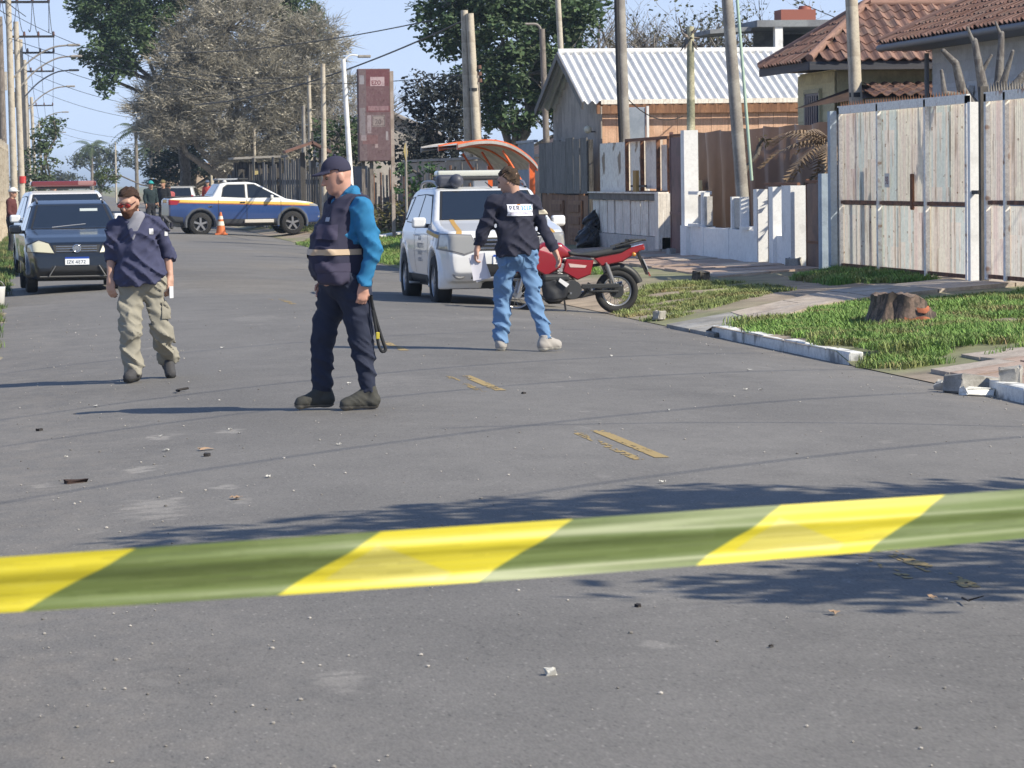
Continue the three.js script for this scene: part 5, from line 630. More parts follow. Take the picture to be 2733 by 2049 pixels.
// the part of a surface inside half spaces [nx, ny, nz, c] (n.p <= c), lifted off it by e
function skin(geo, hs, e) {
  const g = geo.index ? geo.toNonIndexed() : geo, p = g.attributes.position, q = g.attributes.normal, out = [], nor = [];
  for (let i = 0; i < p.count; i += 3) {
    let poly = [0, 1, 2].map((k) => [p.getX(i + k), p.getY(i + k), p.getZ(i + k), q.getX(i + k), q.getY(i + k), q.getZ(i + k)]);
    for (const [a, b, c, d] of hs) { const nx = []; for (let k = 0; k < poly.length; k++) { const A = poly[k], B = poly[(k + 1) % poly.length], da = a * A[0] + b * A[1] + c * A[2] - d, db = a * B[0] + b * B[1] + c * B[2] - d; if (da <= 0) nx.push(A); if ((da <= 0) !== (db <= 0)) { const t = da / (da - db); nx.push(A.map((v, m) => v + (B[m] - v) * t)); } } poly = nx; if (poly.length < 3) break; }
    if (poly.length < 3) continue; for (let k = 1; k < poly.length - 1; k++) for (const v of [poly[0], poly[k], poly[k + 1]]) { const l = Math.hypot(v[3], v[4], v[5]) || 1; out.push(v[0] + (v[3] / l) * e, v[1] + (v[4] / l) * e, v[2] + (v[5] / l) * e); nor.push(v[3] / l, v[4] / l, v[5] / l); }
  }
  const r = new THREE.BufferGeometry(); r.setAttribute('position', new THREE.Float32BufferAttribute(out, 3)); r.setAttribute('normal', new THREE.Float32BufferAttribute(nor, 3)); return r;
}
// convex outline as half spaces; ax picks the plane: 'zy' from the side, 'xy' from the front
function hull(P, ax, more = []) { let s = 0; for (let i = 0; i < P.length; i++) { const a = P[i], b = P[(i + 1) % P.length]; s += a[0] * b[1] - b[0] * a[1]; } return [...P.map((a, i) => { const b = P[(i + 1) % P.length], k = s > 0 ? 1 : -1, n = [(b[1] - a[1]) * k, -(b[0] - a[0]) * k], d = n[0] * a[0] + n[1] * a[1]; return ax === 'zy' ? [0, n[1], n[0], d] : [n[0], n[1], 0, d]; }), ...more]; }
const grown = (P, e) => { const cx = P.reduce((s, p) => s + p[0], 0) / P.length, cy = P.reduce((s, p) => s + p[1], 0) / P.length; return P.map(([x, y]) => { const l = Math.hypot(x - cx, y - cy); return [x + ((x - cx) / l) * e, y + ((y - cy) / l) * e]; }); };

// ---------- vehicles ----------
const glassM = phys(lin(0.012, 0.016, 0.022), 0.05, { clearcoat: 1, clearcoatRoughness: 0.03, ior: 1.5 }), tyreM = std(lin(0.022, 0.022, 0.023), 0.85), alloyM = std(lin(0.45, 0.45, 0.46), 0.35, 0.75), blackP = std(lin(0.022, 0.023, 0.025), 0.55), chromeM = std(lin(0.7, 0.7, 0.7), 0.15, 1), lampM = phys(lin(0.30, 0.30, 0.29), 0.08, { clearcoat: 1 }), redLamp = phys(lin(0.35, 0.015, 0.015), 0.15, { clearcoat: 1 }), amberM = phys(lin(0.6, 0.25, 0.03), 0.2, { clearcoat: 1 });
const paint = (c, r = 0.32) => phys(c, r, { clearcoat: 1, clearcoatRoughness: 0.06 });
function carBody(o) {
  const { side, W, Wr, belt, roof, wheels, Ra, zc = 0, L, tuck = 0.05, k = 0.07, taper = 0.16 } = o;
  const f = (x, y, z) => {
    const ax = Math.abs(x); let w = y > belt ? W - ((y - belt) / (roof - belt)) * (W - Wr) : W - tuck * sstep(belt * 0.62, 0.2, y); const t = Math.abs(z - zc) / (L / 2); w -= W * taper * Math.pow(sstep(0.62, 1.02, t), 1.5); w += 0.012 * Math.sin(clamp((y - belt * 0.55) / (belt * 0.45)) * Math.PI);
    let d = smax(polySD(side, z, y), ax - w, k);
    for (const [wz, wy] of wheels) { const r = Math.hypot(z - wz, y - wy); d = smin(d, Math.max(Math.max(r - Ra - 0.07, ax - W - 0.012), Math.max(0.3 - ax, 0.25 - y)), 0.05); d = Math.max(d, -Math.max(r - Ra, 0.28 + W - 0.52 - ax)); }
    return d;
  };
  const ys = side.map((p) => p[1]), zs = side.map((p) => p[0]); const h = o.h || 0.034;
  return nets(f, [-W - 0.1, Math.min(...ys) - 0.1, Math.min(...zs) - 0.1], [W + 0.1, Math.max(...ys) + 0.1, Math.max(...zs) + 0.1], h);
}
function wheelGeos(R, w, spokes) {
  const prof = [[R * 0.62, -w / 2], [R * 0.93, -w / 2], [R, -w * 0.32], [R, w * 0.32], [R * 0.93, w / 2], [R * 0.64, w / 2], [R * 0.62, w * 0.3]].map(([r, y]) => new THREE.Vector2(r, y)); const tyre = new THREE.LatheGeometry(prof, 32).rotateZ(Math.PI / 2);
  const rim = [new THREE.LatheGeometry([[R * 0.66, w * 0.44], [R * 0.6, w * 0.42], [R * 0.58, w * 0.1], [R * 0.56, -w * 0.3]].map(([r, y]) => new THREE.Vector2(r, y)), 32).rotateZ(-Math.PI / 2), new THREE.CylinderGeometry(R * 0.15, R * 0.15, w * 0.3, 14).rotateZ(Math.PI / 2).translate(w * 0.3, 0, 0)];
  for (let i = 0; i < spokes; i++) rim.push(box(w * 0.14, R * 0.5, R * 0.17, w * 0.32, R * 0.36, 0).rotateX((i / spokes) * 6.2832));
  const back = new THREE.CylinderGeometry(R * 0.6, R * 0.6, 0.02, 24).rotateZ(Math.PI / 2).translate(w * 0.06, 0, 0); return { tyre, rim: merge(rim), back };
}
function addWheels(g, wheels, R, w, tr, spokes, rimMat = alloyM) {
  const G = wheelGeos(R, w, spokes); for (const [z, y] of wheels) for (const s of [1, -1]) { const t = mesh('tyre', G.tyre, tyreM, g); t.position.set(s * tr, y, z); if (s < 0) t.rotation.y = Math.PI; t.name = 'wheel'; mesh('rim', G.rim, rimMat, t); mesh('brake_disc', G.back, blackP, t); }
}
function carWindows(g, body, defs) { for (const [nm, P, ax, more] of defs) { const s = mesh(nm, skin(body, hull(P, ax, more), 0.007), glassM, g); mesh('window_seal', skin(body, hull(grown(P, 0.035), ax, more), 0.0035), blackP, s); } }
const plateT = (txt) => canvasTex(256, 84, (c, w, h) => { c.fillStyle = '#eef0f2'; c.fillRect(0, 0, w, h); c.fillStyle = '#1d49a8'; c.fillRect(0, 0, w, 20); c.fillStyle = '#4a5568'; c.font = 'bold 50px sans-serif'; c.fillText(txt, 18, 72); });
const RX = [1, 0, 0, -0.2], LX = [-1, 0, 0, -0.2], FZ = (z) => [0, 0, -1, -z], BZ = (z) => [0, 0, 1, z];
const mirror = (g, s, x, y, z, mat) => { const m = mesh('mirror', rbox(0.2, 0.15, 0.1, 0.04, s * x, y, z, 3), mat, g); mesh('mirror_glass', box(0.16, 0.11, 0.004, s * x, y, z - 0.053), chromeM, m); mesh('mirror_stalk', box(0.12, 0.05, 0.06, s * (x - 0.12), y - 0.05, z), blackP, m); };
{ // white SUV with official stripes
  const g = thing('suv', 'white official sport utility vehicle with gold stripes parked behind the motorcycle', 'car', [6.42, roadY(6.5, 44) - 0.015, -44.5], 0.03); g.scale.setScalar(0.965);
  const white = paint(lin(0.78, 0.79, 0.80)), wh = [[1.33, 0.36], [-1.34, 0.36]];
  const body = carBody({ L: 4.3, W: 0.9, Wr: 0.68, belt: 1.02, roof: 1.66, wheels: wh, Ra: 0.42, taper: 0.13, side: [[2.03, 0.36], [2.14, 0.48], [2.15, 0.72], [2.11, 0.98], [1.98, 1.05], [1.25, 1.15], [1.02, 1.19], [0.34, 1.61], [0.08, 1.655], [-1.2, 1.64], [-1.7, 1.57], [-2.0, 1.16], [-2.12, 0.98], [-2.15, 0.5], [-2.05, 0.36], [-1.0, 0.3], [1.0, 0.3]] });
  mesh('body', body, white, g);
  carWindows(g, body, [['windscreen', [[-0.72, 1.2], [0.72, 1.2], [0.6, 1.585], [-0.6, 1.585]], 'xy', [FZ(0.3)]], ...[1, -1].flatMap((s) => { const H = s > 0 ? [-1, 0, 0, -0.4] : [1, 0, 0, -0.4]; return [['front_window', [[0.92, 1.14], [0.3, 1.52], [-0.28, 1.54], [-0.28, 1.14]], 'zy', [H]], ['rear_window', [[-0.36, 1.14], [-0.36, 1.54], [-1.1, 1.52], [-1.3, 1.16]], 'zy', [H]], ['quarter_window', [[-1.4, 1.2], [-1.25, 1.5], [-1.6, 1.46], [-1.72, 1.22]], 'zy', [H]]]; }), ['back_window', [[-0.58, 1.2], [0.58, 1.2], [0.52, 1.5], [-0.52, 1.5]], 'xy', [BZ(-1.6)]]]);
  for (const s of [1, -1]) { const q = (P) => P.map(([x, y]) => [s * x, y]); const hl = mesh('headlight', skin(body, hull(q([[0.42, 0.80], [0.50, 0.98], [0.86, 1.0], [0.88, 0.82], [0.6, 0.74]]), 'xy', [FZ(1.55)]), 0.012), lampM, g); mesh('headlight_reflector', sph(0.075, s * 0.68, 0.88, 2.0, 14, 10), chromeM, hl); mesh('headlight_bezel', skin(body, hull(q([[0.40, 0.785], [0.49, 1.0], [0.87, 1.02], [0.9, 0.8], [0.6, 0.72]]), 'xy', [FZ(1.55)]), 0.006), std(lin(0.2, 0.2, 0.21), 0.4), hl);
    const fl = mesh('fog_lamp', new THREE.CylinderGeometry(0.07, 0.07, 0.06, 18).rotateX(Math.PI / 2).translate(s * 0.66, 0.5, 2.07), lampM, g); mesh('fog_lamp_ring', new THREE.TorusGeometry(0.085, 0.025, 8, 20).translate(s * 0.66, 0.5, 2.08), std(lin(0.3, 0.3, 0.3), 0.5), fl); mirror(g, s, 1.0, 1.16, 0.72, s < 0 ? white : white); mesh('roof_rail', tube([V(s * 0.63, 1.64, 0.2), V(s * 0.64, 1.71, 0.0), V(s * 0.64, 1.7, -1.2), V(s * 0.62, 1.6, -1.5)], 0.022, 16, 6), std(lin(0.3, 0.3, 0.32), 0.4, 0.5), g);
    const H = s > 0 ? [-1, 0, 0, -0.4] : [1, 0, 0, -0.4]; mesh('side_stripe', skin(body, hull([[1.95, 0.93], [1.95, 1.0], [0.75, 1.06], [0.75, 1.02]], 'zy', [H]), 0.004), std(lin(0.55, 0.33, 0.06), 0.5), g); mesh('blue_stripe', skin(body, hull([[1.7, 1.0], [1.7, 1.035], [0.8, 1.085], [0.8, 1.065]], 'zy', [H]), 0.0045), std(lin(0.05, 0.16, 0.34), 0.5), g);
    mesh('sill', skin(body, hull([[0.9, 0.3], [0.9, 0.42], [-0.92, 0.42], [-0.92, 0.3]], 'zy', [H]), 0.012), blackP, g); mesh('door_seam', skin(body, hull([[0.9, 0.45], [0.9, 1.12], [0.885, 1.12], [0.885, 0.45]], 'zy', [H]), 0.002), blackP, g); mesh('door_seam', skin(body, hull([[-0.3, 0.45], [-0.3, 1.12], [-0.315, 1.12], [-0.315, 0.45]], 'zy', [H]), 0.002), blackP, g); mesh('door_handle', rbox(0.03, 0.03, 0.16, 0.01, s * 0.93, 0.98, -0.12), white, g);
    mesh('hood_stripe', skin(body, hull([[s * 0.62, 1.0], [s * 0.70, 1.0], [s * 0.60, 1.22], [s * 0.54, 1.22]], 'xy', [FZ(1.02)]), 0.004), std(lin(0.50, 0.30, 0.08), 0.5), g);
    mesh('mud_flap', box(0.18, 0.22, 0.02, s * 0.8, 0.3, -1.76), blackP, g); mesh('tail_light', skin(body, hull(q([[0.62, 0.85], [0.88, 0.85], [0.86, 1.15], [0.64, 1.15]]), 'xy', [BZ(-1.9)]), 0.006), redLamp, g); }
  const gr = mesh('grille', skin(body, hull([[-0.42, 0.78], [0.42, 0.78], [0.46, 0.96], [-0.46, 0.96]], 'xy', [FZ(1.95)]), 0.004), blackP, g); for (const y of [0.81, 0.865, 0.92]) mesh('grille_bar', rbox(0.84, 0.026, 0.03, 0.008, 0, y, 2.135), chromeM, gr); mesh('badge', rbox(0.1, 0.13, 0.02, 0.02, 0, 0.88, 2.16), chromeM, gr);
  mesh('lower_grille', skin(body, hull([[-0.5, 0.4], [0.5, 0.4], [0.44, 0.6], [-0.44, 0.6]], 'xy', [FZ(1.95)]), 0.006), blackP, g); mesh('skid_plate', rbox(0.8, 0.05, 0.06, 0.015, 0, 0.4, 2.12), alloyM, g); mesh('licence_plate', new THREE.PlaneGeometry(0.4, 0.13).translate(0, 0.66, 2.162), std(0xffffff, 0.5, 0, { map: plateT('IVT 3B21') }), g);
  mesh('bumper_lettering', new THREE.PlaneGeometry(0.34, 0.07).translate(-0.6, 0.68, 2.125).rotateY(0), std(0xffffff, 0.6, 0, { transparent: true, alphaTest: 0.5, map: canvasTex(160, 32, (c) => { c.clearRect(0, 0, 160, 32); c.fillStyle = '#8f949b'; c.font = 'bold 26px sans-serif'; c.fillText('IGP RS 16', 8, 26); }) }), g);
  mesh('door_lettering', new THREE.PlaneGeometry(0.62, 0.5).rotateY(-Math.PI / 2).translate(-0.918, 0.78, 0.28), std(0xffffff, 0.6, 0, { transparent: true, alphaTest: 0.5, map: canvasTex(256, 208, (c) => { c.clearRect(0, 0, 256, 208); c.fillStyle = '#6c7480'; c.beginPath(); c.moveTo(60, 50); c.lineTo(85, 14); c.lineTo(110, 50); c.fill(); c.font = 'bold 40px sans-serif'; c.fillText('INSTITUTO', 12, 96); c.font = 'bold 30px sans-serif'; c.fillText('GERAL DE', 30, 136); c.fillText('PERICIAS', 34, 176); }) }), g);
  addWheels(g, wh, 0.36, 0.22, 0.8, 5); mesh('wiper', bar(V(0.5, 1.2, 1.04), V(-0.1, 1.24, 1.0), 0.01), blackP, g); mesh('underbody', box(1.5, 0.16, 3.6, 0, 0.33, 0), blackP, g);
  const lb = mesh('light_bar', rbox(1.16, 0.1, 0.3, 0.04, 0, 1.84, -0.35, 3), phys(lin(0.55, 0.56, 0.5), 0.2, { clearcoat: 1 }), g); mesh('light_bar_base', rbox(1.2, 0.05, 0.34, 0.02, 0, 1.77, -0.35), blackP, lb); mesh('light_bar_foot', merge([box(0.06, 0.1, 0.2, 0.5, 1.7, -0.35), box(0.06, 0.1, 0.2, -0.5, 1.7, -0.35), box(0.2, 0.1, 0.12, 0.05, 1.69, -0.2)]), alloyM, lb);
  mesh('siren_horn', merge([rbox(0.3, 0.18, 0.24, 0.07, -0.5, 1.74, 0.1, 3), sph(0.1, -0.37, 1.74, 0.22)]), std(lin(0.06, 0.065, 0.09), 0.5), g); mesh('antenna', bar(V(0.12, 1.64, 0.3), V(0.05, 1.72, 0.18), 0.012, 0.006), blackP, g);
}
{ // dark hatchback
  const g = thing('hatchback', 'dark blue-black compact hatchback parked facing the tape', 'car', [0.93, roadY(0.9, 52) - 0.01, -52.0], 0.035); g.scale.setScalar(0.92);
  const dk = paint(lin(0.008, 0.012, 0.02), 0.3), wh = [[1.2, 0.3], [-1.2, 0.3]];
  const body = carBody({ L: 3.8, W: 0.83, Wr: 0.62, belt: 0.95, roof: 1.54, wheels: wh, Ra: 0.35, taper: 0.15, side: [[1.82, 0.24], [1.92, 0.38], [1.9, 0.66], [1.78, 0.84], [1.5, 0.93], [1.0, 1.03], [0.82, 1.07], [0.12, 1.48], [-0.2, 1.54], [-1.2, 1.5], [-1.62, 1.38], [-1.84, 0.92], [-1.9, 0.5], [-1.8, 0.24], [-0.9, 0.2], [0.9, 0.2]] });
  mesh('body', body, dk, g);
  carWindows(g, body, [['windscreen', [[-0.68, 1.07], [0.68, 1.07], [0.55, 1.45], [-0.55, 1.45]], 'xy', [FZ(0.1)]], ...[1, -1].flatMap((s) => { const H = s > 0 ? [-1, 0, 0, -0.35] : [1, 0, 0, -0.35]; return [['front_window', [[0.72, 1.04], [0.1, 1.42], [-0.45, 1.43], [-0.45, 1.03]], 'zy', [H]], ['rear_window', [[-0.52, 1.03], [-0.52, 1.43], [-1.25, 1.38], [-1.42, 1.05]], 'zy', [H]]]; })]);
  for (const s of [1, -1]) { const q = (P) => P.map(([x, y]) => [s * x, y]); const hl = mesh('headlight', skin(body, hull(q([[0.38, 0.67], [0.46, 0.82], [0.62, 0.87], [0.79, 0.8], [0.8, 0.7]]), 'xy', [FZ(1.3)]), 0.012), s > 0 ? phys(lin(0.8, 0.76, 0.62), 0.06, { clearcoat: 1 }) : phys(lin(0.52, 0.5, 0.38), 0.12, { clearcoat: 1 }), g); mesh('headlight_bezel', skin(body, hull(q([[0.36, 0.655], [0.45, 0.84], [0.62, 0.89], [0.81, 0.82], [0.82, 0.69]]), 'xy', [FZ(1.3)]), 0.006), blackP, hl);
    const fl = mesh('fog_lamp', new THREE.CylinderGeometry(0.05, 0.05, 0.05, 16).rotateX(Math.PI / 2).translate(s * 0.6, 0.4, 1.86), lampM, g); mesh('fog_lamp_ring', new THREE.TorusGeometry(0.06, 0.015, 8, 18).translate(s * 0.6, 0.4, 1.87), blackP, fl); mirror(g, s, 0.96, 1.06, 0.62, dk); mesh('side_strip', skin(body, hull([[0.9, 0.5], [0.9, 0.58], [-0.9, 0.58], [-0.9, 0.5]], 'zy', [s > 0 ? [-1, 0, 0, -0.35] : [1, 0, 0, -0.35]]), 0.01), blackP, g); mesh('roof_rail', tube([V(s * 0.56, 1.5, 0.05), V(s * 0.57, 1.56, -0.15), V(s * 0.57, 1.55, -1.0), V(s * 0.55, 1.45, -1.3)], 0.018, 12, 6), std(lin(0.12, 0.12, 0.13), 0.5), g); }
  const gr = mesh('grille', skin(body, hull([[-0.36, 0.68], [0.36, 0.68], [0.4, 0.8], [-0.4, 0.8]], 'xy', [FZ(1.6)]), 0.004), blackP, g); for (const y of [0.7, 0.74, 0.78]) mesh('grille_bar', rbox(0.68, 0.014, 0.02, 0.005, 0, y, 1.885 - (y - 0.7) * 0.8), chromeM, gr);
  mesh('round_badge', merge([new THREE.TorusGeometry(0.062, 0.012, 8, 24).translate(0, 0.745, 1.9), extr([[-0.035, 0.045], [-0.02, 0.045], [0, -0.005], [0.02, 0.045], [0.035, 0.045], [0.005, -0.03], [-0.005, -0.03]], 0.01).translate(0, 0.745, 1.895), extr([[-0.05, 0.01], [-0.04, 0.015], [-0.022, -0.03], [0, 0.0], [0.022, -0.03], [0.04, 0.015], [0.05, 0.01], [0.024, -0.052], [0, -0.022], [-0.024, -0.052]], 0.01).translate(0, 0.745, 1.895), new THREE.CircleGeometry(0.055, 20).translate(0, 0.745, 1.893)]), chromeM, g);
  mesh('licence_plate', new THREE.PlaneGeometry(0.4, 0.13).translate(0, 0.54, 1.935), std(0xffffff, 0.5, 0, { map: plateT('IZK 4E72') }), g); mesh('lower_grille', skin(body, hull([[-0.5, 0.3], [0.5, 0.3], [0.42, 0.46], [-0.42, 0.46]], 'xy', [FZ(1.7)]), 0.004), blackP, g); for (const s of [-1, 1]) mesh('bumper_guard', bar(V(s * 0.36, 0.46, 1.94), V(s * 0.46, 0.3, 1.92), 0.012), std(lin(0.16, 0.16, 0.16), 0.5), g); mesh('bumper_guard', bar(V(-0.62, 0.28, 1.88), V(0.62, 0.28, 1.88), 0.016), std(lin(0.1, 0.1, 0.1), 0.5), g);
  mesh('sun_visor', new THREE.PlaneGeometry(0.3, 0.08).rotateX(-0.55).translate(0.3, 1.36, 0.31).translate(0, 0.006, 0.03), std(lin(0.45, 0.5, 0.5), 0.6), g); addWheels(g, wh, 0.3, 0.19, 0.73, 5); mesh('wiper', bar(V(-0.35, 1.09, 0.8), V(0.22, 1.14, 0.72), 0.009), alloyM, g); mesh('underbody', box(1.3, 0.1, 3.2, 0, 0.25, 0), blackP, g);
}
{ // blue and white pickup
  const g = thing('pickup_truck', 'blue and white municipal guard pickup standing across the road', 'car', [7.35, roadY(7.35, 105) + 0.02, -105], Math.PI / 2 + 0.11);
  const blue = paint(lin(0.028, 0.07, 0.22)), whiteP = paint(lin(0.80, 0.80, 0.78)), wh = [[1.52, 0.37], [-1.47, 0.37]], S = [[2.36, 0.36], [2.46, 0.5], [2.45, 0.72], [2.38, 0.92], [2.15, 1.02], [1.5, 1.11], [1.3, 1.15], [0.38, 1.65], [0.08, 1.7], [-0.6, 1.69], [-0.8, 1.64], [-1.06, 1.24], [-2.36, 1.22], [-2.46, 1.16], [-2.47, 0.62], [-2.3, 0.44], [-1, 0.34], [1.1, 0.34]];
  const body = carBody({ L: 4.94, W: 0.91, Wr: 0.68, belt: 1.08, roof: 1.7, wheels: wh, Ra: 0.44, taper: 0.14, h: 0.036, side: S }); mesh('body', body, blue, g);
  const up = (c) => [0, -1, -0.035, -c], dn = (c) => [0, 1, 0.035, c]; mesh('white_upper', skin(body, [up(1.07)], 0.003), whiteP, g); mesh('yellow_stripe', skin(body, [up(1.0), dn(1.08)], 0.005), std(lin(0.75, 0.5, 0.10), 0.45), g); mesh('orange_line', skin(body, [up(0.975), dn(0.996)], 0.005), std(lin(0.5, 0.15, 0.05), 0.45), g);
  for (const s of [1, -1]) { const H = s > 0 ? [-1, 0, 0, -0.4] : [1, 0, 0, -0.4]; carWindows(g, body, [['front_window', [[1.12, 1.19], [0.32, 1.6], [0.1, 1.61], [0.1, 1.2]], 'zy', [H]], ['rear_window', [[-0.02, 1.2], [-0.02, 1.61], [-0.55, 1.6], [-0.68, 1.52], [-0.76, 1.24]], 'zy', [H]]]);
    mesh('arch_trim', skin(body, [[0, -1, 0, -0.3], ...hull(Array.from({ length: 12 }, (_, i) => [1.52 + 0.53 * Math.cos((i / 12) * 6.283), 0.37 + 0.53 * Math.sin((i / 12) * 6.283)]), 'zy', [H])], 0.006), std(lin(0.09, 0.10, 0.12), 0.6), g); mesh('arch_trim', skin(body, hull(Array.from({ length: 12 }, (_, i) => [-1.47 + 0.53 * Math.cos((i / 12) * 6.283), 0.37 + 0.53 * Math.sin((i / 12) * 6.283)]), 'zy', [H]), 0.006), std(lin(0.09, 0.10, 0.12), 0.6), g); mesh('sill', skin(body, hull([[1.0, 0.3], [1.0, 0.52], [-0.95, 0.52], [-0.95, 0.3]], 'zy', [H]), 0.012), std(lin(0.05, 0.055, 0.065), 0.6), g); mesh('side_step', rbox(0.08, 0.11, 0.95, 0.02, s * 0.93, 0.44, 0.42), std(lin(0.6, 0.56, 0.5), 0.5), g); mirror(g, s, 1.02, 1.2, 0.82, whiteP);
    const q = (P) => P.map(([x, y]) => [s * x, y]); mesh('headlight', skin(body, hull(q([[0.5, 0.86], [0.52, 0.94], [0.86, 0.98], [0.86, 0.9]]), 'xy', [FZ(1.9)]), 0.008), lampM, g); mesh('fog_lamp', sph(0.07, s * 0.72, 0.56, 2.38), lampM, g); mesh('tail_light', skin(body, hull([[-2.5, 1.0], [-2.5, 1.16], [-2.1, 1.13], [-2.2, 1.0]], 'zy', [H]), 0.008), redLamp, g); mesh('bumper_corner', skin(body, hull([[-2.5, 0.4], [-2.5, 0.66], [-2.02, 0.6], [-2.02, 0.4]], 'zy', [H]), 0.01), std(lin(0.07, 0.075, 0.085), 0.6), g); mesh('door_handle', rbox(0.03, 0.03, 0.17, 0.01, s * 0.93, 1.05, -0.1), blackP, g);
    for (const z of [1.15, 0.04, -0.88]) mesh('door_seam', skin(body, hull([[z, 0.52], [z, 1.14], [z - 0.014, 1.14], [z - 0.014, 0.52]], 'zy', [H]), 0.006), blackP, g); mesh('fender_badge', rbox(0.02, 0.05, 0.12, 0.01, s * 0.93, 0.93, -1.15), chromeM, g); }
  carWindows(g, body, [['windscreen', [[-0.74, 1.2], [0.74, 1.2], [0.6, 1.6], [-0.6, 1.6]], 'xy', [FZ(0.28)]], ['back_window', [[-0.6, 1.3], [0.6, 1.3], [0.55, 1.58], [-0.55, 1.58]], 'xy', [[0, 0, 1, -0.7], [0, 0, -1, 1.1]]]]);
  mesh('door_lettering', new THREE.PlaneGeometry(0.72, 0.17).rotateY(Math.PI / 2).translate(0.927, 0.845, -0.42), std(0xffffff, 0.5, 0, { map: canvasTex(300, 70, (c) => { c.fillStyle = '#dfe6ee'; c.fillRect(0, 0, 300, 70); c.fillStyle = '#2a4fa0'; c.font = 'bold 44px sans-serif'; c.fillText('GUARDA', 84, 52); c.beginPath(); c.arc(42, 35, 26, 0, 7); c.fill(); }) }), g);
  const sh = extr([[-0.19, 0.22], [0.19, 0.22], [0.2, 0.05], [0.15, -0.12], [0, -0.25], [-0.15, -0.12], [-0.2, 0.05]], 0.006).rotateY(Math.PI / 2).translate(0.922, 0.78, 0.52); const bd = mesh('shield_badge', sh, std(lin(0.55, 0.66, 0.62), 0.5), g); mesh('badge_emblem', extr([[-0.07, 0.07], [0.07, 0.07], [0.06, -0.06], [0, -0.11], [-0.06, -0.06]], 0.004).rotateY(Math.PI / 2).translate(0.93, 0.76, 0.52), std(lin(0.10, 0.14, 0.12), 0.5), bd); mesh('badge_scroll', box(0.004, 0.05, 0.26, 0.931, 0.92, 0.52), std(lin(0.2, 0.3, 0.36), 0.5), bd);
  addWheels(g, wh, 0.37, 0.24, 0.81, 5); mesh('underbody', box(1.5, 0.14, 4.2, 0, 0.36, 0), blackP, g); mesh('bed_cover', box(1.5, 0.03, 1.25, 0, 1.245, -1.75), blackP, g); const lb = mesh('roof_bar', rbox(1.1, 0.07, 0.34, 0.03, 0, 1.79, 0.0), blackP, g); mesh('roof_box', rbox(0.9, 0.05, 0.75, 0.015, 0, 1.79, -0.45), std(lin(0.35, 0.37, 0.4), 0.5), lb);
}
function simpleCar(name, label, pos, turn, o) { // smaller in the picture
  const g = thing(name, label, 'car', pos, turn, o.group), col = paint(o.color), wh = [[1.3, 0.34], [-1.3, 0.34]]; const body = carBody({ L: 4.2, W: 0.88, Wr: 0.66, belt: 0.98, roof: 1.62, wheels: wh, Ra: 0.4, h: 0.04, side: [[1.98, 0.32], [2.09, 0.45], [2.08, 0.75], [1.95, 0.95], [1.2, 1.07], [0.98, 1.11], [0.25, 1.55], [0, 1.6], [-1.3, 1.58], [-1.75, 1.5], [-2.0, 1.05], [-2.1, 0.9], [-2.1, 0.45], [-2.0, 0.3], [-0.9, 0.26], [0.9, 0.26]] }); mesh('body', body, col, g);
  carWindows(g, body, [['windscreen', [[-0.72, 1.12], [0.72, 1.12], [0.58, 1.52], [-0.58, 1.52]], 'xy', [FZ(0.2)]], ['back_window', [[-0.66, 1.08], [0.66, 1.08], [0.56, 1.48], [-0.56, 1.48]], 'xy', [BZ(-1.6)]], ...[1, -1].flatMap((s) => { const H = s > 0 ? [-1, 0, 0, -0.4] : [1, 0, 0, -0.4]; return [['front_window', [[0.85, 1.08], [0.25, 1.47], [-0.35, 1.49], [-0.35, 1.08]], 'zy', [H]], ['rear_window', [[-0.43, 1.08], [-0.43, 1.49], [-1.2, 1.46], [-1.5, 1.1]], 'zy', [H]]]; })]);
  for (const s of [1, -1]) { const q = (P) => P.map(([x, y]) => [s * x, y]); mesh('headlight', skin(body, hull(q([[0.45, 0.75], [0.5, 0.9], [0.82, 0.92], [0.84, 0.78]]), 'xy', [FZ(1.5)]), 0.01), lampM, g); mesh('tail_light', skin(body, hull(q([[0.6, 0.75], [0.86, 0.75], [0.84, 1.12], [0.66, 1.12]]), 'xy', [BZ(-1.85)]), 0.008), redLamp, g); mirror(g, s, 0.98, 1.08, 0.68, col); }
  mesh('grille', skin(body, hull([[-0.4, 0.7], [0.4, 0.7], [0.4, 0.88], [-0.4, 0.88]], 'xy', [FZ(1.85)]), 0.006), blackP, g); mesh('licence_plate', new THREE.PlaneGeometry(0.4, 0.13).rotateY(Math.PI).translate(0, 0.7, -2.12), std(lin(0.6, 0.62, 0.65), 0.5), g); addWheels(g, wh, 0.34, 0.21, 0.78, 5); mesh('underbody', box(1.4, 0.12, 3.6, 0, 0.3, 0), blackP, g); return g;
}
{ const g = simpleCar('patrol_car', 'white patrol car with a red roof light bar behind the dark hatchback', [1.02, roadY(0.8, 60) - 0.05, -63], 0.06, { color: lin(0.78, 0.79, 0.80) }); const lb = mesh('light_bar', rbox(1.25, 0.11, 0.34, 0.04, 0, 1.73, -0.15, 3), phys(lin(0.16, 0.03, 0.032), 0.2, { clearcoat: 1 }), g); mesh('light_bar_base', box(1.0, 0.06, 0.26, 0, 1.66, -0.15), blackP, lb); mesh('light_bar_end', rbox(0.34, 0.1, 0.35, 0.04, 0.42, 1.735, -0.15), phys(lin(0.34, 0.17, 0.16), 0.2, { clearcoat: 1 }), lb); }
simpleCar('parked_car', 'silver car parked tail first far beyond the pickup', [8.75, -0.12, -168], Math.PI - 0.15, { color: lin(0.62, 0.62, 0.60) });
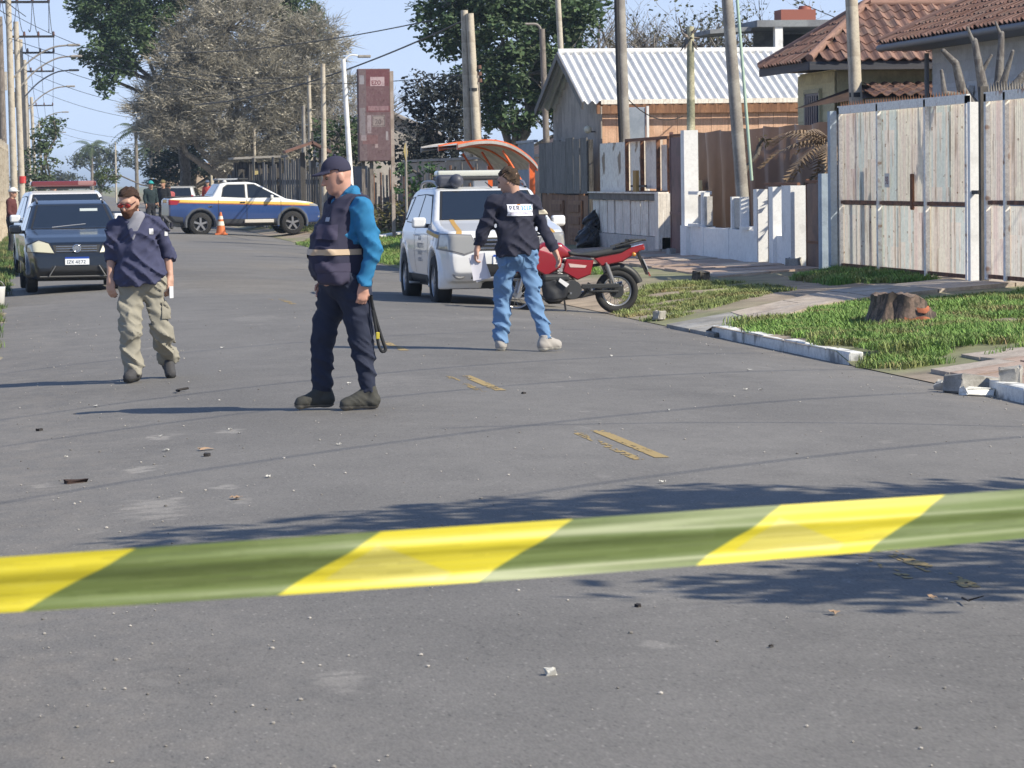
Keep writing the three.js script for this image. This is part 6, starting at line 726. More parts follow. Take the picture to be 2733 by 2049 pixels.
{ // traffic cone
  const g = thing('traffic_cone', 'orange traffic cone with a white band beside the pickup', 'cone', [6.62, roadY(6.62, 103.8), -103.8]); const om = std(lin(0.60, 0.16, 0.05), 0.6); mesh('base', rbox(0.4, 0.05, 0.4, 0.012, 0, 0.025, 0), om, g); mesh('body', new THREE.LatheGeometry([[0.16, 0.05], [0.155, 0.08], [0.03, 0.72], [0.02, 0.73], [0, 0.73]].map(([r, y]) => new THREE.Vector2(r, y)), 24), om, g); mesh('reflective_band', new THREE.LatheGeometry([[0.113, 0.3], [0.088, 0.43]].map(([r, y]) => new THREE.Vector2(r + 0.003, y)), 24), std(lin(0.75, 0.72, 0.6), 0.4), g); mesh('reflective_band', new THREE.LatheGeometry([[0.075, 0.5], [0.056, 0.6]].map(([r, y]) => new THREE.Vector2(r + 0.003, y)), 24), std(lin(0.75, 0.72, 0.6), 0.4), g);
}
{ // motorcycle, local +x is forward
  const g = thing('motorcycle', 'red street motorcycle standing side on in front of the white vehicle', 'motorcycle', [7.06, groundY(7.06, 41.2) - 0.035, -41.2], Math.PI + 0.05); const red = paint(lin(0.27, 0.01, 0.02), 0.3), bs = std(lin(0.028, 0.03, 0.032), 0.5), seatM = std(lin(0.03, 0.033, 0.036), 0.7), metal = std(lin(0.35, 0.35, 0.36), 0.35, 0.8), R = 0.285;
  const wheel = (x, n) => { const t = mesh('tyre', new THREE.TorusGeometry(R - 0.045, 0.047, 12, 44), tyreM, g); t.position.set(x, R, 0); t.name = 'wheel'; mesh('rim', new THREE.TorusGeometry(R - 0.095, 0.016, 8, 40), alloyM, t); mesh('hub', new THREE.CylinderGeometry(n ? 0.085 : 0.06, n ? 0.085 : 0.06, 0.12, 18).rotateX(Math.PI / 2), n ? bs : metal, t); const sp = []; for (let i = 0; i < 18; i++) { const a = (i / 18) * 6.283; sp.push(bar(V(Math.cos(a + 0.4) * 0.06, Math.sin(a + 0.4) * 0.06, i % 2 ? 0.05 : -0.05), V(Math.cos(a) * (R - 0.095), Math.sin(a) * (R - 0.095), 0), 0.0035, 0.0035, 4)); } mesh('spokes', merge(sp), metal, t); }; wheel(0.66, 0); wheel(-0.66, 1);
  mesh('frame', merge([tube([V(0.48, 0.8, 0), V(0.2, 0.72, 0), V(-0.3, 0.62, 0), V(-0.75, 0.72, 0)], 0.022), tube([V(0.48, 0.76, 0), V(0.34, 0.4, 0), V(0.2, 0.24, 0), V(-0.2, 0.24, 0), V(-0.3, 0.4, 0)], 0.022), bar(V(-0.25, 0.3, 0.08), V(-0.66, R, 0.09), 0.02), bar(V(-0.25, 0.3, -0.08), V(-0.66, R, -0.09), 0.02)]), bs, g);
  for (const z of [0.09, -0.09]) { mesh('fork_leg', bar(V(0.66, R, z), V(0.47, 0.92, z), 0.022, 0.024, 8), metal, g); mesh('shock_absorber', merge([bar(V(-0.62, 0.34, z * 1.1), V(-0.5, 0.66, z * 1.1), 0.016), bar(V(-0.58, 0.44, z * 1.1), V(-0.51, 0.63, z * 1.1), 0.032)]), metal, g); }
  mesh('front_fender', new THREE.TorusGeometry(R + 0.02, 0.05, 8, 20, 1.9).rotateZ(0.5).scale(1, 1, 1.2).translate(0.66, R, 0), red, g); mesh('rear_fender', new THREE.TorusGeometry(R + 0.03, 0.055, 8, 20, 1.7).rotateZ(1.1).translate(-0.66, R, 0), bs, g);
  const tk = (x, y, z) => { const a = polySD([[0.42, 0.72], [0.44, 0.86], [0.3, 0.94], [0.08, 0.93], [-0.08, 0.8], [-0.05, 0.74], [0.15, 0.7]], x, y); return smax(a, Math.abs(z) - 0.125 + 0.1 * Math.abs(x - 0.2), 0.08); }; const tank = nets(tk, [-0.2, 0.6, -0.22], [0.6, 1.05, 0.22], 0.02); mesh('fuel_tank', tank, red, g); for (const s of [1, -1]) mesh('tank_decal', skin(tank, hull([[0.32, 0.88], [0.4, 0.82], [0.16, 0.77], [0.12, 0.81]].map(([x, y]) => [x, y]), 'xy', [[0, 0, -s, -0.05]]), 0.003), std(lin(0.6, 0.35, 0.33), 0.4), g);
  mesh('tank_shroud', extr([[0.5, 0.86], [0.46, 0.62], [0.3, 0.52], [0.12, 0.62], [0.1, 0.72], [0.3, 0.8]], 0.3, 0.015).translate(0, 0, -0.15), red, g);
  const st = (x, y, z) => smax(polySD([[-0.02, 0.76], [0.02, 0.83], [-0.15, 0.79], [-0.45, 0.83], [-0.82, 0.9], [-0.86, 0.86], [-0.72, 0.78], [-0.35, 0.72]], x, y), Math.abs(z) - 0.13, 0.06); mesh('seat', nets(st, [-1, 0.65, -0.22], [0.15, 1.0, 0.22], 0.02), seatM, g);
  mesh('side_cover', extr([[0.02, 0.7], [-0.32, 0.68], [-0.28, 0.52], [-0.12, 0.46], [0.06, 0.56]], 0.22, 0.015).translate(0, 0, -0.11), red, g); mesh('side_decal', extr([[0.0, 0.66], [-0.24, 0.63], [-0.22, 0.6], [-0.02, 0.61]], 0.26).translate(0, 0, -0.13), std(lin(0.6, 0.45, 0.42), 0.5), g); mesh('tail_cowl', extr([[-0.36, 0.72], [-0.78, 0.82], [-1.0, 0.88], [-0.96, 0.82], [-0.72, 0.68], [-0.45, 0.63]], 0.16, 0.015).translate(0, 0, -0.08), red, g); mesh('tail_light', rbox(0.06, 0.06, 0.12, 0.015, -1.0, 0.84, 0), redLamp, g);
  mesh('grab_rail', tube([V(-0.62, 0.86, 0.14), V(-0.9, 0.93, 0.14), V(-1.02, 0.94, 0.0), V(-0.9, 0.93, -0.14), V(-0.62, 0.86, -0.14)], 0.016, 24, 6), bs, g); mesh('rear_rack', rbox(0.24, 0.03, 0.2, 0.01, -0.92, 0.945, 0), bs, g);
  mesh('plate_holder', box(0.02, 0.36, 0.12).rotateZ(-0.42).translate(-1.0, 0.66, 0), bs, g); mesh('licence_plate', box(0.008, 0.15, 0.18).rotateZ(-0.42).translate(-1.03, 0.63, 0), std(lin(0.5, 0.52, 0.55), 0.5), g); mesh('rear_reflector', box(0.012, 0.06, 0.08).rotateZ(-0.42).translate(-1.09, 0.5, 0), redLamp, g);
  mesh('engine', merge([rbox(0.34, 0.24, 0.24, 0.05, 0.06, 0.34, 0, 3), cyl(0.11, 0.1, 0.24, 16, 0.22, 0.36, 0), ...Array.from({ length: 6 }, (_, i) => cyl(0.125, 0.125, 0.012, 16, 0.22, 0.4 + i * 0.035, 0)), new THREE.CylinderGeometry(0.12, 0.12, 0.28, 20).rotateX(Math.PI / 2).translate(-0.05, 0.32, 0)]), std(lin(0.07, 0.072, 0.075), 0.45, 0.5), g); mesh('exhaust', merge([tube([V(0.3, 0.5, 0.1), V(0.4, 0.35, 0.12), V(0.25, 0.2, 0.13), V(-0.2, 0.22, 0.14)], 0.022), bar(V(-0.2, 0.24, 0.15), V(-0.78, 0.36, 0.17), 0.045, 0.05, 12)]), metal, g); mesh('chain_guard', rbox(0.5, 0.06, 0.03, 0.01, -0.42, 0.36, -0.11), bs, g);
  // black pannier bag hanging by the engine, towards the camera
  const bag = mesh('side_bag', nets((x, y, z) => smax(smax(Math.abs(x - 0.2) - 0.17 - 0.1 * (y - 0.34), Math.abs(y - 0.35) - 0.155, 0.1), Math.abs(z + 0.24) - 0.075, 0.08) - 0.03 * (vnoise(x * 13, y * 11, z * 13) - 0.5), [-0.08, 0.05, -0.4], [0.5, 0.62, -0.08], 0.016), std(lin(0.022, 0.024, 0.03), 0.6), g); mesh('bag_stripe', extr([[-0.02, 0.4], [0.1, 0.48], [0.12, 0.44], [0.02, 0.36]], 0.01).translate(0.06, 0, -0.34), std(lin(0.7, 0.7, 0.72), 0.5), bag); mesh('bag_flap', rbox(0.35, 0.1, 0.16, 0.04, 0.2, 0.48, -0.24, 3), bs, bag);
  mesh('foot_peg', merge([bar(V(0, 0.28, -0.25), V(0, 0.28, 0.25), 0.015), bar(V(-0.28, 0.32, -0.24), V(-0.28, 0.32, 0.24), 0.014)]), metal, g); mesh('side_stand', bar(V(0.02, 0.24, 0.1), V(-0.04, 0.03, 0.24), 0.013), metal, g);
  mesh('headlight', merge([new THREE.SphereGeometry(0.1, 18, 12).scale(0.8, 1, 1).translate(0.6, 0.9, 0)]), std(lin(0.1, 0.1, 0.11), 0.3), g); mesh('headlight_lens', new THREE.SphereGeometry(0.09, 16, 10, 0, 6.3, 0, 1.2).rotateZ(-Math.PI / 2).translate(0.61, 0.9, 0), lampM, g); mesh('front_cowl', extr([[0.52, 0.82], [0.62, 1.0], [0.5, 1.12], [0.44, 1.08], [0.46, 0.86]], 0.2, 0.02).translate(0, 0, -0.1), std(lin(0.6, 0.6, 0.62), 0.35), g);
  mesh('handlebar', tube([V(0.3, 1.04, -0.36), V(0.42, 1.03, -0.2), V(0.46, 0.98, 0), V(0.42, 1.03, 0.2), V(0.3, 1.04, 0.36)], 0.014, 24, 6), bs, g); for (const s of [1, -1]) { mesh('mirror_stalk', bar(V(0.38, 1.04, s * 0.26), V(0.34, 1.2, s * 0.32), 0.007), bs, g); mesh('mirror', rbox(0.03, 0.09, 0.14, 0.012, 0.34, 1.23, s * 0.33), std(lin(0.55, 0.6, 0.65), 0.2, 0.6), g); mesh('turn_signal', sph(0.03, -0.86, 0.76, s * 0.15), amberM, g); mesh('hand_grip', bar(V(0.3, 1.04, s * 0.36), V(0.36, 1.035, s * 0.27), 0.019), bs, g); }
}
// ---------- people ----------
const cap = (p, a, b, ra, rb) => { const bx = b[0] - a[0], by = b[1] - a[1], bz = b[2] - a[2], wx = p[0] - a[0], wy = p[1] - a[1], wz = p[2] - a[2], t = clamp((wx * bx + wy * by + wz * bz) / (bx * bx + by * by + bz * bz)), dx = wx - bx * t, dy = wy - by * t, dz = wz - bz * t; return Math.sqrt(dx * dx + dy * dy + dz * dz) - (ra + (rb - ra) * t); };
const ell = (p, c, A, ra, rb, rc) => { const x = p[0] - c[0], y = p[1] - c[1], z = p[2] - c[2], u = (x * A[0][0] + y * A[0][1] + z * A[0][2]) / ra, v = (x * A[1][0] + y * A[1][1] + z * A[1][2]) / rb, w = (x * A[2][0] + y * A[2][1] + z * A[2][2]) / rc, k = Math.sqrt(u * u + v * v + w * w); return (k - 1) * Math.min(ra, rb, rc); };
const sub3 = (a, b) => [a[0] - b[0], a[1] - b[1], a[2] - b[2]], add3 = (a, b, s = 1) => [a[0] + b[0] * s, a[1] + b[1] * s, a[2] + b[2] * s], dot3 = (a, b) => a[0] * b[0] + a[1] * b[1] + a[2] * b[2], nrm = (a) => { const l = Math.hypot(...a); return a.map((v) => v / l); }, crs = (a, b) => [a[1] * b[2] - a[2] * b[1], a[2] * b[0] - a[0] * b[2], a[0] * b[1] - a[1] * b[0]], mid3 = (a, b, t) => a.map((v, i) => mix(v, b[i], t));
const bounds = (pts, m) => [[0, 1, 2].map((i) => Math.min(...pts.map((p) => p[i])) - m), [0, 1, 2].map((i) => Math.max(...pts.map((p) => p[i])) + m)];
const frame = (f, up = [0, 1, 0]) => { const F = nrm(f), R = nrm(crs(F, up)), U = crs(R, F); return [R, U, F]; };
const fold = (p, s, k) => { const c = k % 2 ? 1 : -1, u = p[0] * 0.62 * c + p[1] * 0.78, v = p[0] * 0.78 - p[1] * 0.62 * c; const n = vnoise(u * s * 1.5 + k, v * s * 0.42 + k * 2, p[2] * s * 0.7 + k * 3), q = 1 - Math.abs(2 * n - 1); return q * q; };
const skinM = (c) => phys(c, 0.55, { sheen: 0.2 }), clothM = (c, r = 0.9) => phys(c, r, { sheen: 0.25, sheenRoughness: 0.8 });
// torso: elliptical sections along the spine
const torsoSD = (p, J, w) => { const a = J.pelvis, b = J.neck, ax = sub3(b, a), L2 = dot3(ax, ax), t = dot3(sub3(p, a), ax) / L2, tc = clamp(t, -0.12, 1.0), c = add3(a, ax, tc), q = sub3(p, c), R = J.R, F = J.F, r = dot3(q, R), f = dot3(q, F), u = dot3(q, nrm(ax)); const s = J.sec; const i = clamp((tc + 0.12) / 1.12) * (s.length - 1), k = Math.min(s.length - 2, Math.floor(i)), m = i - k, A = mix(s[k][0], s[k + 1][0], m) + w, B = mix(s[k][1], s[k + 1][1], m) + w, o = mix(s[k][2], s[k + 1][2], m); const e = Math.hypot(r / A, (f - o) / B); return Math.hypot(Math.max(0, (e - 1) * Math.min(A, B)), u) + Math.min(0, (e - 1) * Math.min(A, B)); };
function headField(J, hs = 1) { const [R, U, F] = frame(J.Fh, J.Uh), H = J.head, P = (r, u, f) => add3(add3(add3(H, R, r * hs), U, u * hs), F, f * hs), A = [R, U, F]; const nk = J.neck;
  return { P, f: (p) => { let d = ell(p, P(0, 0.028, -0.012), A, 0.076 * hs, 0.092 * hs, 0.096 * hs); d = smin(d, ell(p, P(0, -0.045, 0.022), A, 0.058 * hs, 0.07 * hs, 0.066 * hs), 0.04); d = smin(d, ell(p, P(0, -0.092, 0.05), A, 0.03 * hs, 0.024 * hs, 0.03 * hs), 0.03); d = smin(d, cap(p, P(0, 0.015, 0.085), P(0, -0.028, 0.108), 0.009 * hs, 0.015 * hs), 0.015); d = smin(d, cap(p, P(-0.035, 0.032, 0.078), P(0.035, 0.032, 0.078), 0.012, 0.012), 0.02); for (const s of [-1, 1]) { d = smax(d, -ell(p, P(s * 0.032, 0.008, 0.094), A, 0.018 * hs, 0.011 * hs, 0.014 * hs), 0.012); d = smin(d, ell(p, P(s * 0.077, -0.005, -0.012), A, 0.012 * hs, 0.034 * hs, 0.022 * hs), 0.012); } d = smin(d, cap(p, P(-0.022, -0.062, 0.082), P(0.022, -0.062, 0.082), 0.009, 0.009), 0.012); d = smin(d, cap(p, P(0, -0.06, -0.03), add3(nk, [0, -0.04, 0]), 0.055 * hs, 0.06 * hs), 0.03); return d; } }; }
function handField(w, dir, palm, side, curl = 0.5, k = 1) { // dir: along the fingers, palm: the way the palm looks, side: +1 or -1 thumb side
  const D = nrm(dir), N0 = nrm(palm), S = nrm(crs(D, N0)), N = crs(S, D), P = (d, s, n) => add3(add3(add3(w, D, d * k), S, s * k * side), N, n * k), caps = []; [[0.03, 0.082, 0.9], [0.01, 0.092, 1.0], [-0.011, 0.086, 0.95], [-0.03, 0.068, 0.8]].forEach(([s, L, g], i) => { let d0 = 0.085, n0 = 0, a = 0.15 + curl * 0.35; let A = P(d0, s, n0); for (let j = 0; j < 3; j++) { const l = [0.4, 0.32, 0.28][j] * L; d0 += Math.cos(a) * l; n0 += Math.sin(a) * l; const B = P(d0, s * (1 - 0.06 * j), n0); caps.push([A, B, (0.0098 - j * 0.0008) * k, (0.009 - j * 0.0009) * k]); A = B; a += curl * 0.75; } }); caps.push([P(0.025, 0.03, 0.008), P(0.062, 0.052, 0.02), 0.013 * k, 0.0105 * k], [P(0.062, 0.052, 0.02), P(0.092, 0.05, 0.03), 0.0105 * k, 0.009 * k]);
  const A = [D, S.map((v) => v), N]; return { pts: [w, P(0.2, 0.06, 0.06), P(0.2, -0.06, -0.04), P(0, -0.05, 0.05), P(0.05, 0.08, -0.04), P(0.1, 0, 0.12)], P, f: (p) => { let d = smin(ell(p, P(0.05, 0, 0), A, 0.056 * k, 0.043 * k, 0.018 * k), cap(p, P(-0.03, 0, 0), P(0.02, 0, 0), 0.03 * k, 0.028 * k), 0.02); for (const c of caps) d = smin(d, cap(p, ...c), 0.006); return d; } }; }
function figure(label, pos, J, o) {
  const g = thing('person', label, 'person', pos, o.turn || 0, o.group), h = o.h || 0.014, gs = []; J.F = nrm(J.F); J.R = nrm(crs(J.F, [0, 1, 0])); J.Fh = nrm(J.Fh || J.F); J.sec = J.sec || [[0.155, 0.11, 0], [0.165, 0.12, 0], [0.15, 0.115, 0.01], [0.16, 0.12, 0.01], [0.165, 0.115, 0], [0.09, 0.07, -0.01]];
  const arms = [J.aL, J.aR], legs = [J.lL, J.lR], fine = h < 0.018, hf = headField(J, o.hs || 1);
  const limbs = (p, w, ar, lr) => { let d = 1e9; for (const a of arms) d = smin(d, Math.min(cap(p, a[0], a[1], ar[0] + w, ar[1] + w), cap(p, a[1], a[2], ar[1] + w, ar[2] + w)), 0.03); for (const l of legs) d = smin(d, Math.min(cap(p, l[0], l[1], lr[0] + w, lr[1] + w), cap(p, l[1], l[2], lr[1] + w, lr[2] + w)), 0.03); return d; };
  const all = [J.pelvis, J.neck, J.head, ...arms.flat(), ...legs.flat()];
  // body: one surface, with finer head and hands
  { const [lo, hi] = bounds(all, 0.14); const f = (p0, p1, p2) => { const p = [p0, p1, p2]; let d = smin(torsoSD(p, J, -0.015), limbs(p, 0, [0.05, 0.042, 0.03], [0.075, 0.052, 0.04]), 0.05); d = smin(d, cap(p, J.neck, add3(J.head, [0, -0.06, 0]), 0.058, 0.052), 0.03); for (const l of legs) d = smin(d, cap(p, l[2], l[3], 0.035, 0.03), 0.02); return d; }; gs.push(nets(f, lo, hi, fine ? 0.02 : 0.03)); }
  gs.push(nets((a, b, c) => hf.f([a, b, c]), ...bounds([hf.P(0.11, 0.15, 0.14), hf.P(-0.11, -0.16, -0.14), hf.P(0.11, -0.16, 0.14), hf.P(-0.11, 0.15, -0.14), J.neck], 0.03), fine ? 0.007 : 0.018));
  const hands = arms.map((a, i) => { const s = o.hands?.[i] || {}; return handField(a[2], sub3(s.to || a[3], a[2]), s.palm || [i ? -1 : 1, 0, 0], s.side ?? (i ? 1 : -1), s.curl ?? 0.5, s.k || 1); });
  for (const hd of hands) gs.push(nets((a, b, c) => hd.f([a, b, c]), ...bounds(hd.pts, 0.015), fine ? 0.0055 : 0.016));
  const body = mergeGeometries(gs.map((q) => plain(q))); mesh('body', body, skinM(o.skin), g);
  const cloth = (name, mat, pts, m, f, res) => { const [lo, hi] = bounds(pts, m); const gg = nets((a, b, c) => f([a, b, c]), lo, hi, res || (fine ? 0.011 : 0.022)); const q = mesh(name, gg, mat, g); return q; };
  const up = nrm(sub3(J.neck, J.pelvis)); const plane = (p, c, n) => dot3(sub3(p, c), n);
  const out = { g, J, hf, cloth, hands, plane, up };
  // trousers
  if (o.trousers) { const T = o.trousers, lr = T.r || [0.098, 0.078, 0.068]; out.trousers = cloth('trousers', clothM(T.c), [J.pelvis, ...legs.flatMap((l) => l.slice(0, 3)), add3(J.pelvis, [0, 0.12, 0])], 0.17, (p) => { let d = 1e9; const c = J.pelvis; const hip = ell(p, add3(c, [0, 0.0, 0]), [J.R, [0, 1, 0], J.F], T.hw || 0.175, 0.16, T.hd || 0.135); for (const l of legs) { const q = smin(cap(p, l[0], l[1], lr[0], lr[1]), cap(p, l[1], l[2], lr[1], lr[2]), 0.02); d = Math.min(d, Math.max(q, plane(p, add3(l[2], nrm(sub3(l[2], l[1])), T.end ?? 0.03), nrm(sub3(l[2], l[1]))))); } d = smin(d, hip, 0.05); if (Math.abs(d) < 0.06) d -= (fold(p, 9, 3) - 0.55) * (T.f ?? 0.022) + (fold(p, 19, 9) - 0.5) * (T.f ?? 0.022) * 0.6; return Math.max(d, plane(p, add3(c, [0, T.waist ?? 0.1, 0]), [0, 1, 0])); }); }
  // top: torso and sleeves
  if (o.top) { const T = o.top, ar = T.r || [0.068, 0.06, 0.05]; out.top = cloth(T.name || 'sweatshirt', clothM(T.c), [J.pelvis, J.neck, add3(J.pelvis, [0, -0.1, 0]), ...arms.flatMap((a) => a.slice(0, 3))], 0.17, (p) => { let d = torsoSD(p, J, (T.w ?? 0.012) + (T.flare || 0) * sstep(0.3, 0.02, dot3(sub3(p, J.pelvis), up))); d = smin(d, cap(p, arms[0][0], arms[1][0], 0.072, 0.072), 0.06); d = Math.max(d, -plane(p, add3(J.pelvis, up, T.hem ?? -0.02), up)); for (const a of arms) { const e = mid3(a[1], a[2], T.cuff ?? 0.92), n = nrm(sub3(a[2], a[1])); d = smin(d, Math.max(Math.min(cap(p, a[0], a[1], ar[0], ar[1]), cap(p, a[1], a[2], ar[1], ar[2])), plane(p, e, n)), 0.025); } if (Math.abs(d) < 0.06) d -= (fold(p, 8, 5) - 0.55) * (T.f ?? 0.02) + (fold(p, 18, 2) - 0.5) * (T.f ?? 0.02) * 0.5; return smax(d, -cap(p, add3(J.neck, up, -0.02), add3(J.head, [0, -0.05, 0]), T.nk ?? 0.062, 0.07), 0.01); }); }
  // shoes
  if (o.shoes) { const S = o.shoes; for (const l of legs) { const a = l[2], t = l[3], heel = add3([a[0], 0, a[2]], nrm([t[0] - a[0], 0, t[2] - a[2]]), -0.035), D = nrm(sub3(t, [heel[0], t[1], heel[2]])); const base = l[4] ?? 0; const hb = [heel[0], Math.max(0.05, a[1] - (S.drop ?? 0.075)), heel[2]]; const fsh = (p) => { let d = smin(cap(p, hb, [t[0], t[1] + 0.012, t[2]], (S.r || [0.045, 0.038])[0], (S.r || [0.045, 0.038])[1]), Math.min(cap(p, a, [t[0], t[1] + 0.006, t[2]], 0.042, 0.032), cap(p, add3(a, [0, S.up ?? 0.03, 0]), add3(hb, [0, 0.02, 0]), S.ank ?? 0.052, 0.048)), 0.04); if (Math.abs(d) < 0.03) d -= (fold(p, 26, 7) - 0.5) * 0.006; return smax(Math.max(d, plane(p, add3(a, [0, S.top ?? 0.03, 0]), [0, 1, 0])), -(p[1] - base), 0.012); };
      const s = cloth('shoe', clothM(S.c, 0.8), [a, t, hb, [t[0], 0, t[2]]], 0.09, fsh, fine ? 0.009 : 0.02); if (S.sole) mesh('sole', skin(s.geometry, [[0, 1, 0, (l[5] ?? 0) + 0.032]], 0.004), std(S.sole, 0.8), s); } }
  // hair
  if (o.hair) { const Hh = o.hair; out.hair = cloth('hair', clothM(Hh.c, 1), [hf.P(0.1, 0.15, 0.12), hf.P(-0.1, -0.12, -0.13), hf.P(0.1, -0.1, 0.1), hf.P(-0.1, 0.15, -0.12)], 0.04, (p) => { let d = hf.f(p) - (Hh.t || 0.014); if (Math.abs(d) < 0.04) d -= (fold(p, 40, 4) - 0.5) * 0.016; const q = sub3(p, J.head), [R, U, F] = frame(J.Fh, J.Uh), u = dot3(q, U), f = dot3(q, F), line = Hh.line || ((u, f) => u - (0.045 + (f > 0.03 ? (f - 0.03) * 0.5 : (f - 0.03) * 1.15))); return Math.max(d, -line(u, f), -(u + 0.13)); }, fine ? 0.007 : 0.02); }
  if (o.beard) cloth('beard', clothM(o.beard, 1), [hf.P(0.08, 0.02, 0.12), hf.P(-0.08, -0.14, 0)], 0.04, (p) => { const [R, U, F] = frame(J.Fh, J.Uh), q = sub3(p, J.head), u = dot3(q, U), f = dot3(q, F); let d = hf.f(p) - 0.007; if (Math.abs(d) < 0.03) d -= (fold(p, 60, 4) - 0.5) * 0.006; return Math.max(d, u + 0.035 - Math.max(0, (0.05 - f)) * 0.5, -(u + 0.125), -(f - 0.005)); }, fine ? 0.006 : 0.02);
  if (fine) for (const s of [-1, 1]) { const e = hf.P(s * 0.032, 0.008, 0.08); mesh('eye', sph(0.011, ...e, 10, 8), std(lin(0.06, 0.045, 0.04), 0.3), g); }
  return out;
}
const patchUV = (geo, C, R, U, w, h) => { const p = geo.attributes.position, uv = new Float32Array(p.count * 2); for (let i = 0; i < p.count; i++) { const q = [p.getX(i) - C[0], p.getY(i) - C[1], p.getZ(i) - C[2]]; uv[i * 2] = dot3(q, R) / w + 0.5; uv[i * 2 + 1] = dot3(q, U) / h + 0.5; } geo.setAttribute('uv', new THREE.BufferAttribute(uv, 2)); return geo; };
const oriented = (C, R, U, F, w, h) => { const hs = (n, s, e) => [n[0] * s, n[1] * s, n[2] * s, dot3(n, C) * s + e]; return [hs(R, 1, w / 2), hs(R, -1, w / 2), hs(U, 1, h / 2), hs(U, -1, h / 2), [-F[0], -F[1], -F[2], -dot3(F, C)]]; };
const NAVY = lin(0.030, 0.030, 0.062);
{ // man in cap and vest, in profile
  const J = { F: [-0.93, 0, 0.36], Fh: [-0.97, -0.22, 0.12], pelvis: [0.03, 0.93, 0], neck: [0.05, 1.47, 0], head: [-0.015, 1.625, 0.01], aL: [[0.14, 1.405, 0.175], [0.205, 1.13, 0.215], [0.135, 0.865, 0.215], [0.125, 0.77, 0.215]], aR: [[-0.0, 1.40, -0.17], [0.0, 1.12, -0.215], [-0.09, 0.9, -0.16], [-0.12, 0.82, -0.15]], lL: [[0.08, 0.88, 0.085], [0.13, 0.48, 0.12], [0.165, 0.13, 0.13], [0.005, 0.035, 0.145]], lR: [[-0.02, 0.88, -0.085], [-0.125, 0.49, -0.1], [-0.13, 0.13, -0.1], [-0.29, 0.035, -0.08]], sec: [[0.17, 0.155, 0.01], [0.18, 0.185, 0.03], [0.175, 0.185, 0.04], [0.175, 0.165, 0.025], [0.17, 0.13, 0], [0.10, 0.085, -0.01]] };
  const r = figure('man in navy cap and dark vest over a blue jacket standing in profile', [2.27, roadY(2.27, 22.6), -22.6], J, { skin: lin(0.54, 0.30, 0.23), trousers: { c: lin(0.018, 0.024, 0.05), r: [0.115, 0.082, 0.062], hw: 0.18, hd: 0.165, f: 0.026, end: 0.015 }, top: { name: 'jacket', c: lin(0.02, 0.17, 0.36), r: [0.076, 0.068, 0.052], hem: 0.06, cuff: 0.98, f: 0.022, w: 0.004 }, shoes: { c: lin(0.05, 0.05, 0.044), sole: lin(0.17, 0.16, 0.14), top: 0.07, up: 0.05, ank: 0.046, r: [0.04, 0.033] }, hands: [{ palm: [-0.3, 0, -1], side: 1, curl: 1.1 }, { palm: [0, 0, 1], curl: 0.8 }] });
  const { g, cloth, plane, up, hf } = r, vm = clothM(NAVY);
  const vest = cloth('vest', vm, [J.pelvis, J.neck, add3(J.pelvis, [0, -0.12, 0])], 0.27, (p) => { let d = torsoSD(p, J, 0.045); d = smin(d, cap(p, J.aL[0], J.aR[0], 0.082, 0.082), 0.08); d = Math.max(d, -plane(p, add3(J.pelvis, up, -0.03), up)); if (Math.abs(d) < 0.06) d -= (fold(p, 7, 5) - 0.55) * 0.026 + (fold(p, 16, 8) - 0.5) * 0.012; d = smax(d, -Math.min(...[J.aL, J.aR].map((a) => cap(p, add3(a[0], [0, 0.0, 0]), a[1], 0.083, 0.095))), 0.02); d = smax(d, Math.abs(dot3(sub3(p, J.neck), J.R)) - 0.172, 0.02); return smax(d, -cap(p, add3(J.neck, up, -0.05), add3(J.head, [-0.06, -0.03, 0]), 0.085, 0.09), 0.015); });
  mesh('reflective_stripe', skin(vest.geometry, [[0, 1, 0, 1.125], [0, -1, 0, -1.085], [1, 0, 0, 0.13], [0, 0, -1, 0]], 0.006), std(lin(0.55, 0.42, 0.30), 0.5), vest);
  for (const [c, w, h] of [[[-0.06, 1.0, 0.16], 0.2, 0.06], [[-0.06, 0.93, 0.16], 0.19, 0.075], [[-0.09, 1.24, 0.15], 0.15, 0.1]]) mesh('pocket', skin(vest.geometry, oriented(c, nrm([0.8, 0, 0.55]), [0, 1, 0], nrm([-0.3, 0, 0.9]), w, h).slice(0, 4).concat([[0, 0, -1, -0.02]]), 0.022), clothM(lin(0.055, 0.05, 0.092)), vest); mesh('vest_logo', skin(vest.geometry, oriented([-0.08, 1.33, 0.12], [0.8, 0, 0.55], [0, 1, 0], [-0.3, 0, 0.9], 0.045, 0.03).slice(0, 4).concat([[0, 0, -1, -0.02]]), 0.006), std(lin(0.4, 0.42, 0.48), 0.8), vest);
  cloth('hood', clothM(lin(0.02, 0.17, 0.36)), [J.neck, add3(J.neck, [0.15, 0.1, 0])], 0.16, (p) => { let d = smin(cap(p, add3(J.neck, [0.045, 0.03, 0.06]), add3(J.neck, [0.045, 0.03, -0.06]), 0.05, 0.05), cap(p, add3(J.neck, [0.06, 0.06, 0]), add3(J.neck, [-0.05, -0.01, 0.07]), 0.045, 0.03), 0.04); if (Math.abs(d) < 0.05) d -= (fold(p, 16, 4) - 0.5) * 0.022; return smax(d, -cap(p, J.neck, J.head, 0.05, 0.06), 0.01); });
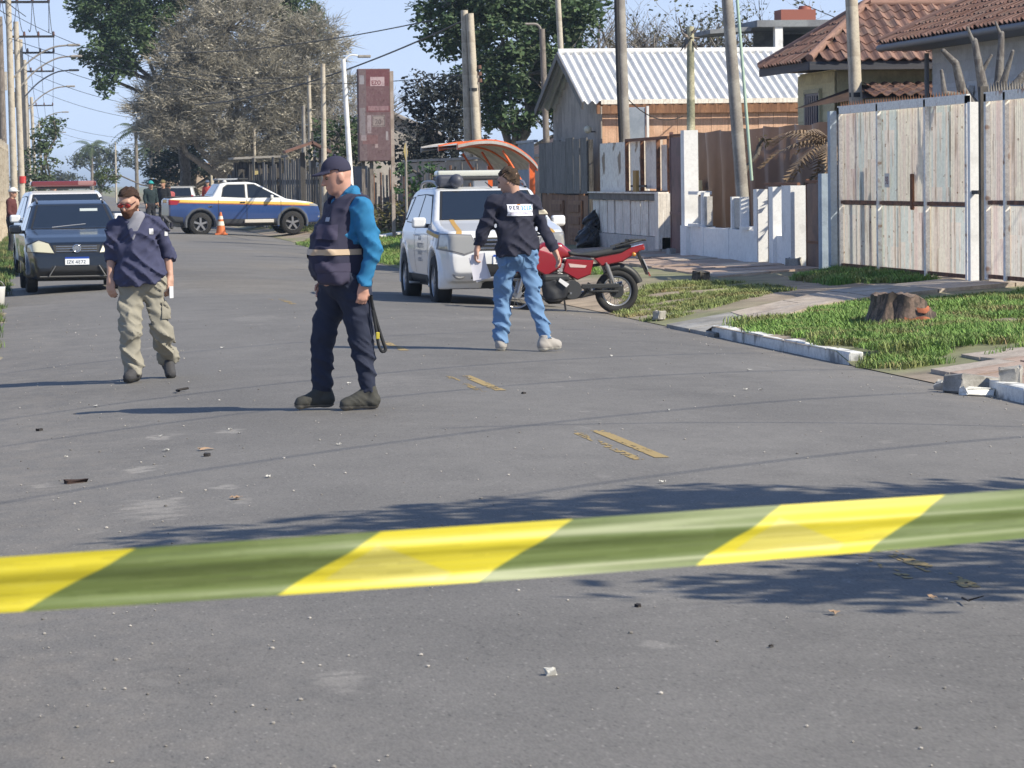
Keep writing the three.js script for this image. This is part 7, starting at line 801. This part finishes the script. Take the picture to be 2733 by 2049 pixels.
  const [R, U, F] = frame([-0.99, -0.10, 0.1]), cp = cloth('cap', vm, [hf.P(0.1, 0.15, 0.2), hf.P(-0.1, 0, -0.13), hf.P(0.1, 0.05, -0.13)], 0.05, (p) => { const q = sub3(p, J.head), u = dot3(q, U), f = dot3(q, F), s = dot3(q, R); let d = Math.max(ell(p, add3(J.head, U, 0.045), [R, U, F], 0.089, 0.105, 0.108), -(u - 0.042 - (f > 0 ? 0.01 : -0.006))); const br = Math.max(Math.abs(u - 0.052 + 0.25 * Math.max(0, f - 0.07) + 2.0 * s * s) - 0.007, Math.hypot(s, (f - 0.07) * 0.82) - 0.088, -(f - 0.06)); return smin(d, br, 0.012); }, 0.007); mesh('cap_button', sph(0.011, ...add3(J.head, U, 0.152), 8, 6), vm, cp);
  // strap hanging from his far hand
  const s = thing('camera_strap', 'black camera strap with a yellow clip hanging behind the man in the vest', 'strap', [2.27, roadY(2.27, 22.6), -22.6]); const c = new THREE.CatmullRomCurve3([V(0.19, 0.8, 0.2), V(0.2, 0.74, 0.17), V(0.235, 0.6, 0.16), V(0.275, 0.47, 0.16), V(0.29, 0.42, 0.16), V(0.27, 0.405, 0.16), V(0.245, 0.44, 0.17), V(0.225, 0.55, 0.18), V(0.2, 0.7, 0.19)]); const tg = new THREE.TubeGeometry(c, 60, 0.012, 6, false); mesh('webbing', tg, std(lin(0.018, 0.02, 0.024), 0.8), s); mesh('clip', rbox(0.026, 0.05, 0.02, 0.006, 0.233, 0.52, 0.185), std(lin(0.5, 0.42, 0.05), 0.5), s);
}
{ // man in navy sweatshirt and khaki trousers, walking
  const J = { F: [-0.25, 0, 0.97], Fh: [-0.45, -0.32, 0.85], pelvis: [-0.005, 0.83, 0], neck: [-0.04, 1.36, 0.02], head: [-0.09, 1.485, 0.06], aL: [[-0.2, 1.285, 0], [-0.24, 1.065, -0.02], [-0.255, 0.85, 0.05], [-0.25, 0.73, 0.08]], aR: [[0.135, 1.30, 0], [0.222, 1.075, -0.05], [0.24, 0.855, 0.0], [0.24, 0.75, 0.03]], lL: [[-0.09, 0.79, 0.02], [-0.1, 0.385, 0.1], [-0.078, 0.10, 0.08], [-0.13, 0.035, 0.22]], lR: [[0.09, 0.79, 0], [0.155, 0.4, 0.03], [0.225, 0.18, -0.24], [0.235, 0.035, -0.13]], sec: [[0.165, 0.125, 0.01], [0.175, 0.135, 0.02], [0.165, 0.13, 0.02], [0.165, 0.125, 0.02], [0.165, 0.115, 0], [0.09, 0.075, -0.01]] };
  const r = figure('bearded man in red sunglasses, navy sweatshirt and khaki trousers walking', [1.06, roadY(1.06, 27.15), -27.15], J, { skin: lin(0.50, 0.30, 0.225), hs: 0.98, trousers: { c: lin(0.28, 0.265, 0.22), r: [0.1, 0.078, 0.074], hw: 0.178, hd: 0.14, f: 0.04, waist: 0.06 }, top: { c: lin(0.045, 0.05, 0.105), r: [0.078, 0.072, 0.058], hem: -0.02, cuff: 0.36, f: 0.032, w: 0.014, flare: 0.034, nk: 0.085 }, shoes: { c: lin(0.05, 0.05, 0.055), sole: lin(0.03, 0.03, 0.03) }, hair: { c: lin(0.045, 0.025, 0.018), t: 0.011, line: (u, f) => u - (0.07 + (f > 0.02 ? (f - 0.02) * 0.1 : (f - 0.02) * 1.0)) }, beard: lin(0.10, 0.045, 0.03), hands: [{ palm: [0.6, 0, -0.8], side: -1, curl: 0.7 }, { palm: [-0.8, 0, -0.6], side: 1, curl: 0.6 }] });
  const { g, hf, cloth, plane } = r, [R, U, F] = frame(J.Fh); const P = hf.P;
  const gl = mesh('sunglasses', merge([tube([P(-0.074, 0.014, 0.02), P(-0.064, 0.014, 0.088), P(-0.03, 0.014, 0.104), P(0, 0.02, 0.108), P(0.03, 0.014, 0.104), P(0.064, 0.014, 0.088), P(0.074, 0.014, 0.02)].map((v) => V(...v)), 0.005, 30, 6)]), std(lin(0.05, 0.01, 0.012), 0.4), g);
  for (const s of [-1, 1]) { const q = new THREE.SphereGeometry(0.026, 14, 10).scale(1.05, 0.68, 0.3); q.applyMatrix4(new THREE.Matrix4().makeBasis(V(...R).negate(), V(...U), V(...F))); q.translate(...P(s * 0.034, 0.004, 0.1)); mesh('lens', q, phys(lin(0.42, 0.02, 0.02), 0.2, { clearcoat: 0.5 }), gl); }
  const nk = J.neck; cloth('undershirt', clothM(lin(0.22, 0.225, 0.27)), [nk, add3(nk, [0, -0.2, 0.12])], 0.14, (p) => { let d = torsoSD(p, J, 0.024); d = smin(d, cap(p, add3(nk, [0, -0.04, 0]), add3(nk, [-0.02, 0.03, 0.02]), 0.072, 0.07), 0.02); const u = p[1] - 1.165, s = Math.abs(p[0] + 0.055 - (p[2] - 0.1) * -0.2); if (Math.abs(d) < 0.03) d -= (fold(p, 20, 4) - 0.5) * 0.01; return Math.max(d, s * 2.3 - u, -(p[2] - nk[2] - 0.0), p[1] - 1.415); }, 0.009);
  for (const [c, w, h] of [[[0.085, 1.245, 0.13], 0.035, 0.045], [[0.215, 1.225, 0.0], 0.035, 0.04]]) mesh('logo', skin(r.top.geometry, [[1, 0, 0, c[0] + w / 2], [-1, 0, 0, -c[0] + w / 2], [0, 1, 0, c[1] + h / 2], [0, -1, 0, -c[1] + h / 2], [0, 0, -1, 0]], 0.005), std(lin(0.55, 0.56, 0.6), 0.8), r.top);
  const ph = mesh('pocket', skin(r.trousers.geometry, [[1, 0, 0, 0.3], [-1, 0, 0, -0.16], [0, 1, 0, 0.66], [0, -1, 0, -0.52], [0, 0, -1, 0.1]], 0.012), clothM(lin(0.25, 0.235, 0.195)), r.trousers);
  const t = thing('mobile_phone', 'white phone in the hand of the man in khaki trousers', 'phone', [1.06 + 0.245, roadY(1.06, 27.15) + 0.735, -27.15 + 0.06], 0.9); mesh('case', rbox(0.055, 0.1, 0.009, 0.004), std(lin(0.6, 0.62, 0.66), 0.4), t); mesh('screen', box(0.048, 0.088, 0.002, 0, 0, -0.0056), std(lin(0.02, 0.02, 0.025), 0.1), t);
}
{ // man in dark sweatshirt and jeans, seen from behind
  const J = { F: [-0.35, 0, -0.94], Fh: [-0.8, -0.28, -0.53], pelvis: [-0.07, 0.92, 0], neck: [-0.085, 1.45, 0], head: [-0.14, 1.585, -0.02], aL: [[-0.275, 1.38, 0.02], [-0.37, 1.15, 0.03], [-0.44, 0.97, 0.0], [-0.468, 0.87, -0.02]], aR: [[0.095, 1.39, -0.02], [0.185, 1.13, 0.0], [0.28, 0.925, 0.03], [0.33, 0.8, 0.05]], lL: [[-0.155, 0.88, 0], [-0.205, 0.49, -0.06], [-0.226, 0.11, -0.03], [-0.195, 0.035, -0.17]], lR: [[0.025, 0.88, 0], [0.077, 0.48, 0.02], [0.165, 0.12, 0.14], [0.285, 0.045, 0.06]], sec: [[0.165, 0.12, 0], [0.17, 0.125, 0], [0.175, 0.125, 0], [0.185, 0.125, 0.0], [0.18, 0.115, 0], [0.09, 0.075, 0]] };
  const r = figure('man with a printed back panel on his dark sweatshirt and blue jeans, seen from behind', [4.72, roadY(4.72, 29.84), -29.84], J, { skin: lin(0.50, 0.30, 0.225), trousers: { c: lin(0.13, 0.24, 0.42), r: [0.1, 0.078, 0.07], hw: 0.19, hd: 0.14, f: 0.034, waist: 0.06 }, top: { c: lin(0.022, 0.024, 0.045), r: [0.075, 0.068, 0.055], hem: -0.03, cuff: 0.98, f: 0.03, w: 0.016, flare: 0.03, nk: 0.064 }, shoes: { c: lin(0.36, 0.34, 0.32), sole: lin(0.62, 0.60, 0.54) }, hair: { c: lin(0.055, 0.036, 0.024), t: 0.006, line: (u, f) => u - (0.03 + (f > 0.0 ? f * 0.5 : f * 1.2)) }, hands: [{ palm: [1, 0, 0.2], side: 1, curl: 0.9 }, { palm: [-1, 0, 0.3], side: -1, curl: 0.55 }] });
  const B = J.F.map((v) => -v), Rr = nrm(crs([0, 1, 0], B)), C = [-0.075, 1.315, 0.05]; const pt = canvasTex(256, 128, (c, w, h) => { c.fillStyle = '#1b1e33'; c.fillRect(0, 0, w, h); c.fillStyle = '#dfe2ec'; c.fillRect(0, 12, w, 72); c.fillRect(0, 88, w, 34); c.fillStyle = '#222c4a'; c.font = 'bold 58px sans-serif'; c.fillText('PER', 10, 68); c.fillStyle = '#3c8fd0'; c.fillText('ICIA', 128, 68); c.fillStyle = '#c98a4a'; c.fillRect(96, 12, 30, 10); c.fillStyle = '#7a6a92'; c.font = 'bold 22px sans-serif'; c.fillText('INSTITUTO GERAL', 14, 108); });
  mesh('back_print', patchUV(skin(r.top.geometry, oriented(C, Rr, [0, 1, 0], B, 0.26, 0.125), 0.005), C, Rr, [0, 1, 0], 0.26, 0.125), std(0xffffff, 0.8, 0, { map: pt }), r.top);
  mesh('sleeve_patch', skin(r.top.geometry, [[-1, 0, 0, -0.13], [0, 1, 0, 1.31], [0, -1, 0, -1.27], [0, 0, -1, 0.03]], 0.005), std(lin(0.55, 0.5, 0.4), 0.8), r.top); for (const x of [-0.15, 0.0]) mesh('back_pocket', skin(r.trousers.geometry, oriented([x, 0.83, 0.06], Rr, [0, 1, 0], B, 0.11, 0.12), 0.006), clothM(lin(0.10, 0.19, 0.34)), r.trousers);
  const p = thing('paper_sheet', 'white folded paper held by the man in blue jeans', 'paper', [4.72 - 0.43, roadY(4.72, 29.84) + 0.79, -29.84 + 0.0], 0.3); const pg = new THREE.PlaneGeometry(0.14, 0.24, 6, 8), pp = pg.attributes.position; for (let i = 0; i < pp.count; i++) pp.setZ(i, 0.02 * Math.sin(pp.getX(i) * 20) + 0.015 * pp.getY(i) * 6 * pp.getX(i)); pg.computeVertexNormals(); mesh('sheet', pg.rotateZ(0.15), std(lin(0.62, 0.62, 0.70), 0.9, 0, { side: THREE.DoubleSide }), p); mesh('sheet', pg.clone().rotateZ(0.2).translate(0.01, -0.01, -0.006), std(lin(0.6, 0.6, 0.66), 0.9, 0, { side: THREE.DoubleSide }), p);
}
// people farther off
const standing = (o = {}) => { const { h = 1.72, lean = 0, F = [0, 0, 1], Fh, reach = 0 } = o, k = h / 1.74, q = (x, y, z) => { const f = nrm(F), r = nrm(crs(f, [0, 1, 0])); return [(r[0] * x + f[0] * z) * k, y * k, (r[2] * x + f[2] * z) * k]; }; return { F, Fh: Fh || F, pelvis: q(0, 0.92, 0), neck: q(0, 1.45, 0.02 + lean), head: q(0, 1.6, 0.05 + lean * 1.3), aL: [q(-0.18, 1.39, lean), q(-0.23, 1.12, lean + 0.02), q(-0.2, 0.95, lean + 0.15 + reach), q(-0.2, 0.88, lean + 0.2 + reach)], aR: [q(0.18, 1.39, lean), q(0.23, 1.12, lean), q(0.22, 0.92, lean + 0.12 + reach), q(0.22, 0.85, lean + 0.16 + reach)], lL: [q(-0.09, 0.88, 0), q(-0.1, 0.48, 0.02), q(-0.11, 0.1, -0.02), q(-0.12, 0.035, 0.14)], lR: [q(0.09, 0.88, 0), q(0.11, 0.48, 0.03), q(0.12, 0.1, 0.0), q(0.13, 0.035, 0.16)] }; };
const SK = lin(0.46, 0.26, 0.18), crowd = 'people standing in the distance';
const hat = (r, J, c, brim) => { const [R, U, F] = frame(J.Fh); r.cloth('cap', clothM(c), [r.hf.P(0.1, 0.15, 0.2), r.hf.P(-0.1, 0, -0.13)], 0.07, (p) => { const q = sub3(p, J.head), u = dot3(q, U), f = dot3(q, F), s = dot3(q, R); let d = Math.max(ell(p, add3(J.head, U, 0.04), [R, U, F], 0.095, 0.11, 0.115), -(u - 0.035)); if (brim) d = smin(d, Math.max(Math.abs(u - 0.05) - 0.012, Math.hypot(s, (f - 0.06) * 0.9) - 0.1, -f), 0.015); return d; }, 0.018); };
const FPP = [
  ['woman in white cap and dark top beside the pale roadside fence', [0.02, -0.12, -82], standing({ h: 1.66, F: [0.9, 0, 0.3], reach: 0.05 }), lin(0.10, 0.03, 0.03), lin(0.03, 0.032, 0.04), [lin(0.75, 0.75, 0.72), 1]],
  ['person with light hair and blue shirt behind the patrol car', [0.95, -0.1, -74], standing({ h: 1.78, F: [0.3, 0, 1] }), lin(0.04, 0.08, 0.2), lin(0.03, 0.035, 0.05), [lin(0.42, 0.34, 0.2), 0]],
  ['person in dark clothes leaning by the patrol car', [0.42, -0.12, -70], standing({ h: 1.45, F: [1, 0, 0.2], lean: 0.1 }), lin(0.025, 0.02, 0.03), lin(0.02, 0.022, 0.03), [lin(0.05, 0.02, 0.02), 0]],
  ['rider in a teal helmet and dark jacket by the pickup tail', [4.75, -0.02, -112], standing({ h: 1.72, F: [0.4, 0, 1] }), lin(0.015, 0.03, 0.035), lin(0.02, 0.022, 0.03), [lin(0.03, 0.32, 0.32), 1]],
  ['person in black jacket with bare face by the pickup tail', [5.25, -0.03, -113], standing({ h: 1.76, F: [-0.5, 0, 1], reach: 0.05 }), lin(0.015, 0.018, 0.024), lin(0.02, 0.022, 0.03), [lin(0.16, 0.13, 0.06), 0]],
  ['person in pink top half hidden by the pickup tail', [5.55, -0.04, -116], standing({ h: 1.6, F: [0, 0, 1] }), lin(0.4, 0.10, 0.10), lin(0.03, 0.03, 0.05), [lin(0.03, 0.025, 0.02), 0]],
  ['person in red and white shirt beyond the pickup bed', [9.0, -0.1, -150], standing({ h: 1.84, F: [-0.4, 0, 1] }), lin(0.45, 0.06, 0.05), lin(0.04, 0.045, 0.07), [lin(0.09, 0.12, 0.18), 1]],
  ['person in dark coat with light cap beyond the pickup cab', [9.75, -0.1, -150], standing({ h: 1.84, F: [0.3, 0, 1] }), lin(0.03, 0.03, 0.045), lin(0.03, 0.03, 0.04), [lin(0.6, 0.6, 0.58), 1]],
];
for (const [lab, pos, J, top, tr, [hc, brim]] of FPP) { const r = figure(lab, pos, J, { skin: SK, h: 0.03, group: crowd, trousers: { c: tr, f: 0.015 }, top: { name: 'shirt', c: top, f: 0.014 }, shoes: { c: lin(0.04, 0.04, 0.04) } }); hat(r, J, hc, brim); }
// ---------- small things ----------
{ // scraps, leaves and stones on the asphalt
  const pale = std(lin(0.55, 0.54, 0.50), 0.9, 0, { side: THREE.DoubleSide }), leafB = std(lin(0.40, 0.27, 0.17), 0.9, 0, { side: THREE.DoubleSide }), dark = std(lin(0.025, 0.022, 0.022), 0.85, 0, { side: THREE.DoubleSide });
  const flake = (w, l, k) => { const g = new THREE.PlaneGeometry(w, l, 4, 4), p = g.attributes.position; g.rotateX(-Math.PI / 2); for (let i = 0; i < p.count; i++) { const e = 1 - 0.35 * hash3(i, k, 5); p.setXYZ(i, p.getX(i) * e, 0.012 * hash3(i, k, 9), p.getZ(i) * e); } g.computeVertexNormals(); return g; };
  const put = (nm, g, m, x, d, lab, cat, group) => { const o = tag(mesh(nm, g, m), lab, cat, group); o.position.set(x, roadY(x, d) + 0.006, -d); o.rotation.y = rr(0, 6.28); return o; };
  [[0.93, 21.1], [1.39, 21.25], [1.42, 20.86], [0.91, 19.97], [0.3, 20.07], [1.37, 17.79], [1.94, 19.58], [5.48, 23.98], [5.6, 24.0], [5.35, 28.88], [2.6, 25.3], [2.9, 27.2], [4.4, 21.6], [3.3, 16.4], [2.1, 14.2], [1.6, 12.6], [0.5, 14.6], [4.9, 33.0], [2.0, 31.5], [0.6, 24.4], [3.1, 12.9], [2.7, 11.2], [1.1, 13.3], [6.2, 27.0]].forEach(([x, d], i) => put('paper_scrap', flake(rr(0.02, 0.055) * (d < 16 ? 0.45 : 1), rr(0.015, 0.04) * (d < 16 ? 0.45 : 1), i), pale, x, d, 'small pale paper scrap lying on the asphalt', 'litter', 'pale scraps on the road'));
  [[1.15, 19.86, 0.11], [1.12, 16.73, 0.09], [2.9, 11.3, 0.06], [3.35, 11.6, 0.05]].forEach(([x, d, w], i) => put('dry_leaf', flake(w, w * 0.6, i + 40), leafB, x, d, 'dry tan leaf lying on the asphalt', 'leaf', 'dry leaves on the road'));
  [[1.13, 19.43, 0.045], [0.16, 22.52, 0.04], [3.71, 23.59, 0.03], [2.27, 11.77, 0.022], [2.5, 10.6, 0.015]].forEach(([x, d, w], i) => put('dark_crumb', jitterBox(w, w * 0.5, w * 0.7, w * 0.12), dark, x, d, 'small dark lump of tar on the asphalt', 'debris', 'dark lumps on the road'));
  put('rubber_strip', tube([V(-0.1, 0.012, 0.02), V(-0.04, 0.012, -0.02), V(0.04, 0.012, -0.02), V(0.1, 0.02, 0.03)], 0.01, 20, 5), dark, 1.28, 25.38, 'curved black rubber strip on the road near the walking man', 'debris').rotation.y = 1.2;
  put('wood_splinter', jitterBox(0.11, 0.018, 0.05, 0.012), std(lin(0.04, 0.022, 0.018), 0.9), 0.33, 18.38, 'dark brown wood splinter lying on the road', 'debris').rotation.y = 0.2;
  put('white_stone', jitterBox(0.032, 0.026, 0.03, 0.007), pale, 1.7, 10.32, 'white pebble alone on the near asphalt', 'stone'); put('broken_twig', merge([bar(V(-0.07, 0.01, 0), V(0.06, 0.015, 0.02), 0.005, 0.003, 5), bar(V(0, 0.01, 0), V(0.05, 0.03, -0.04), 0.004, 0.002, 5)]), dark, 3.44, 11.43, 'small broken dark twig in the tree shade', 'twig');
  // fine grit: too many to count
  const n = 1500, im = new THREE.InstancedMesh(new THREE.IcosahedronGeometry(0.006, 0), std(0xffffff, 0.9), n), M = new THREE.Matrix4(), c = new THREE.Color(), r = rngOf(404);
  for (let i = 0; i < n; i++) { const d = 8 + Math.pow(r(), 1.4) * 34, x = r() < 0.35 ? (r() < 0.5 ? r() * 0.9 : 7.5 - r() * 0.9) : r() * 7.5, s = 0.4 + r() * r() * 1.6, k = 0.12 + r() * 0.4; M.compose(V(x, roadY(x, d) + 0.003, -d), new THREE.Quaternion().setFromAxisAngle(V(0, 1, 0), r() * 6), V(s, s * 0.6, s)); im.setMatrixAt(i, M); im.setColorAt(i, c.setRGB(k, k * 0.94, k * 0.86)); }
  im.name = 'road_grit'; scene.add(im); tag(im, 'loose grit and tiny stones scattered over the asphalt', 'grit', null, 'stuff');
}
{ // rubbish bag by the brown door, tarpaulin behind the white vehicle, board on the grass
  const b = thing('rubbish_bag', 'black plastic rubbish bags heaped by the low white board fence', 'rubbish', [11.95, groundY(11.9, 66.5), -66.8]); const bm = phys(lin(0.02, 0.021, 0.026), 0.35); for (const [x, y, z, r, h] of [[0, 0, 0, 0.27, 0.5], [0.08, 0.32, -0.22, 0.19, 0.42], [-0.15, 0, 0.32, 0.22, 0.36]]) mesh('bag', nets((a, c, e) => { const p = [a - x, c - y, e - z]; let d = smin(Math.hypot(p[0], (p[1] - h * 0.42) * (r / (h * 0.45)), p[2]) - r, cap(p, [0, h * 0.7, 0], [0.03, h * 1.1, 0], 0.08, 0.05), 0.1); d -= (fold(p, 9, 2) - 0.5) * 0.08; return Math.max(d, -c); }, [x - 0.5, y - 0.1, z - 0.5], [x + 0.5, y + 0.95, z + 0.5], 0.03), bm, b);
  const t = thing('tarpaulin_bundle', 'dark green tarpaulin bundle lying behind the white vehicle', 'tarpaulin', [7.85, groundY(7.9, 60) - 0.02, -60.5]); mesh('tarpaulin', nets((x, y, z) => { const p = [x, y, z]; return Math.max(Math.hypot(x / 0.85, (y - 0.05) / 0.38, z / 0.6) * 0.38 - 0.38 - (fold(p, 4, 3) - 0.5) * 0.08 + Math.max(0, -x) * 0.12, -y); }, [-1.1, -0.1, -0.8], [1.1, 0.6, 0.8], 0.035), clothM(lin(0.02, 0.05, 0.035)), t);
  const w = tag(mesh('white_board', muv(jitterBox(0.62, 0.05, 0.22, 0.01), 1), whiteW), 'white board lying on the grass near the pickup', 'board'); w.position.set(10.0, groundY(10, 86) + 0.15, -86); w.rotation.set(0.1, 0.2, 0.12);
  const k = thing('white_bucket', 'white plastic drum lying in the weeds at the roadside', 'bucket', [-0.22, -0.1, -46.6]); mesh('drum', new THREE.LatheGeometry([[0.0, 0], [0.1, 0], [0.12, 0.24], [0.125, 0.26], [0.11, 0.26], [0.1, 0.03]].map(([r, y]) => new THREE.Vector2(r, y)), 20), std(lin(0.65, 0.65, 0.63), 0.5), k); mesh('drum_handle', new THREE.TorusGeometry(0.11, 0.005, 6, 20, 3.14).translate(0, 0.24, 0), std(lin(0.3, 0.3, 0.3), 0.4, 0.5), k);
  for (const [x, d, s, lab] of [[9.9, 46.2, 0.16, 'dark rock at the edge of the verge grass by the paving'], [12.1, 49.5, 0.14, 'pale stone at the foot of the white pillars'], [12.0, 58.6, 0.12, 'pale stone at the foot of the maroon gate'], [7.75, 38.6, 0.1, 'small pale stone on the dirt road edge']]) { const m = tag(mesh('rock', muv(jitterBox(s * 1.6, s, s, s * 0.15), 0.5), lab.startsWith('dark') ? woodD[0] : concG), lab, 'rock'); m.position.set(x, groundY(x, d) + s * 0.3 + 0.04, -d); m.rotation.y = rnd() * 3; }
}
{ // small houses down the street
  const mk = (lab, x, d, w, h, dep, c1, c2) => { const g = thing('small_house', lab, 'house', [x, -0.2, -d]), wm = worn(c1, c1.map((v) => v * 0.8), { sc: 3 }); mesh('wall', muv(box(w, h, dep, 0, h / 2, 0), 1.5), wm, g); const rm = worn(c2, c2.map((v) => v * 0.75), { sc: 3 }); const L = w * 0.6; for (const s of [1, -1]) mesh('roof_slope', muv(box(L, 0.08, dep + 0.6).rotateZ(-s * 0.42).translate(s * w * 0.26, h + 0.42, 0), 1), rm, g); mesh('gable', muv(extr([[-w / 2, h - 0.02], [w / 2, h - 0.02], [0, h + w * 0.22]], dep - 0.02).translate(0, 0, -dep / 2), 1), wm, g); const dr = mesh('door', box(0.85, 2.0, 0.06, -w * 0.22, 1.0, dep / 2 + 0.02), woodB[0], g); mesh('handle', sph(0.04, -w * 0.22 + 0.3, 1.0, dep / 2 + 0.07, 6, 4), chromeM, dr); const wn = mesh('window', box(1.0, 1.0, 0.05, w * 0.22, 1.5, dep / 2 + 0.02), glassM, g); mesh('window_frame', merge([box(1.15, 0.1, 0.08, w * 0.22, 2.05, dep / 2 + 0.03), box(1.15, 0.1, 0.1, w * 0.22, 0.95, dep / 2 + 0.03), box(0.08, 1.1, 0.07, w * 0.22, 1.5, dep / 2 + 0.04)]), whiteW, wn); };
  mk('small tan house beyond the palms down the street', 13.2, 235, 4.5, 2.6, 5, [0.45, 0.35, 0.26], [0.30, 0.17, 0.12]); mk('small grey house far down the street', 15.5, 290, 5, 2.8, 5, [0.36, 0.36, 0.36], [0.25, 0.2, 0.18]); mk('pale house behind the leafy tree and poles', 16.9, 150, 5.5, 3.9, 6, [0.40, 0.37, 0.34], [0.28, 0.26, 0.27]);
  mk('low dark roofed house between twin poles and orange house', 17.5, 100, 4.0, 2.3, 4, [0.20, 0.18, 0.17], [0.14, 0.10, 0.09]);
  leafyTree('roadside_bush', 'rounded bush at the far road edge beneath the palms', [10.6, -0.2, -228], { blobs: [[0, 1.0, 0, 1.2, 0.9, 0.9], [1.6, 0.9, 0, 1.0, 0.8, 0.8]], col: [0.07, 0.09, 0.04], seed: 131, clumps: 60, per: 26, size: 0.2, trunk: 0.08, cat: 'bush' }); leafyTree('roadside_bush', 'low weedy bush between the totem and the road sign', [9.7, 0, -90], { blobs: [[0, 0.5, 0, 0.7, 0.45, 0.5], [0.9, 0.6, 0, 0.6, 0.5, 0.5]], col: [0.12, 0.13, 0.05], seed: 133, clumps: 70, per: 22, size: 0.13, spread: 0.25, trunk: 0.04, cat: 'bush' });
  leafyTree('roadside_bush', 'brown dry weeds along the broken plank fence', [10.6, 0, -97], { blobs: [[0, 0.4, 0, 0.9, 0.4, 1.4], [0.1, 0.4, 4, 0.7, 0.4, 1.6]], col: [0.24, 0.19, 0.11], seed: 137, clumps: 60, per: 24, size: 0.14, spread: 0.3, trunk: 0.03, twig: 0.6, cat: 'bush' });
}
renderer.render(scene, camera);
